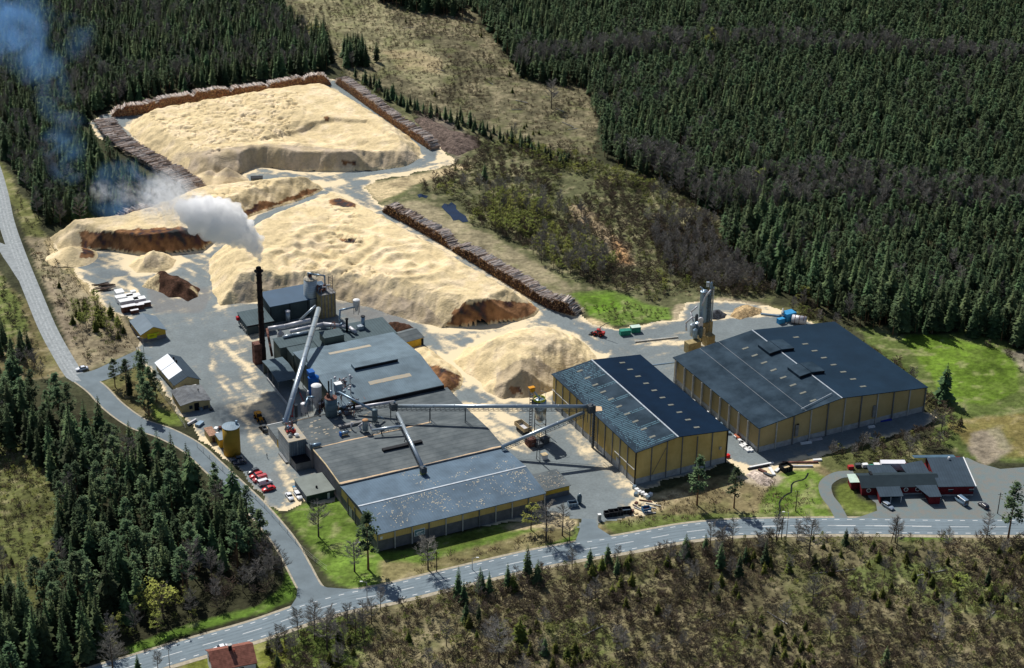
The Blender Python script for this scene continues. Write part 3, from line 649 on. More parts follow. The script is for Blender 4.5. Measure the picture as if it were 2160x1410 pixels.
for off, ln_, gp, wd in ((0, 6.0, 6.0, .22), (3.7, 1.6, 2.4, .28), (-3.7, 1.6, 2.4, .28)):
    q = dashes(MR, off, ln_, gp, wd); mk.add(q.v, q.f)
q = dashes(MR, -.0, 9.0, 3.0, .2, i0=.62, i1=.8); mk.add([(a, b + .25, .1) for a, b, c in q.v], q.f)
o = mk.build('road_markings', M_paint); tag(o, 'white dashed lines painted on the main road', None, kind='structure')

# pond, ditch
M_water = mat('pond_water', (.004, .014, .04), .15, .2, .2, spec=.3)
for nm, pts, lb in (('pond', PONDS[0], 'small dark blue pond among bushes'),
                    ('pool', PONDS[1], 'tiny dark pool near the log stack')):
    w_ = W(pts); mb = MB(); cx = sum(a for a, b in w_) / len(w_); cy = sum(b for a, b in w_) / len(w_); zt = .10
    mb.quad(*[(a, b, zt) for a, b in w_]); o = mb.build(nm, M_water); tag(o, lb, None, kind='structure'); o['category'] = 'pond'
M_ditch = mat('ditch_water', (.012, .016, .012), .25, .3, .5)
dl = spline(W([(1705, 1000), (1690, 1012), (1672, 1024), (1666, 1038), (1650, 1052), (1645, 1070), (1640, 1088)]), 1.5)
for i in range(len(dl)): dl[i] += .5 * np.array([math.sin(i * .9), math.cos(i * 1.3)])
ribbon('ditch', dl, .28, .045, M_ditch, 'narrow dark ditch winding through the grass')
# ------------------------------------------------------------------ log stacks
M_logtop = mat('log_bark_grey', (.24, .23, .24), .85, .35, .45, col2=(.50, .49, .50), rnd=.45, spec=.2)
M_logdark = mat('log_bark_dark', (.10, .075, .055), .9, .4, .8, col2=(.22, .17, .13), rnd=.4)
M_logend = mat('log_end', (.24, .085, .035), .85, .4, .9, col2=(.62, .30, .13), rnd=.3)
M_logend2 = mat('log_end_dark', (.06, .035, .025), .85, .4, 1.0, col2=(.34, .21, .14), rnd=.3)
M_silver = mat('log_silver', (.30, .28, .27), .8, .3, .45, col2=(.74, .71, .68), rnd=.4)
# base line of the front face (photo pixels), height, log length, side towards which the logs run (+1 left of travel), end material, top material
STACKS = [
    ([(236, 248), (300, 242), (360, 226), (460, 212), (560, 197), (640, 184), (697, 180)], 5.6, 4.5, 1, 1, 2, 'back'),
    ([(706, 176), (735, 196), (770, 222), (820, 258), (870, 293), (908, 318)], 4.8, 5.0, 1, 1, 2, 'far right'),
    ([(238, 256), (262, 290), (300, 318), (340, 342), (385, 368), (436, 398)], 3.4, 9.5, -1, 0, 0, 'left'),
    ([(806, 448), (850, 470), (900, 498), (948, 526)], 4.6, 5.0, 1, 3, 0, 'mid'),
    ([(952, 530), (1000, 558), (1060, 595), (1120, 632), (1165, 655), (1212, 668)], 5.0, 5.5, 1, 3, 0, 'near'),
    ([(252, 468), (285, 455), (330, 440)], 3.2, 4.0, 1, 3, 2, 'behind chip heap'),
]
MT = [M_logtop, M_logend, M_silver, M_logend2, M_logdark, mat('log_bark_pale', (.62, .54, .48), .8, .25, 1), mat('log_bark_mid', (.33, .25, .20), .85, .3, 1), mat('log_end_pale', (.62, .40, .20), .85, .3, 1), mat('log_end_black', (.03, .018, .012), .9, .3, 1)]
def ends(em): q = random.random(); return 7 if q < (.30 if em == 1 else .12) else 8 if q < .5 else (em or 4)
def tops_(tm): q = random.random(); return 5 if q < (.5 if tm == 2 else .34) else 6 if q < .75 else 4 if q < .88 else tm
def log_prism(c, d, L, r, up=(0, 0, 1), n=6):
    d = np.array([d[0], d[1], 0.0]); a = np.array(c) - d * L / 2; b = np.array(c) + d * L / 2; s = np.array([-d[1], d[0], 0])
    v = []
    for q in (a, b):
        for i in range(n):
            t = 2 * math.pi * (i + .5) / n; v.append(q + r * (math.cos(t) * s + math.sin(t) * np.array([0, 0, 1.0])))
    f = [(i, (i + 1) % n, n + (i + 1) % n, n + i) for i in range(n)] + [tuple(range(n - 1, -1, -1)), tuple(range(n, 2 * n))]
    return v, f
rest = MB(); rest_m = []; tops = []
for si, (base, H, L, side, em, tm, nm) in enumerate(STACKS):
    ln = spline(W(base), .34); r = .17; n = len(ln); t = np.gradient(ln, axis=0); t /= np.linalg.norm(t, axis=1)[:, None]; nn = np.column_stack([-t[:, 1], t[:, 0]]) * side
    core = MB()
    for i in range(n):
        s = i * .34; end_ = min(1, min(i, n - i) * .34 / 4.0)
        hh = (H * (1 - .30 * max(0, math.sin(s * (.33 + .05 * si) + si)) ** 14) + 1.3 * float(fbm(np.array([s]), np.array([si * 50.]), 9, 3, 3)[0])) * (.25 + .75 * end_)
        m = int(hh / .31)
        for j in range(m):
            jit = random.uniform(-.28, .28) * (1 if j < m - 1 else 2.6); topmost = j >= m - 1
            if not topmost and L > 6 and random.random() < .15: continue
            rr = r * random.uniform(.8, 1.15)
            yaw = random.gauss(0, .05 if not topmost else .17); ca, sa = math.cos(yaw), math.sin(yaw)
            dvec = np.array([nn[i][0] * ca - nn[i][1] * sa, nn[i][0] * sa + nn[i][1] * ca])
            # several lengths end to end for the deep stacks
            rows = 2 if L > 6 else 1
            for rw in range(rows):
                if not (topmost or rw == 0 or j > m - 3): continue
                LL = L / rows; c = ln[i] + nn[i] * (LL * (rw + .5) + jit) + t[i] * ((j % 2) * .17)
                z = r + j * .30 + .05 + (random.uniform(-.05, .22) if topmost else 0)
                v, f = log_prism((c[0], c[1], z), dvec, LL * random.uniform(.9, 1.0), rr)
                if topmost: tops.append((si, c, z, dvec, LL, rr)); continue
                k0 = len(rest.f); rest.add(v, f); rest_m += [tops_(tm) if (L > 6 or j > m - 4) else (4 if em in (0, 3) else 6)] * 6 + [ends(em)] * 2
score = sorted(range(len(tops)), key=lambda q: -(tops[q][4] / np.linalg.norm(np.array([*tops[q][1], 0]) - CAM)) - (3 if tops[q][0] in (3, 4) and False else 0))
keep = set(score[:300])
for q, (si, c, z, dvec, LL, rr) in enumerate(tops):
    tm = STACKS[si][5]
    if q in keep: continue
    v, f = log_prism((c[0], c[1], z), dvec, LL, rr); rest.add(v, f); rest_m += [tops_(tm)] * 6 + [ends(STACKS[si][4])] * 2
o = rest.build('stacked_logs', MT); o.data.polygons.foreach_set('material_index', rest_m[:]); tag(o, 'long walls of stacked timber logs round the chip heaps', 'logs', kind='stuff')
protos = {}
LBL = {0: 'silvery log on the top of the curved back stack', 1: 'grey log on top of the stack right of the largest chip heap', 2: 'weathered grey log on top of the deep left stack',
       3: 'dark grey log on top of the short stack above the pond track', 4: 'grey log on top of the long stack nearest the storage halls', 5: 'silvery log behind the heap with the dug face'}
for q in sorted(keep):
    si, c, z, dvec, LL, rr = tops[q]; key = (si, round(LL, 1), random.randrange(4))
    if key not in protos:
        v, f = log_prism((0, 0, 0), (1, 0), LL, .17); mb = MB(); mb.add(v, f); me = bpy.data.meshes.new('log'); me.from_pydata(v, [], f)
        me.materials.append(MT[(5, 6, 5, STACKS[si][5])[key[2]]]); me.materials.append(MT[(7, STACKS[si][4] or 4, 8, 7)[key[2]]]); me.polygons.foreach_set('material_index', [0] * 6 + [1] * 2); protos[key] = me
    ob = bpy.data.objects.new('log', protos[key]); COL.objects.link(ob); ob.location = (float(c[0]), float(c[1]), z); ob.rotation_euler = (0, 0, math.atan2(dvec[1], dvec[0]))
    ob.scale = (1, rr / .17, rr / .17); tag(ob, LBL[si], 'log', 'top logs of stack: ' + STACKS[si][6])
# ------------------------------------------------------------------ building materials
M_yel = mat('yellow_sheet_wall', (.58, .41, .14), .85, .14, .12, stripes=(0, .55, .2), col2=(.66, .49, .19), spec=.1)
M_yelB = mat('ochre_sheet_wall', (.44, .335, .155), .85, .14, .1, stripes=(0, .55, .2), col2=(.45, .35, .18), spec=.1)
M_yel2 = mat('yellow_board_wall', (.56, .36, .05), .8, .12, .6)
M_yelpale = mat('pale_yellow_wall', (.42, .35, .19), .8, .14, .6)
M_conc = mat('concrete', (.36, .37, .37), .9, .2, .5)
M_concd = mat('dark_concrete', (.20, .20, .20), .9, .25, .6)
M_post = mat('steel_post', (.16, .17, .18), .6, .15, 1, metal=.2)
M_postl = mat('pale_post', (.40, .40, .38), .7, .15, 1)
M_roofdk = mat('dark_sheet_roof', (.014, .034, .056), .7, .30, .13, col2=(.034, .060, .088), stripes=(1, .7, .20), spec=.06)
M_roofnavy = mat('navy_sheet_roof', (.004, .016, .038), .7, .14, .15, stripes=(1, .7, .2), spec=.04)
M_roofblue = mat('steel_blue_roof', (.095, .142, .192), .7, .20, .13, stripes=(0, .9, .16), spec=.1)
M_roofsteel = mat('grey_blue_roof', (.125, .175, .212), .7, .20, .14, stripes=(0, .8, .18), spec=.1)
M_rooffelt = mat('felt_roof', (.108, .130, .142), .92, .24, .16, col2=(.140, .160, .168), stripes=(1, 2.4, .25))
M_roofgrn = mat('green_grey_roof', (.072, .105, .118), .75, .1, .25, stripes=(0, 1.1, .3))
M_wallgrn = mat('olive_grey_wall', (.12, .135, .11), .75, .12, .3, stripes=(0, .8, .15))
M_walldk = mat('dark_slate_wall', (.055, .075, .08), .7, .15, .3)
M_black = mat('black_trim', (.012, .014, .018), .6, .2, 1)
M_white = mat('white_paint', (.75, .76, .76), .5, .08, 1)
M_ridge = mat('zinc_flashing', (.42, .46, .50), .45, .15, .8, metal=.3)
M_dustroof = mat('roof_dust', (.55, .46, .33), .95, .25, .9, col2=(.34, .33, .29))
M_chipdrift = mat('drifted_chips', (.60, .44, .28), .95, .15, .8)
M_glass = mat('window_glass', (.02, .03, .04), .12, .2, 1, spec=.7)
M_skyl = mat('roof_light', (.17, .175, .15), .6, .2, .8)
M_red = mat('falu_red_boards', (.14, .017, .022), .85, .2, .6, stripes=(0, .5, .2))
M_redroof = mat('brick_red_tiles', (.23, .095, .07), .85, .3, .8, stripes=(1, .45, .35))
M_greyroof = mat('slate_grey_roof', (.040, .062, .086), .8, .12, .3, stripes=(0, .9, .25))
M_mint = mat('mint_sheet', (.52, .66, .57), .6, .08, .6, stripes=(0, .6, .15))
M_block = mat('grey_block_wall', (.13, .135, .145), .9, .2, .5)
M_mauve = mat('mauve_brick_wall', (.20, .185, .19), .9, .15, .5)
M_alu = mat('aluminium_panel', (.40, .43, .45), .5, .15, .4, metal=.3, stripes=(2, 1.4, .35))
M_panel = mat('blue_grey_panel', (.13, .165, .20), .6, .2, .6, stripes=(0, .7, .5))
M_green = mat('dark_green_wall', (.035, .06, .05), .8, .2, .5)
M_board = mat('fresh_boards', (.55, .44, .27), .85, .2, .6)

def QL(ang, o=(0, 0, 0)):
    ca, sa = math.cos(ang), math.sin(ang)
    return lambda x, y, z: (o[0] + x * ca - y * sa, o[1] + x * sa + y * ca, z)
class Frame:
    """a rotated building frame: x along the front, y into the depth; every mesh is turned as one object"""
    def __init__(s, name, label, cat, origin, ang, group=None):
        s.o = thing(name, label, cat, (origin[0], origin[1], 0), group); s.o.rotation_euler = (0, 0, ang); s.o['_o'] = (0, 0, 0); s.ang = ang; s.origin = origin
    def part(s, name, mb, m, parent=None, label=None, smooth_=False):
        q = mb.build(name, m, parent or s.o, smooth_)
        if label: q['label'] = label
        return q
def bx(x0, x1, y0, y1, z0, z1, mb=None):
    return (mb or MB()).box(((x0 + x1) / 2, (y0 + y1) / 2, z0), (x1 - x0, y1 - y0, z1 - z0))
def wall_gable(W_, D, ze, zr, ry=None, rx=None, open_=False):
    """closed wall body under a roof: ridge along y at x=rx (rx given) or along x at y=ry"""
    mb = MB(); r = .06
    if rx is not None:
        v = [(0, 0, 0), (W_, 0, 0), (W_, 0, ze - r), (rx, 0, zr - r), (0, 0, ze - r), (0, D, 0), (W_, D, 0), (W_, D, ze - r), (rx, D, zr - r), (0, D, ze - r)]
        mb.add(v, [(0, 1, 2, 3, 4), (9, 8, 7, 6, 5), (1, 6, 7, 2), (5, 0, 4, 9)])
    else:
        v = [(0, 0, 0), (0, D, 0), (0, D, ze - r), (0, ry, zr - r), (0, 0, ze - r), (W_, 0, 0), (W_, D, 0), (W_, D, ze - r), (W_, ry, zr - r), (W_, 0, ze - r)]
        mb.add(v, [(4, 3, 2, 1, 0), (5, 6, 7, 8, 9), (0, 5, 9, 4), (6, 1, 2, 7)])
    return mb
def roof_gable(W_, D, ze, zr, ry=None, rx=None, ov=.4, t=.22, ze2=None):
    mb = MB(); ze2 = ze if ze2 is None else ze2
    if rx is not None:
        k1 = (zr - ze) / rx; k2 = (zr - ze2) / (W_ - rx)
        a = (-ov, ze - ov * k1); b = (W_ + ov, ze2 - ov * k2)
        mb.slab([(a[0], -ov, a[1]), (rx, -ov, zr), (rx, D + ov, zr), (a[0], D + ov, a[1])], t); mb.slab([(rx, -ov, zr), (b[0], -ov, b[1]), (b[0], D + ov, b[1]), (rx, D + ov, zr)], t)
    else:
        k1 = (zr - ze) / ry; k2 = (zr - ze2) / (D - ry)
        mb.slab([(-ov, -ov, ze - ov * k1), (W_ + ov, -ov, ze - ov * k1), (W_ + ov, ry, zr), (-ov, ry, zr)], t); mb.slab([(-ov, ry, zr), (W_ + ov, ry, zr), (W_ + ov, D + ov, ze2 - ov * k2), (-ov, D + ov, ze2 - ov * k2)], t)
    return mb
def lift(mb, dz): mb.v = [(a, b, c + dz) for a, b, c in mb.v]; return mb
# x axis = V (to the right-back), y axis = U (away); origin given in (v, u)
def site(name, label, cat, v, u, group=None): p = S(v, u); return Frame(name, label, cat, p, ANG, group)

# ---- storage hall A (middle) ----
A_W, A_D, A_E, A_R = 34.6, 58.6, 12.3, 14.4
f = site('storage_hall', 'tall yellow storage hall with a navy roof half covered in pale stripes', 'storage hall', -14.3, -119.8)
f.part('wall', wall_gable(A_W, A_D, A_E, A_R, rx=15.3), M_yel)
mb = roof_gable(A_W, A_D, A_E, A_R, rx=15.3, ov=.5, t=.25); lft = MB(); rgt = MB(); lft.add(mb.v[:8], mb.f[:6]); rgt.add(mb.v[8:], [tuple(i - 8 for i in q) for q in mb.f[6:]])
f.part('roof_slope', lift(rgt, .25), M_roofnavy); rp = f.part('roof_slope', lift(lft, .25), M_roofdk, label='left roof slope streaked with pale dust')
# lighter dusty sheets left in rows on the left slope
k1 = (A_R - A_E) / 15.3
def slope_z(x): return A_E + .25 + k1 * x
random.seed(21); pt = MB()
for r_ in range(58):
    y = .6 + r_ * 1.0; jag = 8.4 + (.0 if (r_ % 11) > 4 else 0)
    for c_ in range(40):
        x = .5 + c_ * .38
        blk = ((r_ // 5) % 2 == 0)
        if x > 7.6 + .4 * math.sin(r_) and not (blk and (r_ % 5) in (0, 1) and random.random() < .95) and not (r_ > 46): continue
        if x > 7.6 and r_ > 46 and random.random() < .5: continue
        if random.random() < .10 or (x < 2.0 and random.random() < .65): continue
        pt.quad((x, y, slope_z(x) + .03), (x + .30, y, slope_z(x + .30) + .03), (x + .30, y + .42, slope_z(x + .30) + .03), (x, y + .42, slope_z(x) + .03))
M_frost = mat('pale_roof_grid', (.075, .16, .21), .6, .25, .5)
f.part('roof_sheet_pattern', pt, M_frost, rp)
f.part('ridge_cap', MB().box((15.3, A_D / 2, A_R + .2), (.5, A_D + 1.1, .16)), M_ridge)
for i in range(10):
    y = 4 + i * 5.6; x = 7.4
    f.part('roof_light', MB().slab([(x, y, slope_z(x) + .10), (x + 2.1, y, slope_z(x + 2.1) + .10), (x + 2.1, y + .9, slope_z(x + 2.1) + .10), (x, y + .9, slope_z(x) + .10)], .06), M_skyl, rp)
for i in range(10):
    y = 3.5 + i * 5.6; x = 24; kk = (A_R - A_E) / (A_W - 15.3); zz = lambda x: A_R + .25 - kk * (x - 15.3)
    f.part('roof_light', MB().slab([(x, y, zz(x) + .09), (x + 2.1, y, zz(x + 2.1) + .09), (x + 2.1, y + .9, zz(x + 2.1) + .09), (x, y + .9, zz(x) + .09)], .06), M_skyl)
f.part('plinth', bx(-.08, A_W + .08, -.08, A_D + .08, 0, 2.2), M_conc)
for i in range(1, 6): f.part('post', bx(i * A_W / 6 - .15, i * A_W / 6 + .15, -.3, -.09, 0, A_E + (1.6 if i in (2, 3) else .5)), M_post)
for x in (-.28, A_W - .06): f.part('corner_post', bx(x, x + .36, -.34, .02, 0, A_E), M_black)
for i in range(1, 12): f.part('post', bx(-.32, -.09, i * A_D / 11.5 - .17, i * A_D / 11.5 + .17, 0, A_E - .1), M_post)
f.part('wind_brace', MB().tube((-.2, .3, 5.6), (-.2, 13.5, 5.6), .16, n=6), M_postl)
f.part('wind_brace', MB().tube((-.2, 44, 6.6), (-.2, A_D, 6.6), .16, n=6), M_postl)
f.part('diagonal_brace', MB().tube((6.2, -.2, 2.3), (11.2, -.2, 11.4), .07, n=5), M_post)
f.part('door', bx(-.14, -.085, 7.4, 9.0, 0, 2.9), M_postl); f.part('door', bx(-.14, -.085, 9.6, 12.5, 0, 4), M_postl)
f.part('wall_box', bx(31.8, 32.6, -.4, -.02, 5.6, 6.6), M_postl)
f.part('chip_dust_patch', MB().slab([(.2, 29, slope_z(.2) + .08), (2.6, 27.8, slope_z(2.6) + .08), (3.6, 30.2, slope_z(3.6) + .08), (1.8, 32.2, slope_z(1.8) + .08), (.2, 32, slope_z(.2) + .08)], .05), M_chipdrift, rp)

# ---- big storage hall B (right) ----
B_W, B_D, B_E, B_R = 68.8, 55.4, 9.6, 13.6
f = site('storage_hall', 'widest yellow storage hall under a slate roof with two ridge vents', 'storage hall', 33.6, -118.9)
f.part('wall', wall_gable(B_W, B_D, B_E, B_R, rx=32.6), M_yelB)
mb = roof_gable(B_W, B_D, B_E, B_R, rx=32.6, ov=.6, t=.25); lft = MB(); rgt = MB(); lft.add(mb.v[:8], mb.f[:6]); rgt.add(mb.v[8:], [tuple(i - 8 for i in q) for q in mb.f[6:]])
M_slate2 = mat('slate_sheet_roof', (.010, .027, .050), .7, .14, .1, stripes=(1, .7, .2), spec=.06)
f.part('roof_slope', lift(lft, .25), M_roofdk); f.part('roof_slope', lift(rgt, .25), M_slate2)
f.part('ridge_cap', MB().box((32.6, B_D / 2, B_R + .2), (.45, B_D + 1.2, .15)), M_ridge)
kB = (B_R - B_E) / 32.6; kB2 = (B_R - B_E) / (B_W - 32.6)
zl = lambda x: B_E + .25 + kB * x; zr_ = lambda x: B_R + .25 - kB2 * (x - 32.6)
for i in range(8):
    y = 3.2 + i * 6.1; x = 22.5
    f.part('roof_light', MB().slab([(x, y, zl(x) + .09), (x + 2.4, y, zl(x + 2.4) + .09), (x + 2.4, y + .9, zl(x + 2.4) + .09), (x, y + .9, zl(x) + .09)], .06), M_skyl)
    y = 5 + i * 5.9; x = 44.5
    f.part('roof_light', MB().slab([(x, y, zr_(x) + .09), (x + 2.4, y, zr_(x + 2.4) + .09), (x + 2.4, y + .9, zr_(x + 2.4) + .09), (x, y + .9, zr_(x) + .09)], .06), M_skyl)
for i, y in enumerate((18.0, 37.0)):
    for sx, zz, (x0, x1) in ((-1, zl, (27.8, 32.5)), (1, zr_, (32.7, 38.2))):
        q = MB().slab([(x0, y, zz(x0) + 1.0), (x1, y, zz(x1) + 1.0), (x1, y + 7.6, zz(x1) + 1.0), (x0, y + 7.6, zz(x0) + 1.0)], .9)
        v = f.part('ridge_vent', q, M_roofdk)
    f.part('vent_front', bx(28, 38, y - .14, y - .01, B_R - .25, B_R + .7), M_black)
for x in (10.4, 18.2): f.part('roof_seam', MB().slab([(x, -.5, zl(x) + .07), (x + .16, -.5, zl(x + .16) + .07), (x + .16, B_D + .5, zl(x + .16) + .07), (x, B_D + .5, zl(x) + .07)], .05), mat('seam', (.16, .18, .2), .6))
f.part('roof_rail', MB().path([(17, .8, zl(17) + .6), (31, 3.2, zl(31) + .6)], .12, 6), M_ridge)
f.part('plinth', bx(-.08, B_W + .08, -.08, B_D + .08, 0, 2.1), M_conc)
nb = 10
for i in range(nb + 1): f.part('post', bx(i * B_W / nb - .2, i * B_W / nb + .2, -.45, -.09, 0, B_E + min(i, nb - i) * kB * 6.4), M_postl if i % 2 else M_post)
for i in range(1, 10): f.part('post', bx(-.75, -.09, i * B_D / 9.3 - .22, i * B_D / 9.3 + .22, 0, B_E - .1), M_postl)
for i, (x, c) in enumerate(((14.5, M_black), (46.5, M_black))): f.part('wall_hatch', bx(x, x + 1.2, -.6, -.1, 3.0, 7.4), M_concd)
f.part('wall_lamp', bx(14.8, 15.5, -1.0, -.6, 7.6, 7.9), M_black)

# ---- front building C ----
C_W, C_D, C_E, C_R = 57.2, 29.6, 6.3, 8.2
f = site('mill_hall', 'long low front mill hall with a blue-grey roof flecked with chips', 'mill building', -105.4, -121.2)
f.part('wall', wall_gable(C_W, C_D, C_E, C_R, ry=14.2), M_block)
rf = f.part('roof', lift(roof_gable(C_W, C_D, C_E, C_R, ry=14.2, ov=.45, t=.22, ze2=7.0), .22), M_roofblue)
f.part('ridge_cap', MB().box((C_W / 2, 14.2, C_R + .19), (C_W + .9, .6, .12)), M_ridge)
f.part('upper_boards', bx(-.10, C_W + .10, -.10, -.02, 3.9, C_E - .02), M_yel)
f.part('upper_boards', bx(-.10, -.02, 0, C_D - .1, 3.6, C_E - .02), M_yel)
for i in range(11): f.part('post', bx(i * C_W / 10 - .18, i * C_W / 10 + .18, -.42, -.11, 0, C_E - .2), M_postl if i % 3 else M_post)
for i in range(1, 5): f.part('post', bx(-.4, -.11, i * C_D / 5 - .18, i * C_D / 5 + .18, 0, C_E - .2), M_post)
for y in (8.5, 20.5): f.part('gate', bx(-.16, -.105, y, y + 2.6, 0, 3.5), M_postl)
# the sign on the street front: white frame, dark lettering band
sg = f.part('company_sign', bx(12.2, 15.8, -.22, -.12, 2.3, 4.6), M_white)
f.part('sign_face', bx(12.4, 15.6, -.26, -.222, 2.5, 4.4), mat('sign_green', (.10, .22, .25), .5), sg)
blob = MB()
for i, (x, z, w_, h_) in enumerate(((12.8, 3.1, .5, .5), (13.2, 3.45, .9, .35), (14.0, 3.3, .45, .5), (14.5, 3.55, .7, .3), (13.0, 2.8, 1.2, .16), (14.4, 2.8, .9, .16))): bx(x, x + w_, -.30, -.262, z, z + h_, blob)
f.part('sign_lettering', blob, M_white, sg)
f.part('small_notice', bx(.9, 1.7, -.2, -.12, 4.3, 5.2), M_white)
random.seed(5); fl = MB()
zC = lambda y: (C_E + .22 + (C_R - C_E) * y / 14.2 if y < 14.2 else C_R + .22 - (C_R - 7.0) * (y - 14.2) / 15.4)
clus = [(random.uniform(8, 55), random.uniform(1.5, 13.5), random.uniform(1.2, 3.5)) for _ in range(26)] + [(random.uniform(20, 56), random.uniform(16, 28), random.uniform(1, 2)) for _ in range(9)]
for cx_, cy_, rr in clus:
    for _ in range(int(rr * 10)):
        x = cx_ + random.gauss(0, rr); y = cy_ + random.gauss(0, rr * .55)
        if not (.5 < x < 56.5 and .5 < y < 29) or abs(y - 14.2) < 1: continue
        s = random.uniform(.06, .30) * (1.3 if random.random() < .15 else 1); n = 5; a0 = random.random() * 6
        if (y < 14.2) != (y + s < 14.2): continue
        fl.quad(*[(x + s * random.uniform(.5, 1) * math.cos(a0 + i * 1.256), y + (q := s * random.uniform(.5, 1) * math.sin(a0 + i * 1.256)), zC(y + q) + .03) for i in range(n)])
f.part('chip_flecks', fl, mat('pale_flecks', (.50, .45, .34), .95, .15, .8), rf)['kind'] = 'stuff'

# ---- middle roofs D (felt) ----
f = site('mill_hall', 'dark felt-roofed middle mill hall edged by a drift of pinkish chips', 'mill building', -105.4, -91.2)
f.part('wall', wall_gable(57.2, 24.4, 7.2, 7.9, ry=12.2), M_mauve)
rf = f.part('roof', lift(roof_gable(57.2, 24.4, 7.2, 7.9, ry=12.2, ov=.25, t=.3), .3), M_rooffelt)
def drift(mb, x0, x1, y, z, w0, w1, seed, side=1):
    n = int(abs(x1 - x0) / 1.0); top = []; 
    for i in range(n + 1):
        x = x0 + (x1 - x0) * i / n; w_ = w0 + (w1 - w0) * (.5 + .9 * float(fbm(np.array([x]), np.array([seed * 9.]), 9, seed, 3)[0])); top.append((x, max(.15, w_)))
    for (xa, wa), (xb, wb) in zip(top[:-1], top[1:]):
        for k in range(3):
            t0, t1 = k / 3, (k + 1) / 3; zz = lambda t: z + .45 * (1 - (2 * t - .6) ** 2 * .5) if t < .99 else z + .02
            mb.quad((xa, y + side * wa * t0, zz(t0)), (xb, y + side * wb * t0, zz(t0)), (xb, y + side * wb * t1, zz(t1)), (xa, y + side * wa * t1, zz(t1)))
    return mb
f.part('chip_drift', drift(MB(), -.1, 57, -.2, 7.25, .6, 1.9, 3), M_chipdrift, rf)
f.part('parapet', bx(-.3, 57.3, -.42, -.26, 6.9, 7.75), M_concd)
f.part('side_coping', MB().add(MB().tube((-.3, 0, 7.6), (-.3, 12.2, 8.2), .22, n=6).tube((-.3, 12.2, 8.2), (-.3, 24.4, 7.6), .22, n=6).v, MB().tube((0, 0, 0), (0, 0, 1), 1, n=6).tube((0, 0, 0), (0, 0, 1), 1, n=6).f), M_board)
zD = lambda y: 7.5 + .7 * (1 - abs(y - 12.2) / 12.2)
f.part('roof_monitor', bx(19.5, 33.5, 11.8, 13.2, zD(12) - .1, zD(12) + .75), M_black, rf)
for x in (9.5, 20.5): f.part('roof_seam', bx(x, x + .15, .3, 11.5, 7.5, 7.56), mat('felt_seam', (.24, .25, .24), .9), rf)
f = site('mill_hall', 'back felt-roofed mill hall carrying the main cyclones and blowers', 'mill building', -106.2, -66.6)
f.part('wall', bx(0, 58.0, 0, 20.6, 0, 6.9), M_mauve)
rf = f.part('roof', MB().slab([(-.2, -.05, 7.15), (58.3, -.05, 7.15), (58.3, 20.6, 7.4), (-.2, 20.6, 7.4)], .32), M_rooffelt)
f.part('chip_drift', drift(MB(), .5, 43, -.15, 7.1, .3, 1.5, 9), M_chipdrift, rf)
f.part('chip_drift', drift(MB(), .5, 14, 20.2, 7.15, .3, 1.1, 12, -1), M_chipdrift, rf)
f.part('roof_duct', bx(13.5, 24, 9, 10.2, 7.3, 8.1), M_concd, rf)
rng2 = random.Random(3); sc_ = MB()
for _ in range(60):
    x, y = rng2.uniform(1, 30), rng2.uniform(5, 19.5); s = rng2.uniform(.2, .9)
    sc_.quad(*[(x + s * rng2.uniform(.5, 1.4) * math.cos(i * 1.05), y + .5 * s * rng2.uniform(.5, 1.4) * math.sin(i * 1.05), 7.21 + y * .0117) for i in range(6)])
f.part('chip_flecks', sc_, M_dustroof, rf)['kind'] = 'stuff'

# ---- main mill hall E ----
E_W, E_D, E_E, E_R = 38.5, 44.2, 8.6, 11.0
f = site('mill_hall', 'biggest mill hall with a pale grey-blue roof, a ridge vent and two dusty stripes', 'mill building', -88.2, -46.0)
f.part('wall', wall_gable(E_W, E_D, E_E, E_R, ry=20.0), M_wallgrn)
rf = f.part('roof', lift(roof_gable(E_W, E_D, E_E, E_R, ry=20.0, ov=.35, t=.25), .25), M_roofsteel)
zE = lambda y: E_E + .25 + (E_R - E_E) * (y / 20 if y < 20 else (44.2 - y) / 24.2)
for x0, x1, y, w_ in ((10.5, 26.5, 35.5, 1.9), (14.8, 30.5, 8.3, 2.1)):
    jag = MB(); pts = [(x0 + (x1 - x0) * i / 16, y + random.uniform(-.12, .12)) for i in range(17)]
    for (xa, ya), (xb, yb) in zip(pts[:-1], pts[1:]): jag.slab([(xa, ya, zE(ya) + .05), (xb, yb, zE(yb) + .05), (xb, yb + w_, zE(yb + w_) + .05), (xa, ya + w_, zE(ya + w_) + .05)], .03)
    f.part('dust_stripe', jag, M_dustroof, rf)
f.part('ridge_vent', MB().slab([(13.0, 18.3, E_R + 1.15), (29.5, 18.3, E_R + 1.15), (29.5, 21.5, E_R + 1.25), (13.0, 21.5, E_R + 1.25)], 1.0), M_roofsteel, rf)
f.part('vent_louvre', bx(13.1, 29.4, 18.1, 18.26, E_R + .1, E_R + 1.0), M_black, rf)
f.part('lightning_strap', MB().tube((10, 1, zE(1) + .12), (9.2, 43, zE(43) + .12), .07, n=5), mat('rust_strap', (.28, .10, .06), .8), rf)
f.part('front_fascia', bx(4, E_W + .35, -.62, -.38, 7.4, E_E + .1), M_black)
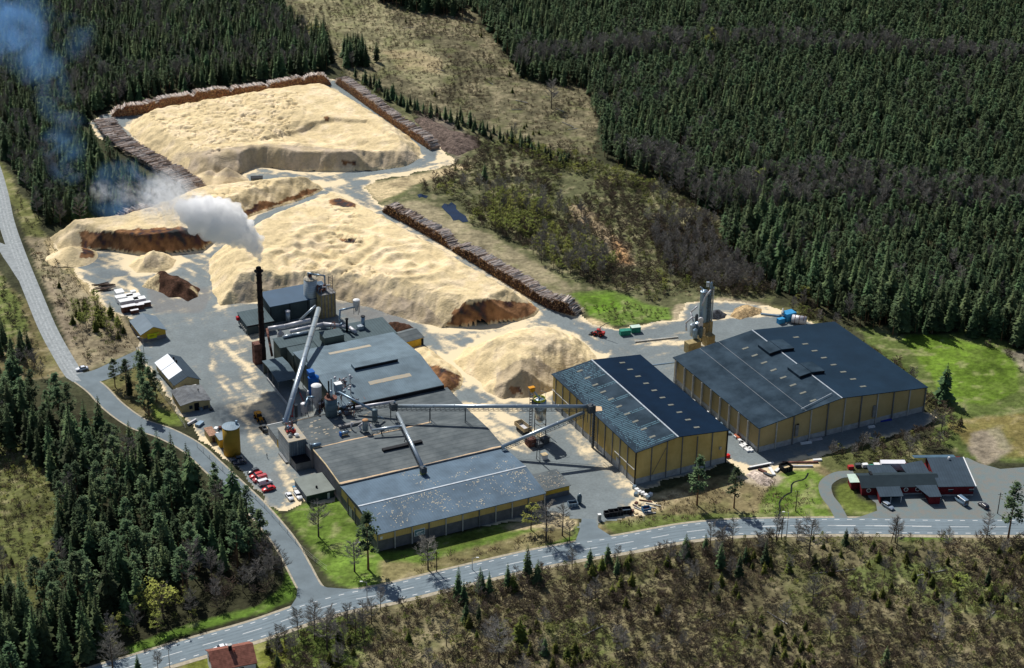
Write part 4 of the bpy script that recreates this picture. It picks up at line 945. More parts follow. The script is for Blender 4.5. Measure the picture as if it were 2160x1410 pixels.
# back annexes
f = site('mill_annex', 'dark low mill annex behind the ridge-vented hall with a box penthouse', 'mill building', -76.0, -1.4)
f.part('wall', bx(6.0, 28.0, 0, 14.3, 0, 7.7), M_wallgrn); f.part('wall', bx(-2.0, 5.9, 0, 13.6, 0, 7.5), M_wallgrn)
rf = f.part('roof', MB().slab([(-2.2, 0, 7.85), (28.3, 0, 7.85), (28.3, 14.5, 8.1), (-2.2, 14.5, 8.1)], .3), M_roofgrn)
pp = f.part('penthouse', bx(.5, 8.0, 1.8, 7.1, 8.0, 10.7), M_wallgrn); f.part('penthouse_roof', bx(.3, 8.2, 1.6, 7.3, 10.7, 10.9), M_roofgrn, pp)
f = site('mill_annex', 'stepped grey-roofed mill annex on the chimney side', 'mill building', -90.8, -1.4)
f.part('wall', bx(0, 12.5, 6.8, 14.2, 0, 7.6), M_wallgrn); f.part('roof', MB().slab([(-.2, 6.6, 7.8), (12.6, 6.6, 7.8), (12.6, 14.4, 8.1), (-.2, 14.4, 8.1)], .2), M_roofgrn)
f.part('wall', bx(2.4, 12.5, 0, 6.7, 0, 7.3), M_wallgrn); f.part('roof', MB().slab([(2.2, -.1, 7.4), (12.6, -.1, 7.4), (12.6, 6.55, 7.65), (2.2, 6.55, 7.65)], .2), M_roofgrn)

# ---- canopy shed on posts left of the mill ----
f = site('canopy_shed', 'open shed with a folded corrugated roof on posts beside the chimney', 'shed', -98.4, -13.0)
M_corr = mat('corrugated_roof', (.085, .125, .15), .7, .12, .4, stripes=(0, .5, .35))
f.part('roof', MB().slab([(-.2, -.2, 4.6), (7.6, -.2, 4.6), (7.6, 9.5, 5.7), (-.2, 9.5, 5.7)], .14).slab([(-.2, 9.5, 5.7), (7.6, 9.5, 5.7), (7.6, 16.5, 5.1), (-.2, 16.5, 5.1)], .14), M_corr)
for x, y, h_ in ((0, 0, 4.4), (0, 5.8, 5.0), (0, 11, 5.4), (0, 16, 4.9), (7.1, 0, 4.4)): f.part('post', bx(x, x + .22, y, y + .22, 0, h_), M_post)
f.part('back_wall', bx(.3, 7.4, 16.0, 16.2, 0, 4.9), M_wallgrn); f.part('side_wall', bx(7.2, 7.4, 6.0, 15.9, 0, 4.8), M_wallgrn)
f.part('low_wall', bx(-.5, -.2, -14.5, 11, 0, 1.1), M_conc)

# ---- boiler house F and G ----
f = site('boiler_house', 'tall dark slate boiler house with a blue-grey sheet roof', 'boiler house', -82.2, 40.2)
f.part('wall', bx(0, 24.6, 0, 10.4, 0, 7.2), M_walldk); f.part('roof', MB().slab([(-.3, -.4, 7.3), (24.9, -.4, 7.3), (24.9, 10.8, 8.6), (-.3, 10.8, 8.6)], .25), mat('blue_sheet_roof', (.045, .095, .16), .6, .08, .2, stripes=(0, .7, .2), spec=.2))
f.part('gable_top', MB().add([(0, 0, 7.1), (0, 10.4, 7.1), (0, 10.4, 8.3)], [(0, 2, 1)]), M_walldk)
for x in (7.6, 14.8, 21.8): f.part('pilaster', bx(x, x + .3, -.14, -.0, 0, 7.1), M_black)
for x in (-.1, 24.4): f.part('corner_trim', bx(x, x + .3, -.16, .1, 0, 7.1), M_black)
f = site('pump_house', 'low dark grey shed with round vents in its end wall beside the boiler house', 'shed', -93.4, 34.6)
f.part('wall', bx(0, 10.2, 0, 11.2, 0, 3.9), M_walldk); f.part('roof', MB().slab([(-.25, -.3, 3.95), (10.5, -.3, 3.95), (10.5, 11.5, 4.5), (-.25, 11.5, 4.5)], .2), M_roofgrn)
f.part('fascia', bx(-.3, 10.4, -.42, -.31, 3.4, 4.0), M_black)
for i in range(6): f.part('wall_vent', MB().tube((-.12, 1.2 + i * 1.5, 1.4), (-.5, 1.2 + i * 1.5, 1.4), .42, n=10), M_postl)
f.part('red_box', bx(-1.0, -.02, 9.2, 10.6, 2.0, 3.4), mat('red_box', (.40, .02, .03), .6))

# ---- grey panel tower house on the car-park side ----
f = site('filter_house', 'grey steel-panelled filter house with chip-dusted flat roof under the long conveyor', 'filter house', -111.9, -61.1)
f.part('wall', bx(0, 6.1, 0, 10.6, 0, 8.4), M_alu); f.part('front_panel', bx(.25, 2.85, -.16, -.0, 3.0, 8.1), M_panel); f.part('front_panel', bx(3.2, 5.9, -.16, -.0, 3.0, 8.1), M_panel)
f.part('roof', bx(-.15, 6.25, -.15, 10.75, 8.4, 8.6), M_dustroof)
f.part('roof_fan', MB().lathe((1.6, 3.2, 8.6), [(.5, 0), (.5, .5), (.7, .6), (.3, 1.0), (.05, 1.0)], 12), M_postl); f.part('roof_fan', MB().lathe((3.8, 2.6, 8.6), [(.6, 0), (.6, .7), (.8, .8), (.2, 1.2), (.05, 1.2)], 12), M_white)
f.part('roof_hatch', bx(2.0, 3.0, 4.4, 6.8, 8.6, 9.1), M_postl)
f.part('lower_bay', bx(.5, 6.0, -5.0, -.2, 0, 2.9), M_concd); f.part('bay_roof', bx(.4, 6.1, -5.1, -.1, 2.9, 3.05), M_black)
f.part('pipe_rack', bx(-1.0, -.1, 1.0, 8.0, 0, .6), M_post)
f.part('corner_duct', MB().tube((7.2, -1, 0), (7.2, -1, 6.0), .55, n=12), M_alu)
f = site('loading_shed', 'low flat-roofed shed with a yellow board door beside the filter house', 'shed', -111.5, -50.3)
f.part('wall', bx(0, 5.2, -.0, 11.2, 0, 3.3), M_conc); f.part('roof', bx(-.2, 5.3, -.2, 11.4, 3.3, 3.5), M_rooffelt); f.part('yellow_door', bx(-.08, -.01, .2, 2.0, 0, 2.9), M_yel2); f.part('edge_strip', bx(-.3, 5.3, 11.25, 11.5, 3.3, 3.62), M_white)
f = site('office_annex', 'small green-walled flat-roofed annex beside the two white parked cars', 'annex', -115.1, -86.1)
f.part('wall', bx(0, 9.2, 0, 11.2, 0, 2.7), M_green); f.part('side_wall', bx(-.08, -.01, .2, 11, 0, 2.6), M_panel)
rf = f.part('roof', bx(-.3, 9.5, -.3, 11.5, 2.7, 2.95), mat('annex_felt', (.20, .225, .21), .9, .1, .3)); f.part('roof_fan', MB().lathe((4.5, 3.2, 2.95), [(.35, 0), (.35, .5), (.15, .8), (.02, .8)], 10), M_black, rf)
f.part('door', bx(6.9, 7.7, -.1, -.01, 0, 2.1), M_white); f.part('window', bx(1.0, 2.4, -.1, -.01, 1.0, 1.9), M_glass); f.part('heat_pump', bx(-1.3, -.3, 8.2, 9.6, 0, .9), M_postl)
f.part('blue_crate', bx(-1.0, -.2, 10.0, 10.9, 0, .7), mat('blue_crate', (.05, .22, .40), .6))

# ---- lean-to right of hall C ----
f = site('lean_to', 'chip-flecked lean-to shed at the right end of the front mill hall', 'shed', -48.0, -116.2)
f.part('wall', bx(.1, 11.5, 0, 9.4, 0, 3.6), M_yel2); rf = f.part('roof', MB().slab([(.1, -.4, 3.7), (11.9, -.4, 3.7), (11.9, 9.7, 4.3), (.1, 9.7, 4.3)], .2), M_rooffelt)
fl = MB()
for _ in range(110):
    x, y = random.uniform(1, 11.4), random.uniform(.2, 9); s = random.uniform(.08, .3)
    fl.quad(*[(x + s * math.cos(i * 1.256), y + s * .6 * math.sin(i * 1.256), 3.76 + .6 * (y + .4 + s * .6 * math.sin(i * 1.256)) / 10.1) for i in range(5)])
f.part('chip_flecks', fl, M_dustroof, rf)['kind'] = 'stuff'
f.part('side_panel', bx(.2, 11.4, -.08, -.0, 0, 1.8), M_block)

# ---- gabled houses measured by three eave corners ----
def px_frame(name, label, cat, fl_, fr_, bl_, ze):
    a, b, c = P(*fl_, ze), P(*fr_, ze), P(*bl_, ze); ang = math.atan2(b[1] - a[1], b[0] - a[0]); ux = (b - a)[:2]; W_ = np.linalg.norm(ux); ux = ux / W_; uy = np.array([-ux[1], ux[0]]); D = float((c - a)[:2] @ uy)
    return Frame(name, label, cat, a[:2], ang), W_, D
f, W_, D = px_frame('weigh_house', 'little yellow gatehouse with a lime sign and slate-blue saddle roof', 'gatehouse', (298, 706), (349, 695.5), (279, 678), 3.4)
f.part('wall', wall_gable(W_, D, 3.4, 5.6, rx=W_ * .5), M_yel2); f.part('roof', lift(roof_gable(W_, D, 3.4, 5.6, rx=W_ * .5, ov=.5, t=.18), .18), mat('slate_blue_roof', (.15, .20, .245), .5, .08, .3, stripes=(1, .8, .2)))
f.part('ridge_cap', MB().box((W_ * .5, D / 2, 5.55), (.3, D + 1, .12)), M_ridge); f.part('plinth', bx(-.06, W_ + .06, -.06, D + .06, 0, 1.5), M_mauve)
sg = f.part('lime_sign', bx(2.2, 5.8, -.28, -.14, 1.0, 3.0), mat('lime_sign', (.62, .62, .02), .6)); 
lt = MB()
for i, (ch_w) in enumerate((.28, .30, .30, .26, .22)): bx(3.1 + i * .38, 3.1 + i * .38 + ch_w * .35, -.32, -.282, 1.85, 2.3, lt); bx(3.1 + i * .38, 3.1 + i * .38 + ch_w, -.32, -.282, 2.2, 2.3, lt)
f.part('sign_lettering', lt, M_black, sg); f.part('sign_lamp', bx(4.6, 6.6, -1.1, -.2, 3.0, 3.15), mat('lime_awning', (.6, .62, .05), .6))
f.part('rear_lean_to', bx(.2, W_ - .3, D + .05, D + 3.2, 0, 2.4), M_walldk); f.part('lean_to_roof', bx(.0, W_ - .1, D + .0, D + 3.5, 2.4, 2.6), M_rooffelt)
f, W_, D = px_frame('canteen_house', 'long pale-yellow house whose left roof slope shines white', 'house', (369, 812), (420, 800), (336, 764), 3.1)
f.part('wall', wall_gable(W_, D, 3.1, 5.2, rx=W_ * .52), M_yelpale)
f.part('roof_slope', MB().slab([(W_ * .52, -.5, 5.4), (W_ + .5, -.5, 3.0), (W_ + .5, D + .5, 3.0), (W_ * .52, D + .5, 5.4)], .18), M_greyroof)
M_shine = mat('white_sheet', (.62, .66, .72), .35, .06, .4, metal=.2)
for y0, y1, mm in ((-.5, 4.9, M_greyroof), (4.9, 12.2, M_shine), (12.5, D + .5, M_shine)): f.part('roof_slope', MB().slab([(-.5, y0, 3.0), (W_ * .52, y0, 5.4), (W_ * .52, y1, 5.4), (-.5, y1, 3.0)], .18), mm)
for y in (11.8, 14.5): ch = f.part('chimney', bx(W_ * .55, W_ * .55 + .5, y, y + .5, 5.0, 6.1), M_black)
f.part('window', bx(3.2, 4.1, -.06, -.01, 1.2, 2.2), M_glass)
for i in range(5): f.part('window', bx(-.06, -.01, 2 + i * 3.4, 3.2 + i * 3.4, 1.2, 2.2), M_glass)
f, W_, D = px_frame('workshop_shed', 'weathered grey-roofed workshop shed with a dark open bay', 'shed', (382, 856), (442.5, 844), (358, 826), 3.1)
f.part('wall', wall_gable(W_, D, 3.1, 3.9, rx=W_ * .45), M_yelpale); rf = f.part('roof', lift(roof_gable(W_, D, 3.1, 3.9, rx=W_ * .45, ov=.4, t=.15), .15), mat('weathered_sheet', (.17, .18, .19), .8, .25, .7, stripes=(0, .5, .3)))
f.part('open_bay', bx(W_ * .45, W_ * .62, -.08, -.01, 0, 3.0), M_black); f.part('window', bx(2.8, 4.0, -.08, -.01, 1.0, 2.4), M_glass); f.part('roof_cowl', MB().lathe((W_ * .8, D * .6, 3.8), [(.2, 0), (.2, .5), (.3, .6), (.02, .8)], 8), M_black, rf)
f.part('rear_strip', bx(2, W_ - 1, D + .2, D + 1.6, 0, 3.0), M_white)
f, W_, D = px_frame('yellow_store', 'small bright yellow shed with a dark roof tucked beside the mill', 'shed', (853, 723), (893, 712), (838, 702), 3.0)
f.part('wall', wall_gable(W_, D, 3.0, 4.1, ry=D * .65), M_yel2); f.part('roof', lift(roof_gable(W_, D, 3.0, 4.1, ry=D * .65, ov=.3, t=.2), .2), M_rooffelt); f.part('black_opening', bx(W_ - .9, W_ + .02, -.12, -.01, 0, 2.6), M_black)

# ---- red building by the main road ----
f, W_, D = px_frame('red_hall', 'big red hall with a slate roof and white verge at the gravel yard', 'red building', (1981, 1027), (2055, 1026), (1940, 969), 3.6)
D = 17.6
f.part('wall', bx(0, W_, 0, D, 0, 3.6), M_red); f.part('roof', MB().slab([(-.3, -.4, 3.8), (W_ + .3, -.4, 3.8), (W_ + .3, D - 1.8, 5.2), (-.3, D - 1.8, 5.2)], .2), M_greyroof)
f.part('upper_wall', bx(.1, W_ - .1, 8, D, 3.5, 4.4), M_red); f.part('back_slope', MB().slab([(-4.4, D - 1.75, 5.2), (W_ - 2, D - 1.75, 5.2), (W_ - 2, D + 1.2, 4.4), (-4.4, D + 1.2, 4.4)], .2), mat('dark_blue_sheet', (.06, .11, .16), .5))
f.part('verge_board', MB().slab([(W_ + .3, -.4, 3.9), (W_ + .65, -.4, 3.9), (W_ + .65, D - 1.8, 5.3), (W_ + .3, D - 1.8, 5.3)], .35), M_white)
f.part('plinth', bx(.5, W_ + .05, -.12, -.01, 0, .6), M_conc)
for x in (3.2, 10.0): wn = f.part('window', bx(x, x + 1.5, -.1, -.01, 1.6, 2.5), M_glass); f.part('window_frame', bx(x - .12, x + 1.62, -.14, -.105, 2.5, 2.62), M_white, wn)
f.part('chimney', bx(W_ - 5, W_ - 4.4, D - 3.2, D - 2.6, 5.0, 6.0), M_white)
f, W_, D = px_frame('red_wing', 'red wing with a grey roof sloping down from the big red hall', 'red building', (1920, 1003), (1963, 1003), (1910, 981), 3.8)
f.part('wall', bx(0, W_, 0, 8, 0, 3.7), M_red); f.part('roof', MB().slab([(-.3, -1.5, 3.6), (W_ + .4, -1.5, 4.0), (W_ - 1.2, 8.2, 4.6), (-2.0, 6.5, 4.0)], .2), M_greyroof)
f, W_, D = px_frame('red_longhouse', 'long narrow red house with a dark roof and entrance porch by the road', 'red building', (1819, 1029), (1981, 1025), (1817, 1010), 3.0)
f.part('wall', wall_gable(W_, 8.6, 3.0, 4.6, ry=4.6), M_red); rf = f.part('roof', lift(roof_gable(W_, 8.6, 3.0, 4.6, ry=4.6, ov=.4, t=.18), .18), mat('dark_felt_shingle', (.022, .036, .046), .8, .1, .4))
for x in (2.2, 14.5, 18.3): wn = f.part('window', MB().tube((x, -.02, 1.9), (x, -.12, 1.9), .55, n=16), M_glass); f.part('window_frame', MB().tube((x, -.01, 1.9), (x, -.08, 1.9), .75, n=16), M_white, wn)
f.part('roof_opening', bx(3.6, 4.4, 4.8, 7.0, 4.3, 4.95), M_black, rf); f.part('plinth', bx(12, 20, -.1, -.01, 0, .5), M_conc)
p_ = f.part('porch', bx(4.7, 5.1, -5.0, -.3, 0, 2.7), M_red); f.part('porch_roof', MB().slab([(4.4, -5.4, 2.75), (12.2, -5.4, 2.75), (12.2, -.2, 3.3), (4.4, -.2, 3.3)], .16), M_greyroof, p_); f.part('porch_wall', bx(5.1, 11.9, -1.9, -1.6, 0, 2.6), M_glass, p_)
for x in (8.2, 11.6): f.part('porch_post', bx(x, x + .16, -5.0, -4.84, 0, 2.65), M_white, p_)
p_ = f.part('side_bay', bx(20.6, 24.0, -6.4, -.2, 0, 3.0), M_red); f.part('bay_roof', MB().slab([(17.2, -.2, 3.5), (20.2, -6.8, 3.1), (24.3, -6.8, 3.1), (24.3, -.2, 3.5)], .16), M_greyroof, p_)
f.part('mint_canopy', MB().slab([(-3.2, 3.5, 2.9), (4.0, 3.5, 2.9), (4.0, 8.2, 3.3), (-3.2, 8.2, 3.3)], .12), M_mint); f.part('canopy_wall', bx(-2.6, -.1, 3.8, 8.0, 0, 2.7), M_red)
f.part('back_roof', MB().slab([(4.6, 8.8, 3.0), (14.0, 8.8, 3.0), (12.5, 13.6, 3.3), (4.6, 13.6, 3.3)], .14), M_greyroof)
f, W_, D = px_frame('road_house', 'white house with a brick-red tiled roof and chimney below the main road', 'house', (448, 1413), (540, 1398), (430, 1384), 4.8)
o_ = f.o; a_ = P(451, 1414, 4.8); b_ = P(539, 1397, 4.8); an = math.atan2(b_[1] - a_[1], b_[0] - a_[0]); o_.location = (a_[0], a_[1], 0); o_.rotation_euler = (0, 0, an)
W_ = float(np.linalg.norm((b_ - a_)[:2])); D = 9.6
f.part('wall', wall_gable(W_, D, 4.8, 7.6, ry=D / 2), M_white); rf = f.part('roof', lift(roof_gable(W_, D, 4.8, 7.6, ry=D / 2, ov=.45, t=.2), .2), M_redroof)
ch = f.part('chimney', bx(W_ * .44, W_ * .44 + .9, D / 2 - .9, D / 2 - .1, 7.0, 8.9), M_black); f.part('chimney_cap', bx(W_ * .44 - .1, W_ * .44 + 1.0, D / 2 - 1.0, D / 2, 8.9, 9.1), M_postl, ch)
f.part('roof_vent', MB().lathe((W_ * .56, D / 2 - 1.2, 7.0), [(.2, 0), (.2, .7), (.3, .8), (.02, 1.0)], 8), mat('red_vent', (.5, .12, .08), .6), rf)
for y in (2.2, 5.5): wn = f.part('window', bx(-.08, -.01, y, y + 1.3, 3.2, 4.6), M_glass); f.part('window_frame', bx(-.13, -.085, y - .1, y + 1.4, 4.6, 4.75), M_walldk, wn)
for x in (3, 7): f.part('window', bx(x, x + 1.3, -.08, -.01, 2.8, 4.0), M_glass)
# ------------------------------------------------------------------ mill machinery
M_tube = mat('galvanised_tube', (.36, .42, .47), .32, .08, .25, metal=.55, spec=.6)
M_tubeb = mat('blue_grey_tube', (.20, .28, .36), .35, .1, .3, metal=.5)
M_duct = mat('pale_duct', (.50, .50, .53), .45, .15, .4, metal=.25)
M_truss = mat('truss_steel', (.07, .08, .09), .6, .2, 1)
M_rust = mat('rusty_brown_steel', (.10, .045, .035), .8, .4, .8, col2=(.20, .10, .08))
M_stack = mat('sooty_stack', (.022, .014, .012), .7, .3, .5, col2=(.04, .022, .018))
M_silo = mat('ribbed_silo_steel', (.38, .43, .46), .4, .12, .4, metal=.4, stripes=(2, .9, .35))
M_silod = mat('dark_tank', (.10, .145, .175), .5, .12, .5, metal=.2, stripes=(2, 2.4, .3))
M_blue = mat('bright_blue_tank', (.012, .10, .36), .45, .08, .8)
M_lime = mat('lime_yellow_rail', (.42, .44, .03), .6, .2, .8)
M_orange = mat('orange_paint', (.62, .27, .02), .55, .15, .8)
M_redsteel = mat('red_steel', (.38, .04, .04), .6, .2, .8)
M_bunk = mat('tan_bunker_concrete', (.32, .255, .13), .9, .25, .5)

def ph(v, u, z): return S(v, u, z)
# chimney
c = ph(-95.5, 11.4, 0)
t = thing('chimney_stack', 'tall thin dark chimney with a flared ring, white steam pouring from its top', 'chimney', c)
CH = 38.3
MB().lathe(c, [(1.25, 0), (1.2, 6), (1.05, 6.1), (1.0, 24), (.95, CH - 2.2), (.95, CH - .2), (.8, CH - .2), (.8, CH)], 18).build('shaft', M_stack, t, True)
MB().lathe((c[0], c[1], CH - 1.9), [(.95, 0), (1.7, .25), (1.7, .45), (.95, .5)], 18).build('ring_platform', M_black, t)
mb = MB()
for a_ in range(8):
    q = a_ * math.pi / 4; mb.tube((c[0] + 1.65 * math.cos(q), c[1] + 1.65 * math.sin(q), CH - 1.5), (c[0] + 1.65 * math.cos(q), c[1] + 1.65 * math.sin(q), CH - .5), .04, n=5)
mb.build('guard_rail', M_black, t)
mb = MB()
for i in range(46): mb.box((c[0] - .2, c[1] - 1.25 + .15 * min(1, i / 45), 1 + i * .8), (.5, .06, .06))
mb.tube((c[0] - .45, c[1] - 1.22, 0), (c[0] - .45, c[1] - 1.08, 36), .04, n=5).tube((c[0] + .05, c[1] - 1.22, 0), (c[0] + .05, c[1] - 1.08, 36), .04, n=5); mb.build('ladder', M_black, t)
for i in range(12): MB().lathe((c[0], c[1], 3 + i * 2.9), [(1.0, 0), (1.16, .05), (1.16, .25), (1.0, .3)], 16).build('band', M_stack, t)
MB().box((c[0] - 1.9, c[1] - .4, 0), (3.0, 3.0, 8.2), ANG).build('base_box', M_rust, t)

def conveyor(name, label, a, b, r, legs=(), rail=True, m=None, walkway=True, cat='conveyor'):
    a = np.array(a, float); b = np.array(b, float); o = (a[0], a[1], min(a[2], b[2]) - 1)
    t = thing(name, label, cat, o)
    MB().tube(a, b, r, n=16).build('tube', m or M_tube, t, True)
    d = (b - a) / np.linalg.norm(b - a); s_ = np.cross(d, (0, 0, 1)); s_ /= np.linalg.norm(s_); L = np.linalg.norm(b - a)
    if walkway:
        mb = MB(); n = int(L / 1.6); dn = np.array((0, 0, -1.0))
        for i in range(n + 1):
            p = a + d * L * i / n; q = p + dn * (r + .9); mb.tube(p + dn * r * .8 + s_ * .5, q + s_ * .5, .06, n=4, caps=False)
            if i < n: p2 = a + d * L * (i + 1) / n; mb.tube(q + s_ * .5, p2 + dn * r * .8 + s_ * .5, .05, n=4, caps=False)
        mb.tube(a + dn * (r + .9) + s_ * .5, b + dn * (r + .9) + s_ * .5, .08, n=4); mb.tube(a + dn * (r + .9) - s_ * .5, b + dn * (r + .9) - s_ * .5, .08, n=4); mb.build('truss', M_truss, t)
    for k in range(1, int(L / 7)): p = a + d * 7 * k; MB().tube(p - d * .12, p + d * .12, r + .07, n=14).build('flange', m or M_tube, t)
    for f_, zb in legs:
        p = a + d * L * f_; mb = MB()
        for sg in (-1, 1): mb.tube((p[0] + s_[0] * .4 * sg, p[1] + s_[1] * .4 * sg, p[2] - r), (p[0] + s_[0] * 1.3 * sg, p[1] + s_[1] * 1.3 * sg, zb), .13, n=6)
        for z in np.arange(zb + 1.5, p[2] - r - 1, 2.2): mb.tube((p[0] - s_[0] * .9, p[1] - s_[1] * .9, z), (p[0] + s_[0] * .9, p[1] + s_[1] * .9, z), .06, n=4)
        mb.build('support', M_truss, t)
    return t
zt1 = 15.5
A1 = P(672, 652, zt1); B1 = P(601, 893, 10.4)
conveyor('conveyor_tube', 'longest fat silver conveyor tube slanting from the back silos down to the filter house', A1, B1, .95, [(.42, 0), (.8, 0)], walkway=False)
conveyor('conveyor_tube', 'straight silver conveyor tube bridging from the mill roof to the middle storage hall', P(828, 857, 12.2), P(1246, 858, 16.3), .68, [(.19, 7.3), (.37, 0)])
conveyor('conveyor_tube', 'silver conveyor tube rising from the front mill hall to the middle storage hall', P(1058, 943, 8.8), P(1232, 870, 14.6), .62, [(.45, 0)])
conveyor('conveyor_tube', 'silver conveyor tube running down over the felt roof to the chip-flecked roof', P(838, 872, 11.2), P(893, 989, 9.4), .62, [(.4, 7.5)])
conveyor('conveyor_tube', 'short bright conveyor tube joining the felt roof conveyor from the left', P(784, 908, 9.8), P(854, 898, 10.6), .45, [(.3, 7.2)])
conveyor('conveyor_tube', 'short pale conveyor tube along the lower edge of the ridge-vented roof', P(750, 860, 9.6), P(832, 848, 12.0), .55, [(.5, 7.2)], m=M_duct)
conveyor('conveyor_tube', 'thin sloping tube from the tank cluster down to the roof blowers', P(712, 826, 14.5), P(790, 868, 10.2), .42, [], m=M_tubeb, walkway=False)
conveyor('conveyor_tube', 'small tube climbing from the boiler house ducts to the silo head', P(632, 676, 9.6), P(666, 645, 15.0), .42, [], walkway=False)
def headbox(name, label, p, d, m, zb=None):
    t = thing(name, label, 'conveyor head', (p[0], p[1], p[2] - d[2] / 2)); MB().box((p[0], p[1], p[2] - d[2] / 2), d, ANG).build('housing', m, t)
    mb = MB()
    for sx in (-1, 1):
        for sy in (-1, 1): mb.tube((p[0] + sx * d[0] * .45, p[1] + sy * d[1] * .45, zb if zb is not None else p[2] - d[2] * 1.2), (p[0] + sx * d[0] * .45, p[1] + sy * d[1] * .45, p[2]), .1, n=5)
    mb.tube((p[0] - d[0] * .7, p[1] - d[1] * .7, p[2] + d[2] * .7), (p[0] + d[0] * .7, p[1] - d[1] * .7, p[2] + d[2] * .7), .05, n=4); mb.build('stand', M_truss, t)
    MB().tube((p[0], p[1], p[2] + d[2] * .4), (p[0] + .6, p[1] - .3, p[2] + d[2] * .8), .3, n=10).build('motor', M_tubeb, t)
    return t
headbox('transfer_tower', 'dark transfer tower where the roof conveyors meet', P(830, 857, 12.3), (2.2, 2.2, 2.4), M_truss, 7.3)
headbox('transfer_tower', 'conveyor head on the eave of the middle storage hall', P(1247, 862, 15.8), (2.4, 2.2, 2.6), M_truss, 11.0)
t = headbox('transfer_tower', 'small conveyor head with a lime bin over the chip-flecked roof', P(893, 991, 9.5), (1.8, 1.8, 1.9), M_truss, 7.2)
p = P(891, 995, 8.3); MB().box((p[0], p[1], 7.6), (1.4, 1.2, 1.5), ANG).build('lime_bin', M_lime, t)
q = P(1248, 880, 12); mb = MB(); 
t = thing('conveyor_mast', 'thick dark lattice mast against the yellow wall under the conveyor head', 'mast', (q[0], q[1], 0))
MB().box((S(-15.4, -93)[0], S(-15.4, -93)[1], 0), (.7, .7, 14.4), ANG).build('shaft', M_truss, t)
mb = MB()
for z in range(1, 14): mb.box((S(-15.4, -93)[0], S(-15.4, -93)[1], z), (.95, .95, .12), ANG)
mb.build('bracing', M_truss, t)

# back silo group
c = P(657, 661, 0); c = (c[0], c[1], 0)
t = thing('steel_silo', 'round ribbed steel silo beside the boiler house', 'silo', c)
MB().lathe(c, [(2.55, 0), (2.55, 14.6)], 28).build('barrel', M_silo, t, True); MB().lathe((c[0], c[1], 14.6), [(2.65, 0), (2.65, .2), (.6, 1.0), (.1, 1.1)], 28).build('cap', M_dustroof, t)
mb = MB()
for i in range(14): q = i * 2 * math.pi / 14; mb.tube((c[0] + 2.5 * math.cos(q), c[1] + 2.5 * math.sin(q), 14.7), (c[0] + 2.5 * math.cos(q), c[1] + 2.5 * math.sin(q), 15.8), .05, n=4)
mb.build('guard_rail', M_truss, t)
mb = MB()
for i in range(30): mb.box((c[0] - 2.62, c[1] - .3, .5 + i * .48), (.08, .5, .06))
mb.build('ladder', M_postl, t)
MB().path([(c[0] - .8, c[1], 15.6), (c[0] - .8, c[1], 17.0), (c[0] + 1.8, c[1] - .3, 16.6), (c[0] + 5.6, c[1] - .6, 16.3), (c[0] + 5.6, c[1] - .6, 12.5)], .3, 8).build('feed_pipe', M_tubeb, t, True)
MB().box((c[0], c[1] - .3, 15.4), (1.1, 1.0, 1.1), ANG).build('feed_box', M_rust, t)
c2 = ph(-60.5, 38.6, 0)
t = thing('bunker_silo', 'square tan concrete bunker with machinery on top under the long conveyor head', 'bunker', c2)
MB().box(c2, (6.2, 5.2, 9.8), ANG).build('bunker', M_bunk, t); 
mb = MB()
for i in range(5): q = S(-63.2 + i * 1.35, 38.6 - 2.68); mb.box((q[0], q[1], 0), (.35, .25, 9.7), ANG)
mb.build('rib', M_concd, t); MB().box((c2[0], c2[1], 9.8), (6.6, 5.6, .25), ANG).build('deck', M_concd, t)
rngm = random.Random(12)
for k in range(9):
    q = S(-60.5 + rngm.uniform(-2.6, 2.6), 38.6 + rngm.uniform(-2.2, 2.2)); h_ = rngm.uniform(.8, 3.4)
    if k % 3 == 0: MB().box((q[0], q[1], 10.05), (rngm.uniform(.8, 1.7), rngm.uniform(.8, 1.6), h_), ANG + rngm.uniform(-.3, .3)).build('drive_box', [M_rust, M_duct, M_truss][k % 3], t)
    elif k % 3 == 1: MB().tube((q[0], q[1], 10.05), (q[0], q[1], 10.05 + h_), .45, n=10).build('motor', M_tubeb, t)
    else: MB().path([(q[0], q[1], 10.1), (q[0], q[1], 11.2 + h_ * .5), (q[0] + 1.5, q[1] - .6, 11.5 + h_ * .5)], .2, 6).build('pipe', M_duct, t)
MB().path([ph(-57, 40, 0), ph(-57, 40, 15.5)], .12, 5).tube(ph(-58.6, 40, 0), ph(-58.6, 40, 15.5), .12, n=5).build('lift_leg', M_truss, t)
mb = MB()
for z in range(0, 15): mb.tube(ph(-57, 40, z), ph(-58.6, 40, z + 1), .06, n=4)
mb.build('lift_bracing', M_rust, t)
def deck_rail(t, v0, v1, u0, u1, z):
    mb = MB()
    cs = [S(v0, u0, z), S(v1, u0, z), S(v1, u1, z), S(v0, u1, z)]
    for i in range(4):
        a, b = cs[i], cs[(i + 1) % 4]; n = max(1, int(np.linalg.norm(b - a) / 1.2))
        for k in range(n): q = a + (b - a) * k / n; mb.tube(q, q + (0, 0, 1.1), .04, n=4)
        mb.tube(a + (0, 0, 1.1), b + (0, 0, 1.1), .04, n=4); mb.tube(a + (0, 0, .6), b + (0, 0, .6), .03, n=4)
    mb.build('guard_rail', M_truss, t)
deck_rail(t, -63.6, -57.4, 36, 41.2, 10.05)

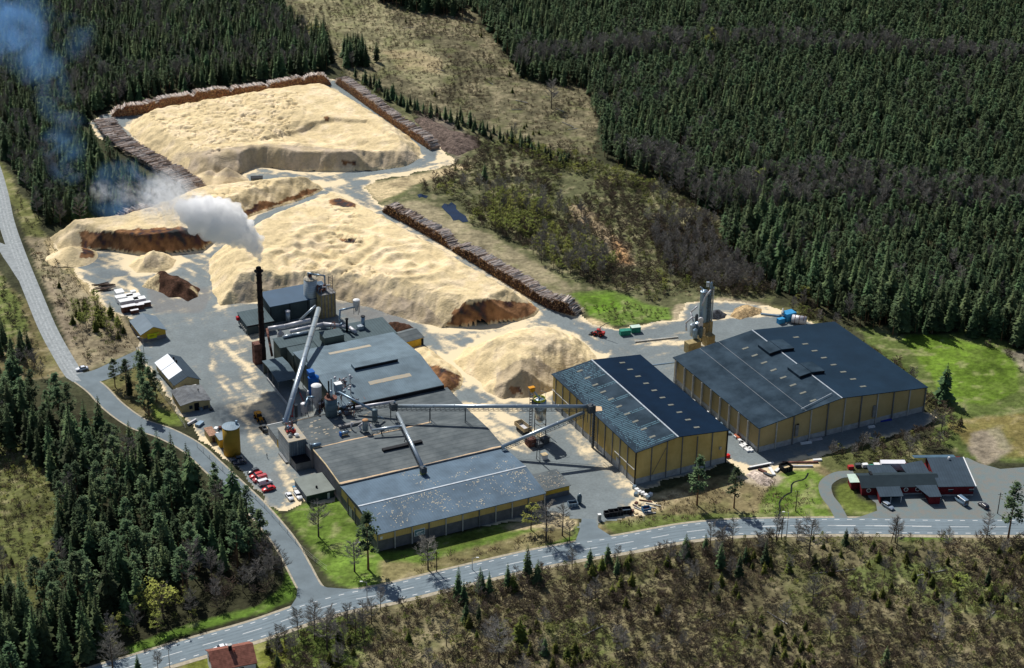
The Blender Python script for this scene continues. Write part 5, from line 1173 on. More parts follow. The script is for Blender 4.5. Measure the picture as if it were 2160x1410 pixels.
# horizontal flue ducts between chimney and annex
def duct(label, pts, r, m=M_duct, name='flue_duct', legs=True):
    pts = [np.array(p_, float) for p_ in pts]; t = thing(name, label, 'duct', pts[0] - (0, 0, 2))
    MB().path(pts, r, 14).build('pipe', m, t, True); mb = MB()
    for a, b in zip(pts[:-1], pts[1:]):
        L = np.linalg.norm(b - a); d = (b - a) / max(L, 1e-6)
        for k in range(1, int(L / 3)): q = a + d * 3 * k; MB().tube(q - d * .1, q + d * .1, r + .09, n=14).build('flange', m, t)
        if legs and abs(d[2]) < .5:
            for k in range(1, int(L / 4) + 1): q = a + d * 4 * k * .95; mb.tube((q[0], q[1], max(q[2] - 3.2, 0)), q, .1, n=5)
    if mb.v: mb.build('stand', M_truss, t)
    return t
duct('fat pale flue duct running from the chimney towards the silo', [P(566, 694, 8.6), P(600, 689, 8.8), P(655, 676, 9.2)], .85, legs=True)
duct('pale flue duct crossing behind the penthouse', [P(612, 700, 8.4), P(652, 691, 8.7), P(683, 684, 9.6), P(720, 688, 9.6), P(738, 692, 9.2), P(751, 702, 8.7)], .75)
duct('thin silver duct on the roof by the chimney-side annex', [P(597, 712, 8.5), P(618, 707, 8.6), P(650, 701, 8.6)], .55, m=M_tube)
duct('bent pipe crane arm with a white bowl cyclone behind the mill', [P(716, 690, 8.2), P(717, 655, 8.2 + 6.5), P(747, 648, 8.2 + 6.0)], .35, m=M_tubeb, name='blower_pipe', legs=False)
duct('sloping thin pipe beside the chimney foot', [P(563, 694, 8.4), P(569, 725, 5.5), P(574, 752, 1.0)], .45, m=M_rust, legs=False)
def cyclone(name, label, c, r, h, m, cone=.4, cat='cyclone', cap=None, legs=True, zb=None):
    t = thing(name, label, cat, c); hb = h * cone
    prof = [(r * .22, hb * .25), (r, hb), (r, h - .1), (r * 1.03, h), (r * .5, h + r * .3), (.05, h + r * .35)]
    MB().lathe(c, prof[:3] + [(r * 1.03, h)], 24).build('body', m, t, True)
    MB().lathe((c[0], c[1], c[2] + h), [(r * 1.06, 0), (r * 1.0, .12), (r * .45, r * .35), (.05, r * .4)], 24).build('cap', cap or m, t, True)
    if legs:
        mb = MB()
        for q in range(4):
            a_ = q * math.pi / 2 + .6; mb.tube((c[0] + r * .95 * math.cos(a_), c[1] + r * .95 * math.sin(a_), c[2]), (c[0] + r * .95 * math.cos(a_), c[1] + r * .95 * math.sin(a_), c[2] + hb * 1.3), .1, n=5)
        mb.build('legs', M_truss, t)
    return t
c = P(765, 700, 7.9) * 1; 
cyclone('cyclone', 'white domed bowl cyclone on the back annex', (P(753, 682, 4)[0], P(753, 682, 4)[1], 8.0), 1.3, 5.6, M_duct, .7, cap=M_white)
t = thing('vent_box', 'silver fan box with a round stack on the back annex roof', 'roof fan', P(760, 694, 8.0)); p = P(760, 694, 8.0)
MB().box(p, (2.4, 2.0, 1.4), ANG).build('box', M_tube, t); q = P(766, 690, 8.0); MB().tube(q, (q[0], q[1], 12.3), .75, n=16).build('stack', M_tubeb, t, True); MB().tube((q[0], q[1], 12.2), (q[0], q[1], 12.5), .85, n=16).build('rim', M_black, t)
q = P(732, 700, 8.0); t = thing('vent_stack', 'black swept exhaust stack by the pale duct', 'exhaust stack', q); MB().tube(q, (q[0], q[1], 12.8), .45, n=12).build('pipe', M_black, t); MB().lathe((q[0], q[1], 12.8), [(.5, 0), (.7, .5), (.1, .9)], 12).build('cowl', M_black, t)
q = P(608, 681, 0); t = thing('steel_tank', 'small pale capped tank in front of the boiler house', 'tank', q); MB().lathe(q, [(.9, 0), (.9, 4.6)], 16).build('barrel', M_tube, t, True); MB().lathe((q[0], q[1], 4.6), [(1.0, 0), (1.0, .5), (.2, .9)], 16).build('cap', M_duct, t)
q = P(592, 706, 6); t = thing('steel_tank', 'squat white conical tank between chimney and annex', 'tank', (q[0], q[1], 4)); MB().lathe((q[0], q[1], 4), [(1.3, 0), (1.3, 2.5), (.4, 3.4), (.3, 3.9)], 16).build('barrel', M_duct, t, True)
for k, (x, y) in enumerate(((628, 694), (636, 692), (644, 690), (660, 700))):
    q = P(x, y, 7); t = thing('blower', 'small blower between the two pale flue ducts', 'blower', (q[0], q[1], 6.2), 'blowers between the flue ducts')
    MB().tube((q[0] - .6, q[1], 7.4), (q[0] + .6, q[1], 7.4), .6, n=12).build('casing', M_tubeb, t); MB().box((q[0], q[1], 6.2), (1.2, .9, .8), ANG).build('plinth', M_rust, t); MB().tube((q[0], q[1], 7.6), (q[0], q[1] + .2, 8.6), .22, n=8).build('outlet', M_duct, t)

# cluster on the back felt roof (deck level about 7.3 m; its left half stands on the yard)
Z0 = 7.35
def onroof(x, y, z=Z0): p_ = P(x, y, z); return (p_[0], p_[1], z)
c = onroof(663, 852, 3.0); FT = cyclone('filter_tank', 'bright blue filter tank with a step-shaped cap', c, 1.9, 10.5, M_blue, .45, cat='filter tank')
t2 = FT; MB().box((c[0] - .9, c[1] + .5, 14.2), (2.0, 2.6, 1.4), ANG).build('box_cap', M_blue, t2); MB().box((c[0] - .9, c[1] + .5, 15.6), (2.2, 2.8, .12), ANG).build('lid', M_blue, t2)
c = onroof(669, 868, 4.0); cyclone('cyclone', 'white-lidded pale grey cyclone in front of the blue tank', c, 1.75, 10.0, M_duct, .55, cap=M_white)
c = onroof(699, 877); t = thing('dark_silo', 'dark blue-grey round silo at the heart of the tank cluster', 'silo', c)
MB().lathe(c, [(2.05, 0), (2.05, 6.9)], 28).build('barrel', M_silod, t, True); MB().lathe((c[0], c[1], c[2] + 6.9), [(2.15, 0), (2.15, .15), (.05, .25)], 28).build('top', M_rust, t)
MB().box((c[0] - 1.0, c[1] + .3, c[2] + 7.1), (.9, .9, 1.1)).build('hatch', M_rust, t)
c = onroof(694, 838, 14.4); t = thing('exhaust_pipe', 'tall thin black exhaust pipe beside the dark silo', 'exhaust pipe', (c[0], c[1], 7.4)); MB().tube((c[0], c[1], 7.4), (c[0], c[1], 20.5), .27, n=10).build('pipe', M_black, t); MB().tube((c[0] + .9, c[1] + .2, 7.4), (c[0] + .9, c[1] + .2, 21.3), .22, n=10).build('side_pipe', M_tube, t)
MB().tube((c[0] + .8, c[1] - .2, 13.5), (c[0] + .8, c[1] - .2, 17.0), .5, n=12).build('lagged_pipe', M_tube, t, True)
c = onroof(642, 876, 4.6); cyclone('cyclone', 'small grey bottle-shaped cyclone left of the tank cluster', c, 1.15, 4.4, M_duct, .3)
q = onroof(625, 876, 4.6); t = thing('vent_pipe', 'short dark vent pipe at the left corner of the tank cluster', 'vent pipe', (q[0], q[1], 4)); MB().tube((q[0], q[1], 4), (q[0], q[1], 8.6), .55, n=12).build('pipe', M_truss, t); MB().tube((q[0], q[1], 8.5), (q[0], q[1], 8.8), .62, n=12).build('rim', M_postl, t)
q = onroof(714, 846, 9.5); t = thing('filter_box', 'white-topped box filter on a stand above the tank cluster', 'filter box', (q[0], q[1], 7.4)); MB().box((q[0], q[1], 13.2), (2.3, 2.0, 3.0), ANG).build('box', M_tubeb, t); MB().box((q[0], q[1], 16.2), (2.5, 2.2, .2), ANG).build('lid', M_white, t)
mb = MB()
for sx in (-1, 1):
    for sy in (-1, 1): mb.tube((q[0] + sx, q[1] + sy, 7.4), (q[0] + sx, q[1] + sy, 13.2), .1, n=5)
mb.build('legs', M_rust, t)
duct('curved grey pipe linking the bottle cyclone to the white-lidded cyclone', [onroof(643, 858, 9.2), onroof(650, 838, 11.5), onroof(662, 838, 12.6)], .38, m=M_tubeb, name='blower_pipe', legs=False)
duct('pale pipe wrapping the blue filter tank', [onroof(650, 826, 12.4), onroof(648, 836, 9.6), onroof(662, 850, 6.6), onroof(668, 862, 4.6)], .36, m=M_duct, name='blower_pipe', legs=False)
rngm = random.Random(44)
for k, (x0, x1, y0, y1, zb, n, lb) in enumerate(((672, 690, 852, 884, 4.5, 16, 'rusty brown platform and pipe tangle left of the dark silo'), (706, 742, 812, 838, 9.0, 22, 'silver blower cluster on brown stands below the box filter'),
                                         (712, 760, 848, 882, 7.4, 30, 'brown and blue-grey machine frames right of the dark silo'), (600, 622, 898, 916, 8.6, 12, 'dark red drive station where the long conveyor meets the filter house'),
                                         (690, 720, 690, 712, 8.2, 10, 'brown valve station on the flue duct'))):
    q0 = P((x0 + x1) / 2, (y0 + y1) / 2, zb); t = thing('machine_frame', lb, 'machinery', (q0[0], q0[1], zb)); fr = MB(); pp_ = MB(); bx_ = MB()
    for i in range(n):
        a = P(rngm.uniform(x0, x1), rngm.uniform(y0, y1), zb); h_ = rngm.uniform(.6, 3.2 if k != 1 else 4.2); b = P(rngm.uniform(x0, x1), rngm.uniform(y0, y1), zb)
        fr.tube(a, a + (0, 0, h_), .10, n=5)
        if i % 2 == 0:
            dd = (b - a); dd = dd / (np.linalg.norm(dd) + .01) * min(3.0, np.linalg.norm(dd)); fr.tube(a + (0, 0, h_), a + dd + (0, 0, h_), .10, n=5)
            fr.tube(a + (0, 0, h_ * .5), a + dd + (0, 0, h_ * .5), .08, n=5)
        if i % 3 == 0: MB().box((a[0], a[1], zb + h_ * .2), (rngm.uniform(.7, 1.7), rngm.uniform(.6, 1.3), rngm.uniform(.4, 1.1)), ANG).build('drive_box', [M_truss, M_tube, M_panel, M_redsteel, M_rust][k], t)
        if i % 3 == 1: pp_.tube(a + (0, 0, h_ * .7), a + (rngm.uniform(-1.2, 1.2), rngm.uniform(-.8, .8), h_ * .7 + rngm.uniform(-.2, .9)), rngm.uniform(.2, .48), n=10)
        if i % 5 == 1: pp_.ball(a + (0, 0, h_), rngm.uniform(.3, .6), 6, 10)
    fr.build('frame', M_rust, t); pp_.build('pipes', M_duct if k in (0, 1) else M_tubeb, t, True)
q = onroof(746, 858); t = thing('lime_cabinet', 'lime yellow cabinet on the felt roof by the long tube', 'cabinet', q); MB().box((q[0], q[1], Z0), (1.3, 1.0, 2.6), ANG).build('cabinet', M_lime, t); MB().box((q[0], q[1], Z0 + 2.6), (1.4, 1.1, .1), ANG).build('top', M_truss, t)
# lower-right roof cyclone with ochre top and the double blower
c = onroof(771, 911); cyclone('cyclone', 'rust-topped round filter with curved silver pipes on the felt roof', c, 1.0, 4.4, M_tubeb, .15, cap=mat('ochre_top', (.50, .28, .14), .8))
duct('curved silver pipe left of the rust-topped filter', [onroof(762, 908, 8.0), onroof(757, 900, 8.6), onroof(765, 894, 10.6)], .38, m=M_duct, name='blower_pipe', legs=False)
duct('curved silver pipe right of the rust-topped filter', [onroof(785, 908, 8.2), onroof(780, 896, 9.8), onroof(774, 893, 10.8)], .38, m=M_duct, name='blower_pipe', legs=False)
c = onroof(791, 893); cyclone('cyclone', 'dark green-blue double cyclone under the thin sloping tube', c, .95, 5.0, M_silod, .3); 
duct('short blue-grey pipe from the double cyclone', [onroof(793, 880, 9.6), onroof(802, 880, 9.0), onroof(810, 884, 8.0)], .33, m=M_tubeb, name='blower_pipe', legs=False)
for x, y, lb in ((727, 918, 'blue-ended roof fan unit on the chip-dusted felt roof'), (667, 944, 'larger blue-ended roof fan unit beside the filter house')):
    c = onroof(x, y); t = thing('roof_fan_unit', lb, 'roof fan', c); s_ = 1.0 if x > 700 else 1.25
    a, b = S(0, 0), S(1, 0); dv = np.array([Vv[0], Vv[1], 0])
    MB().tube(np.array(c) + (0, 0, .9) - dv * 1.3 * s_, np.array(c) + (0, 0, .9) + dv * 1.3 * s_, .5 * s_, n=14).build('casing', M_tubeb, t, True); MB().box(c, (2.2 * s_, .8, .5), ANG).build('plinth', M_board, t); MB().box(np.array(c) - dv * 1.5 * s_, (.5, 1.1, 1.4 * s_), ANG).build('intake', M_blue if x > 700 else M_panel, t)
c = onroof(741, 905); t = thing('swan_vent', 'lone pale swan-neck vent on the felt roof', 'vent pipe', c); MB().path([c, (c[0], c[1], 9.3), (c[0] + .4, c[1] - .4, 9.8), (c[0] + .8, c[1] - .6, 9.3)], .25, 8).build('pipe', M_duct, t, True)
# red props under the long conveyor
for k, (xa, ya, xb, yb, za, zb) in enumerate(((616, 878, 622, 838, 0.2, 10.0), (644, 856, 632, 828, 0.2, 10.6))):
    a, b = P(xa, ya, za), P(xb, yb, zb); t = thing('conveyor_prop', ['red slanting prop under the long conveyor, nearer the filter house', 'red slanting prop under the long conveyor, nearer the canopy shed'][k], 'prop', a); MB().tube(a, b, .16, n=6).build('leg', M_redsteel, t); MB().box((a[0], a[1], 0), (.8, .8, .25)).build('foot', M_redsteel, t)

# ---- loading silo between mill and storage hall ----
c = ph(-28.0, -78.5, 0); c = (float(c[0]), float(c[1]), 0)
t = thing('loading_silo', 'round steel loading silo on a dark stand with a lime-railed head', 'silo', c)
MB().lathe((c[0], c[1], 7.0), [(.5, -1.6), (1.95, 0), (1.95, 6.8)], 28).build('barrel', mat('bright_steel', (.42, .44, .44), .28, .1, .4, metal=.8), t, True)
MB().lathe((c[0], c[1], 13.8), [(2.0, 0), (1.8, .3), (.1, .9)], 28).build('cap', M_tubeb, t)
mb = MB()
for q in range(12): a_ = q * math.pi / 6; mb.box((c[0] - .5 + 2.0 * math.cos(a_), c[1] - .3 + 2.0 * math.sin(a_), 14.2), (.95, .12, .8), a_ + math.pi / 2)
mb.build('lime_railing', M_lime, t); MB().box((c[0] - .9, c[1] - .6, 11.8), (3.4, 3.0, 2.2), ANG).build('head_housing', M_truss, t)
mb = MB()
for sx in (-1, 1):
    for sy in (-1, 1):
        q = (c[0] + sx * 1.9, c[1] + sy * 1.9); mb.tube((q[0], q[1], 0), (q[0], q[1], 7.6), .14, n=6)
        mb.tube((c[0] + sx * 1.9, c[1] - 1.9, 3.2 * (1 + sy) / 2), (c[0] + sx * 1.9, c[1] + 1.9, 3.2), .08, n=5); mb.tube((c[0] - 1.9, c[1] + sx * 1.9, 3.2 + 3 * (1 + sy) / 2), (c[0] + 1.9, c[1] + sx * 1.9, 3.4), .08, n=5)
mb.build('stand', M_truss, t)
e = (c[0] - 3.2, c[1] + .4)
mb = MB()
for sx in (-.5, .5):
    for sy in (-.4, .4): mb.tube((e[0] + sx, e[1] + sy, 0), (e[0] + sx, e[1] + sy, 17.4), .09, n=5)
for z in np.arange(.5, 17, 1.1): mb.tube((e[0] - .5, e[1] - .4, z), (e[0] + .5, e[1] - .4, z + .9), .05, n=4); mb.box((e[0], e[1], z), (1.1, .9, .06))
mb.build('elevator_leg', M_truss, t); MB().box((e[0] + .3, e[1], 17.0), (1.5, 1.1, 1.2), ANG).build('orange_head', M_orange, t); MB().box((e[0], e[1], 18.6), (2.2, 1.5, .1), ANG).build('head_deck', M_orange, t)
MB().path([(e[0] + .8, e[1], 17.2), (e[0] + 2.2, e[1] - .2, 15.2), (c[0], c[1], 14.6)], .3, 8).build('spout', M_tube, t); MB().path([(c[0] + 1.4, c[1], 14.2), (c[0] + 1.6, c[1], 17.0), (c[0] - .2, c[1], 17.6)], .05, 5).build('davit', M_tube, t)
for i, (dx, dy, w_, d_, h_, mm) in enumerate(((-3.2, -6.2, 2.8, 3.2, 2.9, M_rust), (-.4, -7.2, 2.4, 2.2, 1.5, M_truss), (1.6, -4.6, 2.6, 2.0, 2.2, M_truss))): MB().box((c[0] + dx, c[1] + dy, 0), (w_, d_, h_), ANG + .1 * i).build('machine_box', mm, t)
rngm = random.Random(5); mb = MB()
for _ in range(40): a = (c[0] + rngm.uniform(-3.5, 2.6), c[1] + rngm.uniform(-7.5, -1.5), rngm.uniform(.2, 4)); mb.tube(a, (a[0] + rngm.uniform(-1.6, 1.6), a[1] + rngm.uniform(-1.6, 1.6), max(.1, a[2] + rngm.uniform(-1.6, 1.6))), .07, n=4)
mb.build('lattice', M_postl, t)
q = P(1103, 897, 2.6); t = thing('open_bin', 'pale open-topped bin on legs beside the loading silo', 'bin', (q[0], q[1], 0)); 
for dx, dy, w_, d_ in ((0, 1.45, 6.2, .12), (0, -1.45, 6.2, .12), (3.1, 0, .12, 3.0), (-3.1, 0, .12, 3.0)):
    pp = (q[0] + dx * math.cos(-1.0) - dy * math.sin(-1.0), q[1] + dx * math.sin(-1.0) + dy * math.cos(-1.0), 1.6); MB().box(pp, (w_, d_, 1.4), -1.0).build('side', M_board, t)
MB().box((q[0], q[1], 1.5), (6.0, 2.9, .1), -1.0).build('floor', M_duct, t)
for sx in (-1, 1): MB().box((q[0] + sx * 1.2, q[1] - sx * 1.9, 0), (.2, 2.4, 1.5), -1.0).build('leg', M_truss, t)
q = P(1148, 968, 0); t = thing('white_cabinet', 'lone white cabinet on the yard below the loading silo', 'cabinet', q); MB().box(q, (1.9, 1.7, 1.7), ANG).build('cabinet', M_white, t); MB().box((q[0], q[1], 1.7), (2.1, 1.9, .12), ANG).build('lid', M_board, t)

# ---- silo tower behind the big hall ----
c = P(1470, 728, 0); c = (float(c[0]), float(c[1]), 0)
t = thing('silo_tower', 'tall cluster of silver silos and pipes on tan concrete blocks behind the big hall', 'silo tower', c)
for x, y, w_, d_, h_ in ((1460, 742, 5.4, 3.2, 4.3), (1494, 728, 3.4, 3.4, 4.4), (1486, 716, 4.8, 2.6, 7.6)):
    q = P(x, y, 0); MB().box((q[0], q[1], 0), (w_, d_, h_), ANG).build('concrete_block', M_bunk, t)
for x, y, z0, h_, r_, mm in ((1479, 718, 7.5, 13.5, 1.5, M_tubeb), (1488, 717, 7.3, 12.0, .9, M_silod), (1493, 714, 7.0, 16.5, .5, M_tubeb), (1498, 716, 5.0, 17.0, .3, M_tube), (1470, 728, 4.3, 5.5, 1.35, M_tubeb), (1458, 732, 4.4, 5.4, 1.0, M_tube), (1464, 737, 4.4, 4.2, .9, M_tubeb), (1476, 735, 4.3, 4.8, .7, M_silod), (1466, 722, 4.3, 7.5, .6, M_truss), (1483, 730, 4.2, 3.4, .5, M_board)):
    q = P(x, y, 0); MB().lathe((q[0], q[1], z0), [(r_ * .6, 0), (r_, .5), (r_, h_ - .5), (r_ * .3, h_)], 18).build('silo', mm, t)
for k, pts in enumerate((((1460, 722, 9), (1455, 700, 12), (1466, 684, 15)), ((1476, 690, 15), (1480, 676, 19), (1490, 672, 22)), ((1448, 730, 5), (1446, 716, 8), (1458, 708, 11)), ((1466, 716, 10), (1478, 722, 8.5), (1474, 734, 6)))):
    MB().path([P(x, y - 0, 0) * np.array([1, 1, 0]) + np.array([0, 0, z]) if False else (P(1474, 722, 0)[0] + (x - 1474) * .19, P(1474, 722, 0)[1] + random.uniform(-1.5, 1), z) for x, y, z in pts], .32, 10).build('pipe', M_duct, t, True)
q = P(1484, 717, 0); mb = MB(); rngm = random.Random(3)
for sx in (-1.6, 1.6):
    for sy in (-1.4, 1.4): mb.tube((q[0] + sx, q[1] + sy, 4), (q[0] + sx, q[1] + sy, 20.5), .1, n=5)
for z in np.arange(5, 20, 1.6): mb.tube((q[0] - 1.6, q[1] - 1.4, z), (q[0] + 1.6, q[1] - 1.4, z + 1.4), .06, n=4)
mb.build('lattice_frame', M_truss, t); mb = MB()
for _ in range(60): a = (q[0] + rngm.uniform(-3.4, 2.0), q[1] + rngm.uniform(-1.6, 1.6), rngm.uniform(17, 21.5) if rngm.random() < .45 else rngm.uniform(5, 17)); mb.tube(a, (a[0] + rngm.uniform(-1.5, 1.5), a[1] + rngm.uniform(-1, 1), a[2] + rngm.uniform(-.8, .8)), .1, n=5)
mb.build('top_platform', M_rust, t); MB().box((q[0] + .2, q[1], 22.2), (1.1, 1.1, 1.8)).build('top_box', M_tube, t); MB().tube((q[0] - 2.6, q[1], 22), (q[0] + .6, q[1], 19.4), .25, n=8).build('head_tube', M_tube, t)
for zc in (11.5, 9.6): MB().tube((c[0] + .6, c[1] - 1.8, zc), (c[0] + .6, c[1] - 2.4, zc), 1.0, n=16).build('fan_wheel', M_duct, t)
deck_c = P(1479, 718, 0)

# ---- yellow round silo and sheds by the side road ----
c = P(490, 957, 0); c = (float(c[0]), float(c[1]), 0)
t = thing('yellow_silo', 'fat ochre-yellow round silo with a blue-grey lid by the side road', 'silo', c)
MB().lathe(c, [(2.85, 0), (2.85, 10.4)], 32).build('barrel', mat('ochre_silo', (.36, .225, .035), .7, .08, .5), t, True)
MB().lathe((c[0], c[1], 10.4), [(2.95, 0), (2.95, .15), (.1, .5)], 32).build('lid', mat('silo_lid', (.20, .27, .33), .5, .08, .6, stripes=(0, .8, .2)), t); MB().box((c[0] + 1.7, c[1] + 1.4, 10.7), (.7, .7, 1.1)).build('lid_fan', M_tubeb, t)
c = P(468, 938, 0); t = thing('yellow_lean_to', 'low yellow shed with a blue-grey roof leaning on the ochre silo', 'shed', c); MB().box(c, (2.6, 4.6, 3.0), ANG).build('wall', M_yel2, t); MB().slab([(*q, 3.3) for q in ((c[0] + dx * Vv[0] + dy * Uv[0], c[1] + dx * Vv[1] + dy * Uv[1]) for dx, dy in ((-1.6, -2.5), (1.6, -2.5), (1.6, 2.5), (-1.6, 2.5)))], .14).build('roof', mat('lean_roof', (.20, .26, .31), .5), t)
c = P(445, 925, 0); t = thing('rust_roof_shed', 'narrow tan shed with a rusty striped roof near the ochre silo', 'shed', c); MB().box(c, (2.6, 6.0, 2.6), ANG).build('wall', M_yelpale, t); MB().box((c[0], c[1], 2.6), (2.9, 6.3, .18), ANG).build('roof', mat('rusty_sheet', (.32, .19, .13), .85, .3, 1.2, stripes=(0, .7, .3)), t); d_ = np.array(c) - np.array([*Uv, 0]) * 3.05; MB().box((d_[0], d_[1], 0), (.9, .1, 2.0), ANG).build('door', M_rust, t)
# ------------------------------------------------------------------ vehicles
M_tyre = mat('tyre_rubber', (.015, .015, .016), .85, .1, 2); M_rim = mat('wheel_rim', (.35, .36, .37), .4, .1, 2, metal=.6)
M_cglass = mat('car_glass', (.015, .022, .03), .08, .1, 1, spec=.8); M_lampw = mat('headlamp_glass', (.6, .6, .58), .2, .1, 2); M_lampr = mat('tail_lamp', (.35, .01, .01), .3, .1, 2)
PAINT = {}
def paint(n, c):
    if n not in PAINT: PAINT[n] = mat('car_paint_' + n, c, .28, .05, .8, spec=.6)
    return PAINT[n]
def car_meshes(kind):
    L, Wd, H, cab, hood = {'hatch': (4.2, 1.75, 1.48, (-1.95, .75, -1.6, .15), .92), 'sedan': (4.6, 1.8, 1.45, (-1.55, 1.0, -1.0, .25), .95), 'estate': (4.7, 1.8, 1.5, (-2.2, .95, -2.0, .3), .95), 'van': (4.9, 1.9, 2.0, (-2.4, 1.35, -2.3, .75), 1.15), 'minibus': (5.4, 2.0, 2.3, (-2.65, 1.9, -2.6, 1.3), 1.25)}[kind]
    h2, w2 = L / 2, Wd / 2
    secs = [(-h2, .35, .62, .8), (-h2 + .12, .25, hood - .08, .93), (-h2 + .7, .22, hood, 1), (cab[1], .22, hood, 1), (h2 - .9, .22, hood - .08, .98), (h2 - .2, .25, hood - .22, .92), (h2, .38, .58, .78)]
    mb = MB(); v = []; f = []
    for x, z0, z1, k in secs: v += [(x, -w2 * k, z0), (x, -w2 * k, z1 - .12), (x, -w2 * k * .88, z1), (x, w2 * k * .88, z1), (x, w2 * k, z1 - .12), (x, w2 * k, z0)]
    for i in range(len(secs) - 1):
        for j in range(6): f.append((i * 6 + j, i * 6 + (j + 1) % 6, (i + 1) * 6 + (j + 1) % 6, (i + 1) * 6 + j))
    f += [(5, 4, 3, 2, 1, 0), tuple(range((len(secs) - 1) * 6, len(secs) * 6))]; body = MB().add(v, f)
    b0, b1, t0, t1 = cab; wt = w2 * .78; wb = w2 * .90
    gl = MB().add([(b0, -wb, hood - .03), (b1, -wb, hood - .03), (b1, wb, hood - .03), (b0, wb, hood - .03), (t0, -wt, H - .05), (t1, -wt, H - .05), (t1, wt, H - .05), (t0, wt, H - .05)],
                  [(0, 1, 5, 4), (1, 2, 6, 5), (2, 3, 7, 6), (3, 0, 4, 7), (4, 5, 6, 7)])
    rf = MB().add([(t0 - .05, -wt - .02, H - .07), (t1 + .05, -wt - .02, H - .07), (t1 + .05, wt + .02, H - .07), (t0 - .05, wt + .02, H - .07), (t0 + .1, -wt + .1, H), (t1 - .1, -wt + .1, H), (t1 - .1, wt - .1, H), (t0 + .1, wt - .1, H)],
                  [(0, 1, 5, 4), (1, 2, 6, 5), (2, 3, 7, 6), (3, 0, 4, 7), (4, 5, 6, 7)])
    if kind in ('van', 'minibus'):   # solid sides behind the front doors
        for s_ in (-1, 1): rf.add([(b0 + .02, s_ * (wb + .015), hood), (.1, s_ * (wb + .015), hood), (.1, s_ * (wt + .02), H - .06), (t0, s_ * (wt + .02), H - .06)], [(0, 1, 2, 3) if s_ < 0 else (3, 2, 1, 0)])
    wh = [(x, y) for x in (-L * .31, L * .31) for y in (-w2 + .08, w2 - .08)]
    return body, gl, rf, wh, L, w2, hood
CARP = {}
def make_car(kind, label, x, y, ang, pn, pc, group=None, z=.06, cat='car', name='parked_car'):
    """first of a kind is built, the others are copies with their own paint"""
    M = paint(pn, pc); p_ = P(x, y)
    if kind not in CARP:
        body, gl, rf, wh, L, w2, hood = car_meshes(kind); t = thing(name, label, cat, (0, 0, 0)); body.build('body', M, t, True); gl.build('windows', M_cglass, t); rf.build('car_roof', M, t)
        for xx, yy_ in wh:
            w_ = MB().tube((xx, yy_ - .11, .32), (xx, yy_ + .11, .32), .32, n=14).build('wheel', M_tyre, t); MB().tube((xx, yy_ - .12, .32), (xx, yy_ + .12, .32), .19, n=10).build('rim', M_rim, w_)
        for s_ in (-1, 1): MB().box((L / 2 - .12, s_ * w2 * .66, hood - .42), (.16, .34, .16)).build('headlight', M_lampw, t); MB().box((-L / 2 + .06, s_ * w2 * .68, hood - .34), (.1, .3, .2)).build('tail_light', M_lampr, t)
        CARP[kind] = t; r_ = t
    else:
        src = CARP[kind]; r_ = src.copy(); COL.objects.link(r_)
        for ch in list(src.children):
            c_ = ch.copy(); COL.objects.link(c_); c_.parent = r_
            if ch.name.split('.')[0] in ('body', 'car_roof'): c_.data = ch.data.copy(); c_.data.materials[0] = M
            for g in ch.children: d_ = g.copy(); COL.objects.link(d_); d_.parent = c_
        r_.name = name
    r_['label'] = label; r_['category'] = cat
    if group: r_['group'] = group
    elif 'group' in r_: del r_['group']
    r_.location = (float(p_[0]), float(p_[1]), z); r_.rotation_euler = (0, 0, R(ang)); return r_
G1 = 'cars parked in the row by the side road'
make_car('hatch', 'black hatchback at the top of the parked row by the side road', 534.5, 998, 214, 'black', (.02, .035, .05), G1)
make_car('estate', 'red estate car parked next to the black hatchback', 541, 1006.5, 212, 'red', (.50, .015, .02), G1)
make_car('van', 'dusky red small van parked between the red estate and the white van', 548.5, 1014.5, 212, 'duskyred', (.42, .05, .06), G1, name='parked_van', cat='van')
make_car('van', 'white small van in the parked row by the side road', 559, 1022, 32, 'white', (.72, .74, .78), G1, name='parked_van', cat='van')
make_car('sedan', 'bright red saloon at the lower end of the parked row', 567, 1034.5, 212, 'brightred', (.58, .01, .015), G1)
G2 = 'white cars parked apart beside the annex'
make_car('sedan', 'white saloon parked nearer the red saloon, left of its twin', 611, 1051, 297, 'white', (.72, .74, .78), G2); make_car('estate', 'white estate parked nearest the green annex', 629, 1049, 297, 'white', (.72, .74, .78), G2)
G3 = 'dark cars in the shade of the ochre silo'
make_car('hatch', 'slate-blue hatchback in the shade of the ochre silo, nearer its wall', 500, 972, 200, 'slate', (.06, .09, .12), G3); make_car('hatch', 'dark blue hatchback in the shade of the ochre silo, outer one', 506, 979.5, 200, 'navy', (.02, .03, .06), G3)
make_car('sedan', 'white car leaving the entrance road at the gravel road corner', 173, 781, 205, 'silver', (.62, .66, .72), name='moving_car'); make_car('sedan', 'white car driving past the red-roofed house', 466, 1371, 209, 'white', (.72, .74, .78), name='moving_car')
G4 = 'cars on the gravel by the red building'
make_car('estate', 'silver-blue estate by the porch of the red longhouse', 1873, 1071, 304, 'icegrey', (.22, .27, .34), G4); make_car('minibus', 'dark blue minibus in front of the big red hall', 2027, 1061, 118, 'steelblue', (.12, .19, .27), G4, name='parked_minibus', cat='minibus')
make_car('hatch', 'dark hatchback farthest right on the gravel yard', 2074, 1070, 118, 'charcoal', (.035, .035, .045), G4)
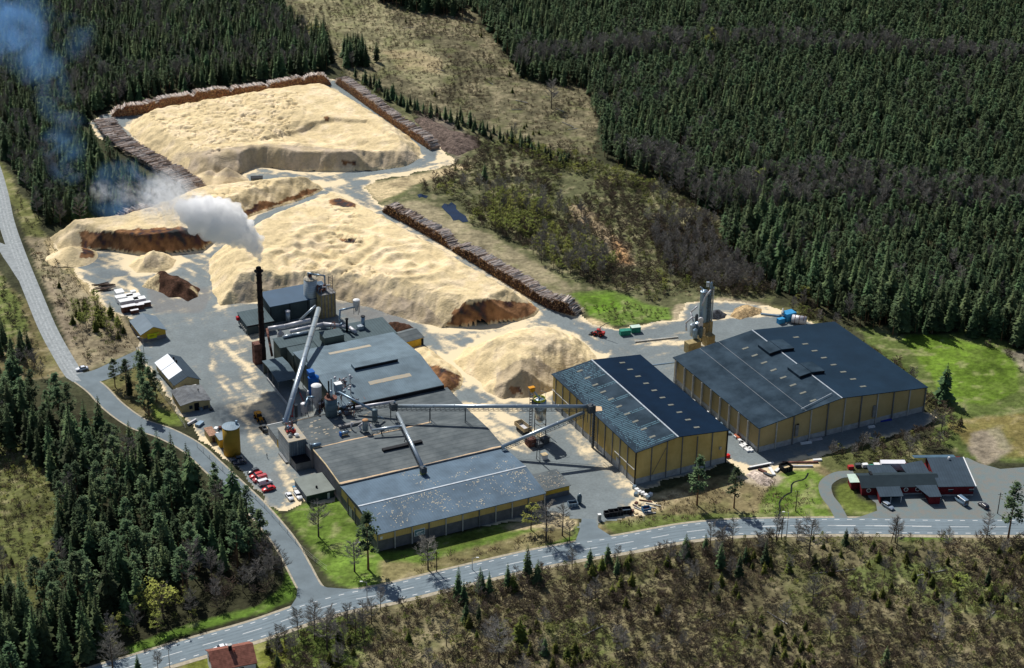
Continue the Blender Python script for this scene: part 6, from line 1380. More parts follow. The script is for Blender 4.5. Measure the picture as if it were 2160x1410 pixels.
# box truck
p_ = P(1850, 994); t = thing('box_truck', 'white box truck parked behind the red longhouse', 'truck', (p_[0], p_[1], 0)); t.rotation_euler = (0, 0, R(2)); t['_o'] = (0, 0, 0)
MB().box((5.0, 0, 1.0), (8.2, 2.5, 2.6)).build('box_body', mat('truck_white', (.66, .66, .70), .5, .05, 1), t); MB().box((-.3, 0, .6), (1.9, 2.3, 2.0)).build('cab', M_white, t); MB().box((-1.26, 0, 1.5), (.06, 2.0, .8)).build('windscreen', M_cglass, t)
for x in (-.2, 6.6): 
    for y in (-1.1, 1.1): MB().tube((x, y - .15, .5), (x, y + .15, .5), .5, n=14).build('wheel', M_tyre, t)
MB().box((4.4, 0, .55), (8.6, 1.0, .4)).build('chassis', M_black, t)
def loader(label, x, y, ang, m, s=1.0):
    p_ = P(x, y); t = thing('wheel_loader', label, 'wheel loader', (p_[0], p_[1], 0)); t.rotation_euler = (0, 0, R(ang)); t.scale = (s,) * 3; t['_o'] = (0, 0, 0)
    MB().box((-1.6, 0, .9), (2.6, 1.9, 1.3)).build('engine_hood', m, t); MB().box((.9, 0, .8), (1.8, 1.3, .7)).build('front_frame', m, t); c_ = MB().box((-.1, 0, 1.3), (1.4, 1.5, 1.7)).build('cab', M_cglass, t); MB().box((-.1, 0, 3.0), (1.6, 1.7, .14)).build('cab_roof', m, c_)
    for x_ in (-1.5, 1.5):
        for y_ in (-1.05, 1.05): w_ = MB().tube((x_, y_ - .3, .8), (x_, y_ + .3, .8), .8, n=16).build('wheel', M_tyre, t); MB().tube((x_, y_ - .32, .8), (x_, y_ + .32, .8), .35, n=10).build('rim', m, w_)
    for y_ in (-.5, .5): MB().tube((1.2, y_, 1.7), (3.1, y_, .6), .13, n=6).build('lift_arm', m, t)
    MB().add([(3.1, -1.4, .15), (3.1, 1.4, .15), (4.3, 1.4, .1), (4.3, -1.4, .1), (3.0, -1.4, 1.1), (3.0, 1.4, 1.1)], [(0, 1, 2, 3), (0, 4, 5, 1), (0, 3, 4), (1, 5, 2)]).build('bucket', M_truss, t); return t
loader('yellow wheel loader on the chip-strewn lane beside the filter house', 547, 886, -62, M_orange, .95)
loader('small black wheel loader tucked beside the low loading shed', 557, 909, 118, M_truss, .7)
t = loader('small red crane loader at the edge of the green field', 1262, 708, 160, M_redsteel, .85)
MB().path([(0, 0, 2.0), (-1.0, 0, 4.6), (-3.6, 0, 6.6), (-5.0, 0, 7.4)], .16, 6).build('crane_arm', M_truss, t)
# ------------------------------------------------------------------ a person
p_ = P(563.5, 967)
bm_v = {'hips': (0, 0, .92, .155), 'waist': (0, .01, 1.12, .14), 'chest': (0, .02, 1.36, .17), 'neck': (0, .02, 1.52, .065), 'head': (0, .03, 1.66, .105), 'sl': (-.19, .02, 1.44, .075), 'el': (-.25, .0, 1.16, .055), 'wl': (-.24, .12, .93, .04),
        'sr': (.19, .02, 1.44, .075), 'er': (.26, -.03, 1.17, .055), 'wr': (.24, .06, .92, .04), 'hl': (-.09, 0, .86, .10), 'kl': (-.10, .10, .48, .075), 'al': (-.10, -.02, .09, .05), 'tl': (-.10, .14, .05, .045), 'hr': (.09, 0, .86, .10), 'kr': (.10, -.03, .48, .075), 'ar': (.10, -.22, .10, .05), 'tr': (.10, -.07, .05, .045)}
keys = list(bm_v); ed = [('hips', 'waist'), ('waist', 'chest'), ('chest', 'neck'), ('neck', 'head'), ('chest', 'sl'), ('sl', 'el'), ('el', 'wl'), ('chest', 'sr'), ('sr', 'er'), ('er', 'wr'), ('hips', 'hl'), ('hl', 'kl'), ('kl', 'al'), ('al', 'tl'), ('hips', 'hr'), ('hr', 'kr'), ('kr', 'ar'), ('ar', 'tr')]
me = bpy.data.meshes.new('person'); me.from_pydata([bm_v[k][:3] for k in keys], [(keys.index(a), keys.index(b)) for a, b in ed], []); ob = bpy.data.objects.new('person', me); COL.objects.link(ob)
md = ob.modifiers.new('skin', 'SKIN'); sv = me.skin_vertices[0].data
for i, k in enumerate(keys): sv[i].radius = (bm_v[k][3], bm_v[k][3]); sv[i].use_root = (k == 'hips')
sb = ob.modifiers.new('sub', 'SUBSURF'); sb.levels = 1; sb.render_levels = 2; me.materials.append(mat('dark_workwear', (.02, .025, .035), .8, .1, 4)); ob.location = (p_[0], p_[1], .04); ob.rotation_euler = (0, 0, 2.2); tag(ob, 'person in dark workwear walking alone across the car park', 'person')
h_ = MB().ball((0, .03, 1.72), .115, 6, 10, .8).build('hair', M_black, None, True); h_.parent = ob

# ------------------------------------------------------------------ yard clutter
def box_at(name, label, cat, x, y, d, ang, m, z=0.04, group=None, lid=None, z0=0.0):
    p_ = P(x, y, z0); t = thing(name, label, cat, (p_[0], p_[1], z + z0), group); t.rotation_euler = (0, 0, R(ang)); t['_o'] = (0, 0, 0)
    MB().box((0, 0, 0), d).build('body', m, t)
    if lid: MB().box((0, 0, d[2]), (d[0] * 1.04, d[1] * 1.04, .08)).build('lid', lid, t)
    return t
def skip_(label, x, y, L, w_, h_, ang, m, inner=None):
    p_ = P(x, y); t = thing('skip_container', label, 'skip container', (p_[0], p_[1], .04)); t.rotation_euler = (0, 0, R(ang)); t['_o'] = (0, 0, 0)
    MB().box((0, 0, 0), (L, w_, .15)).build('floor', m, t)
    for sx, sy, dx, dy in ((1, 0, .12, w_), (-1, 0, .12, w_), (0, 1, L, .12), (0, -1, L, .12)): MB().box((sx * L / 2, sy * w_ / 2, 0), (dx, dy, h_)).build('side_wall', m, t)
    for k in range(int(L)): MB().box((-L / 2 + .5 + k, -w_ / 2 - .1, .1), (.1, .1, h_ - .2)).build('rib', M_truss, t)
    MB().box((0, 0, .2), (L - .3, w_ - .3, h_ * .4)).build('load', inner or M_black, t); return t
skip_('short black skip nearest the mill entrance', 1285, 1088, 3.2, 2.0, 1.4, 12, M_black); skip_('long black skip in the middle of the roadside three', 1298, 1086, 4.4, 2.2, 1.6, 12, M_black); skip_('black skip holding blue-grey scrap, right of the long one', 1317, 1082, 4.2, 2.2, 1.6, 12, M_black, M_tubeb)
skip_('deep black eight-sided-looking skip on the sand by the big hall', 1657, 992, 3.4, 3.2, 2.0, 30, M_black, M_board)
t = skip_('blue skip with red scrap by the lamp post', 1363, 1079, 2.6, 2.0, 1.5, 20, mat('skip_blue', (.05, .15, .30), .6), M_rust)
t = skip_('dark teal skip in the corner by the lean-to', 1208, 1068, 3.0, 2.0, 1.5, 15, M_tubeb); 
q = P(1222, 1062); t = thing('gas_tank', 'upright dark oblong tank standing on the entrance yard', 'tank', (q[0], q[1], 0)); MB().lathe((q[0], q[1], 0), [(.3, 0), (.75, .5), (.8, 2.6), (.5, 3.3), (.1, 3.5)], 16).build('barrel', M_silod, t, True); MB().box((q[0], q[1], 3.4), (.3, .3, .3)).build('valve', M_white, t)
box_at('pale_bin', 'pale upright bin at the left end of the roadside skips', 'bin', 1264, 1098, (1.0, 1.0, 2.2), 12, M_postl, lid=M_white)
rc = random.Random(77)
for i, (x, y) in enumerate(((1338, 1030), (1343, 1036), (1349, 1041), (1341, 1045), (1355, 1043), (1362, 1048), (1367, 1052), (1372, 1046))):
    box_at('white_sack', 'white bulk sack beside the front corner of the middle storage hall', 'sack', x, y, (1.3, 1.1, .9), rc.uniform(0, 90), M_white if i % 3 else M_tubeb, group='bulk sacks at the hall corner')
for i, (x, y, L, a_, m) in enumerate(((1338, 1026, 5, -60, M_postl), (1362, 1058, 4.2, -14, M_rust), (1368, 1070, 5.2, -25, M_postl), (1378, 1066, 5.0, -20, M_postl), (1345, 1072, 4.5, -50, M_truss), (1352, 1078, 5.5, -40, M_postl), (1372, 1084, 3.5, 10, M_postl))):
    box_at('steel_beam', ['long pale beam lying by the hall corner', 'rusty red beam below the white sacks', 'pale beam crossing the scrap heap', 'second pale beam on the scrap heap', 'dark beam near the blue skip', 'pale beam left of the blue skip', 'short pale beam right of the blue skip'][i], 'beam', x, y, (L, .35, .35), a_, m)
for i, (x, y) in enumerate(((1342, 1062), (1349, 1066), (1340, 1070), (1356, 1068), (1334, 1080), (1342, 1084), (1330, 1086), (1350, 1090))):
    box_at('pallet_stack', 'small pile of pale pallets in the scrap corner', 'pallets', x, y, (1.2, .8, rc.uniform(.3, .9)), rc.uniform(0, 90), M_board if i % 2 else M_rust, group='pallet piles in the scrap corner')
WB = 'white wrapped packs by the lane between the yellow halls'
for i, (x, y, L, a_) in enumerate(((1563, 934, 2.6, -63), (1571, 940, 4.2, -63), (1579, 946, 2.6, -63), (1566, 944, 2.8, -63), (1574, 950, 3.0, -63), (1583, 951, 2.0, -63))):
    box_at('wrapped_pack', 'white wrapped board pack on the ground at the lane mouth', 'board pack', x, y, (L, 1.2, .6), a_, M_white, group=WB)
box_at('brick_pack', 'brick-red stack beside the white packs', 'brick stack', 1556, 924, (2.6, 1.6, .9), -63, mat('brick_red', (.42, .13, .07), .8, .2, 2)); box_at('red_bin', 'bright red bin behind the right corner of the middle storage hall', 'bin', 1534, 965, (1.6, 1.2, 1.0), 30, mat('signal_red', (.62, .02, .02), .5))
for i, (x, y, L, a_, m, lb) in enumerate(((1600, 987, 8.0, 22, M_black, 'long black plank on the sand'), (1606, 983, 9.0, 22, M_white, 'long white profile lying beside the black plank'), (1628, 996, 4.8, -78, M_white, 'white sheet lying on the sand left of the skip'), (1641, 992, 3.6, 55, M_white, 'white sheet pointing at the black skip'),
       (1686, 985, 9.0, 3, M_duct, 'row of white sheeting right of the black skip'), (1688, 977, 12.0, 3, M_rust, 'rusty low rack behind the white sheeting'), (1724, 972, 3.0, 10, M_white, 'white cabinet lying at the end of the rack'), (1712, 959, 3.6, 30, M_tubeb, 'blue-white plastic bundle in the hall shade'),
       (1608, 995, 3.0, -40, M_rust, 'orange-brown steel frame on the rubble'), (1620, 1003, 3.2, -35, M_truss, 'flat dark trailer bed beside the orange frame'), (1700, 936, 4.0, 18, M_white, 'white board lying in the shade of the big hall'), (1720, 929, 5.0, 18, M_duct, 'pale board beside the white one in the hall shade'), (1868, 888, 4.4, 18, mat('tarp_blue', (.02, .04, .30), .6), 'blue tarpaulin pack at the foot of the big hall'), (1838, 902, 2.4, 18, M_white, 'small white board at the foot of the big hall'))):
    box_at('scrap_piece', lb, 'scrap', x, y, (L, 1.0 if L < 8 else .7, .5), a_, m)
for i in range(16):
    q = (1450 + i * 9.4 * .0 , 0); v_, u_ = 31.9, -67 - i * 3.1; s_ = S(v_ + rc.uniform(-.4, .5), u_, 0)
    t = thing('lumber_bundle', 'pale clutter bundle leaning along the left wall of the big hall', 'bundle', (s_[0], s_[1], .04), 'bundles along the big hall wall'); t['_o'] = (0, 0, 0); t.rotation_euler = (0, 0, ANG + rc.uniform(-.4, .4)); MB().box((0, 0, 0), (rc.uniform(.6, 1.3), rc.uniform(.8, 2.2), rc.uniform(.4, 1.1))).build('bundle', rc.choice([M_white, M_postl, M_rust, M_tubeb]), t)
# green and blue plant on the upper yard
M_grn2 = mat('sea_green_paint', (.03, .22, .16), .6, .15, .8); M_blu2 = mat('sky_blue_paint', (.04, .26, .52), .55, .12, .8)
box_at('green_container', 'sea-green container with a pale lid, left of its pair', 'container', 1318, 706, (4.0, 2.2, 1.9), 15, M_grn2, lid=M_grn2); box_at('green_container', 'sea-green container right of its pair by the field edge', 'container', 1340, 700, (3.6, 2.4, 2.2), 15, M_grn2, lid=M_mint)
t = box_at('blue_machine', 'sky-blue machine cabin beside the white drum', 'machine', 1663, 674, (4.6, 3.4, 3.2), 30, M_blu2); MB().box((-4.6, -1.2, 0), (2.8, 1.8, 2.0)).build('side_unit', M_blu2, t); MB().tube((-3, 0, 3.2), (-1.6, 1.8, 4.2), .3, n=8).build('pipe', M_postl, t); MB().box((-2.8, .6, .6), (1.2, 1.6, 1.5)).build('engine', M_truss, t)
q = P(1686, 683); t = thing('mixing_drum', 'white rusty drum lying beside the blue machine', 'drum', (q[0], q[1], 0)); MB().tube((q[0] - 2.8, q[1] + .8, 1.7), (q[0] + 2.4, q[1] - .9, 1.7), 1.65, n=18).build('drum', M_duct, t, True)
for k in (-1.6, 0, 1.6): MB().tube((q[0] + k - .1, q[1] - k * .31, 1.7), (q[0] + k + .1, q[1] - k * .31 - .06, 1.7), 1.75, n=18).build('rust_ring', M_rust, t)
MB().box((q[0], q[1], 0), (4.6, 2.2, .5)).build('cradle', M_truss, t)
box_at('steel_beam', 'grey beam on the sand left of the blue machine', 'beam', 1625, 666, (7.5, .9, .5), -12, M_tubeb)
box_at('black_shed', 'small dark machine cabin on the upper yard road', 'machine', 542, 385, (5.2, 3.2, 2.4), 8, M_truss, lid=M_black)
box_at('concrete_slab', 'long low concrete kerb on the upper yard', 'kerb', 1385, 718, (17, .5, .5), 15.5, M_postl)
box_at('silver_pipe', 'thin silver pipe bridge between the two yellow halls', 'pipe', 1402, 769, (9.5, .4, .4), 17, M_tubeb, z0=6)
# timber packs by the gatehouse
TP = 'wrapped timber packs by the left fence'
for i, (x, y, L, w_, h_) in enumerate(((252, 622, 3.2, 3.4, 1.6), (262, 634, 6.6, 2.6, 2.0), (282, 633, 5.0, 2.6, 2.0), (272, 643, 7.2, 2.6, 2.2), (295, 640, 4.4, 2.6, 2.2), (281, 622, 2.0, 1.6, 1.6))):
    box_at('timber_pack', 'white-wrapped timber pack in the block behind the gatehouse', 'timber pack', x, y, (L, w_, h_), 27, M_white, group=TP, lid=M_white)
for i, (x, y, L, w_, h_) in enumerate(((272, 657, 5.6, 2.0, 2.4), (290, 653, 5.0, 1.8, 2.0), (306, 647, 4.4, 1.6, 1.8), (284, 661, 3.0, 1.2, 1.4))):
    box_at('timber_pack', 'grey-topped timber pack nearest the gatehouse lean-to', 'timber pack', x, y, (L, w_, h_), 27, M_rust, group=TP + ', front', lid=M_duct)
for i in range(14):
    x, y = 208 + (i % 7) * 3.4, 602 + (i // 7) * 11 + rc.uniform(-3, 3); q = P(x, y); v, f = log_prism((0, 0, 0), (1, 0), rc.uniform(4, 6), .24); mb = MB(); mb.add(v, f); o = mb.build('dark_log', M_logdark); o.location = (q[0], q[1], .3 + .3 * (i % 3)); o.rotation_euler = (0, rc.uniform(-.08, .08), R(rc.uniform(5, 35))); tag(o, 'dark weathered log in the loose pile by the left fence', 'log', 'loose dark logs')
# workshop yard clutter and small things by the ochre silo
for i, (x, y, d, m, lb) in enumerate(((424, 866, (1.2, 1, 1), M_tubeb, 'blue drum pallet in front of the workshop shed'), (434, 862, (1.6, 1, 1.1), M_truss, 'dark machine part in front of the workshop shed'), (446, 866, (1.0, 1, .8), M_truss, 'black tyre pile at the workshop corner'), (405, 893, (4.2, .6, .8), M_duct, 'pale pipe length beside the workshop drive'), (421, 897, (3.2, 1.8, .9), M_tubeb, 'small blue-grey trailer below the workshop shed'), (456, 909, (1.6, 1.2, 1.2), M_white, 'white sack pair behind the ochre silo'), (464, 905, (1.2, 1.2, .8), M_rust, 'rusty bin behind the ochre silo'), (457, 920, (1.8, 1.4, 1.0), M_white, 'white cabinet left of the ochre silo'))):
    box_at('yard_item', lb, 'yard clutter', x, y, d, 27 + 10 * i, m)
for i, (x, y, m, lb) in enumerate(((1848, 988, M_redsteel, 'red bin behind the red longhouse'), (1809, 985, M_truss, 'dark barrel left of the white bags'), (1824, 985, M_white, 'white sacks left of the box truck'), (1838, 988, M_grn2, 'dark green tub beside the box truck'), (1794, 989, M_redsteel, 'lone red crate on the grass'))):
    box_at('yard_item', lb, 'yard clutter', x, y, (1.9, 1.4, 1.1), 10, m)

# ------------------------------------------------------------------ poles, lamps, fences, boom gate
M_wood = mat('pole_wood', (.07, .055, .04), .9, .2, 1)
def street_lamp(label, xb, yb, yt, arm=-1, group='street lamps along the roads'):
    b = P(xb, yb); z0 = float(terrain(b[0], b[1])); H = hgt(xb, yb, yt); t = thing('street_lamp', label, 'street lamp', (b[0], b[1], z0), group); t['_o'] = (0, 0, 0)
    MB().tube((0, 0, 0), (0, 0, H), .13, .08, n=8).build('pole', M_postl, t); MB().tube((0, 0, H), (arm * 1.3, 0, H + .3), .06, n=6).build('arm', M_postl, t); MB().box((arm * 1.6, 0, H + .22), (.8, .35, .16)).build('lamp_head', M_white, t)
def pole(label, xb, yb, yt, stay=False):
    b = P(xb, yb); H = hgt(xb, yb, yt); z0 = float(terrain(b[0], b[1])); t = thing('utility_pole', label, 'utility pole', (b[0], b[1], z0), None); t['_o'] = (0, 0, 0); MB().tube((0, 0, 0), (0, 0, H), .17, .12, n=8).build('post', M_wood, t); MB().box((0, 0, H - .6), (1.6, .12, .12)).build('cross_arm', M_wood, t)
    for s_ in (-.6, 0, .6): MB().tube((s_, 0, H - .5), (s_, 0, H - .2), .06, n=6).build('insulator', M_white, t)
    if stay: MB().tube((0, 0, H * .95), (-1.4, -.6, 0), .14, n=6).build('brace', M_wood, t)
street_lamp('lamp post at the road junction, before the tall thin pine', 775, 1290, 1229, -1); street_lamp('lamp post beside the blue skip', 1358, 1100, 1080, 1); street_lamp('lamp post opposite the ditch on the main road', 1658, 1140, 1082, -1); street_lamp('lamp post on the verge below the front mill hall', 996, 1202, 1178, 1); street_lamp('lamp post in front of the little gatehouse', 306, 775, 713, -1); street_lamp('lamp post at the bend beside the two parked rows', 748, 1205, 1146, 1); street_lamp('lamp post by the bottom left bend of the main road', 358, 1408, 1370, -1)
pole('plain pole on the verge left of the entrance', 921, 1206, 1164); pole('braced double pole by the main road opposite the red building', 1888, 1144, 1090, True); pole('pole on the gravel yard beside the tall pine', 2104, 1084, 1040); pole('pole in the grass beside the winding ditch', 1678, 1079, 1035); pole('braced pole next to the lamp opposite the ditch', 1648, 1138, 1090, True)
def fence(label, pts, h_=1.8, step=3.0, m=M_postl, rail=True):
    ln = spline(W(pts), step); t = thing('wire_fence', label, 'fence', (ln[0][0], ln[0][1], 0)); n = 0
    for a, b in zip(ln[:-1], ln[1:]):
        if n < 98: MB().tube((a[0], a[1], 0), (a[0], a[1], h_), .06, n=5).build('post', m, t)
        n += 1
    mb = MB()
    for a, b in zip(ln[:-1], ln[1:]):
        for z in (.3, .9, h_ - .05): mb.tube((a[0], a[1], z), (b[0], b[1], z), .025, n=4, caps=False)
    mb.build('wire', m, t)
fence('wire fence on the grass bank beside the side road', [(416, 944), (470, 995), (540, 1055), (590, 1108), (640, 1165), (690, 1205)], 1.8, 4.5)
fence('fence along the left edge of the chip yard', [(100, 508), (150, 575), (205, 645), (262, 705), (300, 752)], 2.0, 4.0, M_wood)
fence('fence beside the workshop shed and long pale-yellow house', [(304, 775), (335, 825), (368, 868), (392, 905)], 1.8, 3.5)
q = P(300, 765); t = thing('boom_gate', 'open grey slatted gate beside the entrance road', 'gate', (q[0], q[1], 0)); a, b = P(288, 742), P(304, 772)
MB().tube((a[0], a[1], 1.6), (b[0], b[1], 1.6), .12, n=6).tube((a[0], a[1], .3), (b[0], b[1], .3), .12, n=6).build('rails', M_postl, t)
mb = MB()
for k in range(9): c_ = a + (b - a) * k / 8; mb.tube((c_[0], c_[1], .1), (c_[0], c_[1], 1.7), .07, n=5)
mb.build('bars', M_postl, t)
# ------------------------------------------------------------------ trees and shrubs
M_spr = mat('spruce_needles', (.027, .064, .031), .85, .35, .55, col2=(.078, .128, .048), rnd=.6, spec=.15)
M_pin = mat('pine_needles', (.040, .088, .044), .85, .3, .8, col2=(.10, .160, .068), rnd=.45, spec=.15)
M_trk = mat('bark_grey', (.11, .085, .065), .9, .3, 2)
M_trkp = mat('pine_trunk', (.20, .115, .065), .9, .3, 1.2)
M_twig = mat('bare_twigs', (.20, .19, .17), .9, .25, .8, col2=(.30, .285, .255), rnd=.3)
M_twigb = mat('brown_twigs', (.12, .10, .068), .9, .3, .8, col2=(.21, .175, .12), rnd=.4)
M_bud = mat('spring_leaves', (.16, .20, .045), .85, .25, .8, col2=(.25, .29, .06), rnd=.3)
M_olive = mat('olive_leaves', (.085, .105, .028), .85, .3, .8, col2=(.15, .175, .045), rnd=.35)
M_grass = mat('dry_grass', (.24, .20, .115), .95, .3, .8, col2=(.40, .335, .20), rnd=.5)
M_lush = mat('young_spruce_needles', (.045, .068, .014), .85, .3, .9, col2=(.10, .115, .02), rnd=.35)
def tri_mesh(name, V, T, mats, mi=None):
    me = np_mesh(name, np.asarray(V), np.asarray(T), mats, smooth_=False)
    if mi is not None: me.polygons.foreach_set('material_index', np.asarray(mi, np.int32))
    return me
def spruce_geo(h, rad, seed, layers=22, base=.07, mess=.2):
    g = random.Random(seed); V = []; T = []
    for i in range(layers):
        t = i / (layers - 1); z = h * (base + (1 - base) * t * .99); r = rad * (1 - t) ** .85 * g.uniform(1 - mess, 1 + mess) + .12
        nb = max(4, int(9 * (1 - t) + 3)); a0 = g.uniform(0, 6.28)
        for k in range(nb):
            a = a0 + 2 * math.pi * k / nb + g.uniform(-.25, .25); rr = r * g.uniform(.68, 1.15); ca, sa = math.cos(a), math.sin(a); dz = -rr * g.uniform(.18, .5)
            w_ = rr * g.uniform(.22, .36); n = len(V)
            V += [(ca * .05, sa * .05, z + .22 * rr), (ca * rr, sa * rr, z + dz), (ca * rr * .62 - sa * w_, sa * rr * .62 + ca * w_, z + dz * .8 - .1 * rr), (ca * rr * .62 + sa * w_, sa * rr * .62 - ca * w_, z + dz * .8 - .1 * rr), (ca * rr * .55, sa * rr * .55, z + dz * .3)]
            T += [(n, n + 2, n + 4), (n, n + 4, n + 3), (n + 4, n + 2, n + 1), (n + 4, n + 1, n + 3)]
    return V, T
def pine_geo(h, rad, seed, clumps=18, z0=.42, leaf=.42, per=34, flat=.6):
    g = random.Random(seed); V = []; T = []
    for c in range(clumps):
        t = c / (clumps - 1); z = h * (z0 + (1 - z0) * t * .96); R_ = rad * (math.sin(math.pi * (.12 + .80 * t) ** .8) * .6 + .62 * (1 - t)) * g.uniform(.5, 1.15); a = g.uniform(0, 6.28)
        cx, cy = R_ * .72 * math.cos(a), R_ * .72 * math.sin(a); cr = rad * g.uniform(.22, .44)
        if t > .9: cx *= .3; cy *= .3
        for k in range(per):
            u, v_, w_ = g.gauss(0, .5), g.gauss(0, .5), g.gauss(0, .5)
            p_ = (cx + u * cr, cy + v_ * cr, z + w_ * cr * flat); s = leaf * g.uniform(.5, 1.2); n = len(V); b = g.uniform(0, 6.28); e = g.uniform(-.5, .9)
            d1 = (math.cos(b) * s, math.sin(b) * s, e * s * .5); d2 = (-math.sin(b) * s * .6, math.cos(b) * s * .6, g.uniform(-.4, .4) * s)
            V += [(p_[0] - d1[0], p_[1] - d1[1], p_[2] - d1[2]), (p_[0] + d2[0], p_[1] + d2[1], p_[2] + d2[2]), (p_[0] + d1[0], p_[1] + d1[1], p_[2] + d1[2]), (p_[0] - d2[0], p_[1] - d2[1], p_[2] - d2[2])]
            T += [(n, n + 1, n + 2), (n, n + 2, n + 3)]
    return V, T
def bare_geo(h, rad, seed, n1=16, n2=7, n3=5, z0=.3, w_=.07, up=.9, leaves=0, ls=.22):
    g = random.Random(seed); V = []; T = []; tips = []
    def sliver(a, b, w0):
        d = np.array(b) - np.array(a); s = np.cross(d, (g.uniform(-1, 1), g.uniform(-1, 1), .3)); s = s / (np.linalg.norm(s) + 1e-6) * w0; n = len(V)
        V.extend([tuple(np.array(a) - s), tuple(np.array(a) + s), tuple(b)]); T.append((n, n + 1, n + 2))
    for i in range(n1):
        t = (i + g.random()) / n1; z = h * (z0 + (.92 - z0) * t); a = g.uniform(0, 6.28); L = rad * (1.05 - .55 * t) * g.uniform(.7, 1.15)
        b = (math.cos(a) * L * .75, math.sin(a) * L * .75, z + L * up * .6); sliver((0, 0, z), b, w_ * 1.6)
        for j in range(n2):
            f = g.uniform(.25, 1); s0 = (b[0] * f, b[1] * f, z + (b[2] - z) * f); a2 = a + g.uniform(-1.1, 1.1); L2 = L * g.uniform(.3, .6)
            b2 = (s0[0] + math.cos(a2) * L2 * .6, s0[1] + math.sin(a2) * L2 * .6, min(h * 1.02, s0[2] + L2 * up * g.uniform(.3, 1))); sliver(s0, b2, w_)
            for k in range(n3):
                f2 = g.uniform(.2, 1); s1 = tuple(s0[q] + (b2[q] - s0[q]) * f2 for q in range(3)); a3 = a2 + g.uniform(-1.4, 1.4); L3 = L2 * g.uniform(.35, .8)
                b3 = (s1[0] + math.cos(a3) * L3 * .7, s1[1] + math.sin(a3) * L3 * .7, s1[2] + L3 * up * g.uniform(0, .9)); sliver(s1, b3, w_ * .6); tips.append(b3)
    nt = len(T)
    for k in range(leaves):
        p_ = g.choice(tips); s = ls * g.uniform(.5, 1.3); n = len(V); p_ = [q + g.uniform(-.3, .3) for q in p_]; b = g.uniform(0, 6.28)
        V.extend([(p_[0] - s * math.cos(b), p_[1] - s * math.sin(b), p_[2]), (p_[0] + s * math.sin(b), p_[1] - s * math.cos(b), p_[2] + s * .6), (p_[0] + s * math.cos(b), p_[1] + s * math.sin(b), p_[2] + s * .2)]); T.append((n, n + 1, n + 2))
    return V, T, [0] * nt + [1] * (len(T) - nt)
def trunk_geo(h, r, lean=0.0, n=6):
    V = []; T = []
    zs = [(-.4, r * 1.25), (h * .25, r * .9), (h * .6, r * .6), (h * .97, r * .12)]
    for z, rr in zs:
        for j in range(n): q = 2 * math.pi * j / n; V.append((rr * math.cos(q) + lean * z * z / h, rr * math.sin(q), z))
    for i in range(3):
        for j in range(n): a, b, c, d = i * n + j, i * n + (j + 1) % n, (i + 1) * n + (j + 1) % n, (i + 1) * n + j; T += [(a, b, c), (a, c, d)]
    return V, T
# species: name -> list of (crown mesh, trunk mesh, merged mesh); all about 10 m tall and scaled in use
SPEC = {}
def species(key, crowns, trunk, cm, tm):
    out = []
    for i, cg in enumerate(crowns):
        V, T = cg[0], cg[1]; mi = cg[2] if len(cg) > 2 else [0] * len(T); cms = cm if isinstance(cm, list) else [cm]
        cme = tri_mesh(key + '_crown', V, T, cms, mi)
        if trunk: tV, tT = trunk; tme = tri_mesh(key + '_trunk', tV, tT, [tm])
        else: tV, tT, tme = [], [], None
        n = len(V); mV = list(V) + list(tV); mT = list(T) + [(a + n, b + n, c + n) for a, b, c in tT]
        out.append((cme, tme, tri_mesh(key + '_whole', mV, mT, cms + [tm], list(mi) + [len(cms)] * len(tT))))
    SPEC[key] = out
species('spruce', [spruce_geo(10, 1.75, s, 24) for s in (1, 2)] + [spruce_geo(10, 2.2, 3, 22, .12, .3), spruce_geo(10, 1.5, 4, 24, .15, .3)], trunk_geo(10, .16), M_spr, M_trk)
species('young_spruce', [spruce_geo(10, 3.0, s, 15, .03, .25) for s in (11, 12, 13)], trunk_geo(9.5, .2), M_lush, M_trk)
species('pine', [pine_geo(10, 2.0, s, 26, .34, .27, 34) for s in (1, 2, 3)], trunk_geo(9.6, .17, .02), M_pin, M_trkp)
species('bare_tree', [bare_geo(10, 2.7, s, 34, 10, 9, .24, .034, .9) for s in (1, 2, 3)], trunk_geo(9.7, .15, .03), M_twig, M_trk)
species('budding_tree', [bare_geo(10, 3.1, s, 16, 6, 5, .2, .045, .8, 420, .26) for s in (4, 5)], trunk_geo(9.5, .15, .02), [M_twigb, M_bud], M_trk)
species('shrub', [bare_geo(10, 6.5, s, 18, 8, 6, .0, .16, .8) for s in (6, 7, 8)], None, M_twigb, M_trk)
species('leafy_shrub', [bare_geo(10, 5.5, s, 12, 5, 4, .0, .10, .8, 300, .55) for s in (9, 10, 14)], None, [M_twigb, M_olive], M_trk)
species('bright_shrub', [bare_geo(10, 6, s, 12, 5, 4, .0, .10, .8, 420, .55) for s in (15, 16)], None, [M_twigb, M_bud], M_trk)
KEYS = list(SPEC)

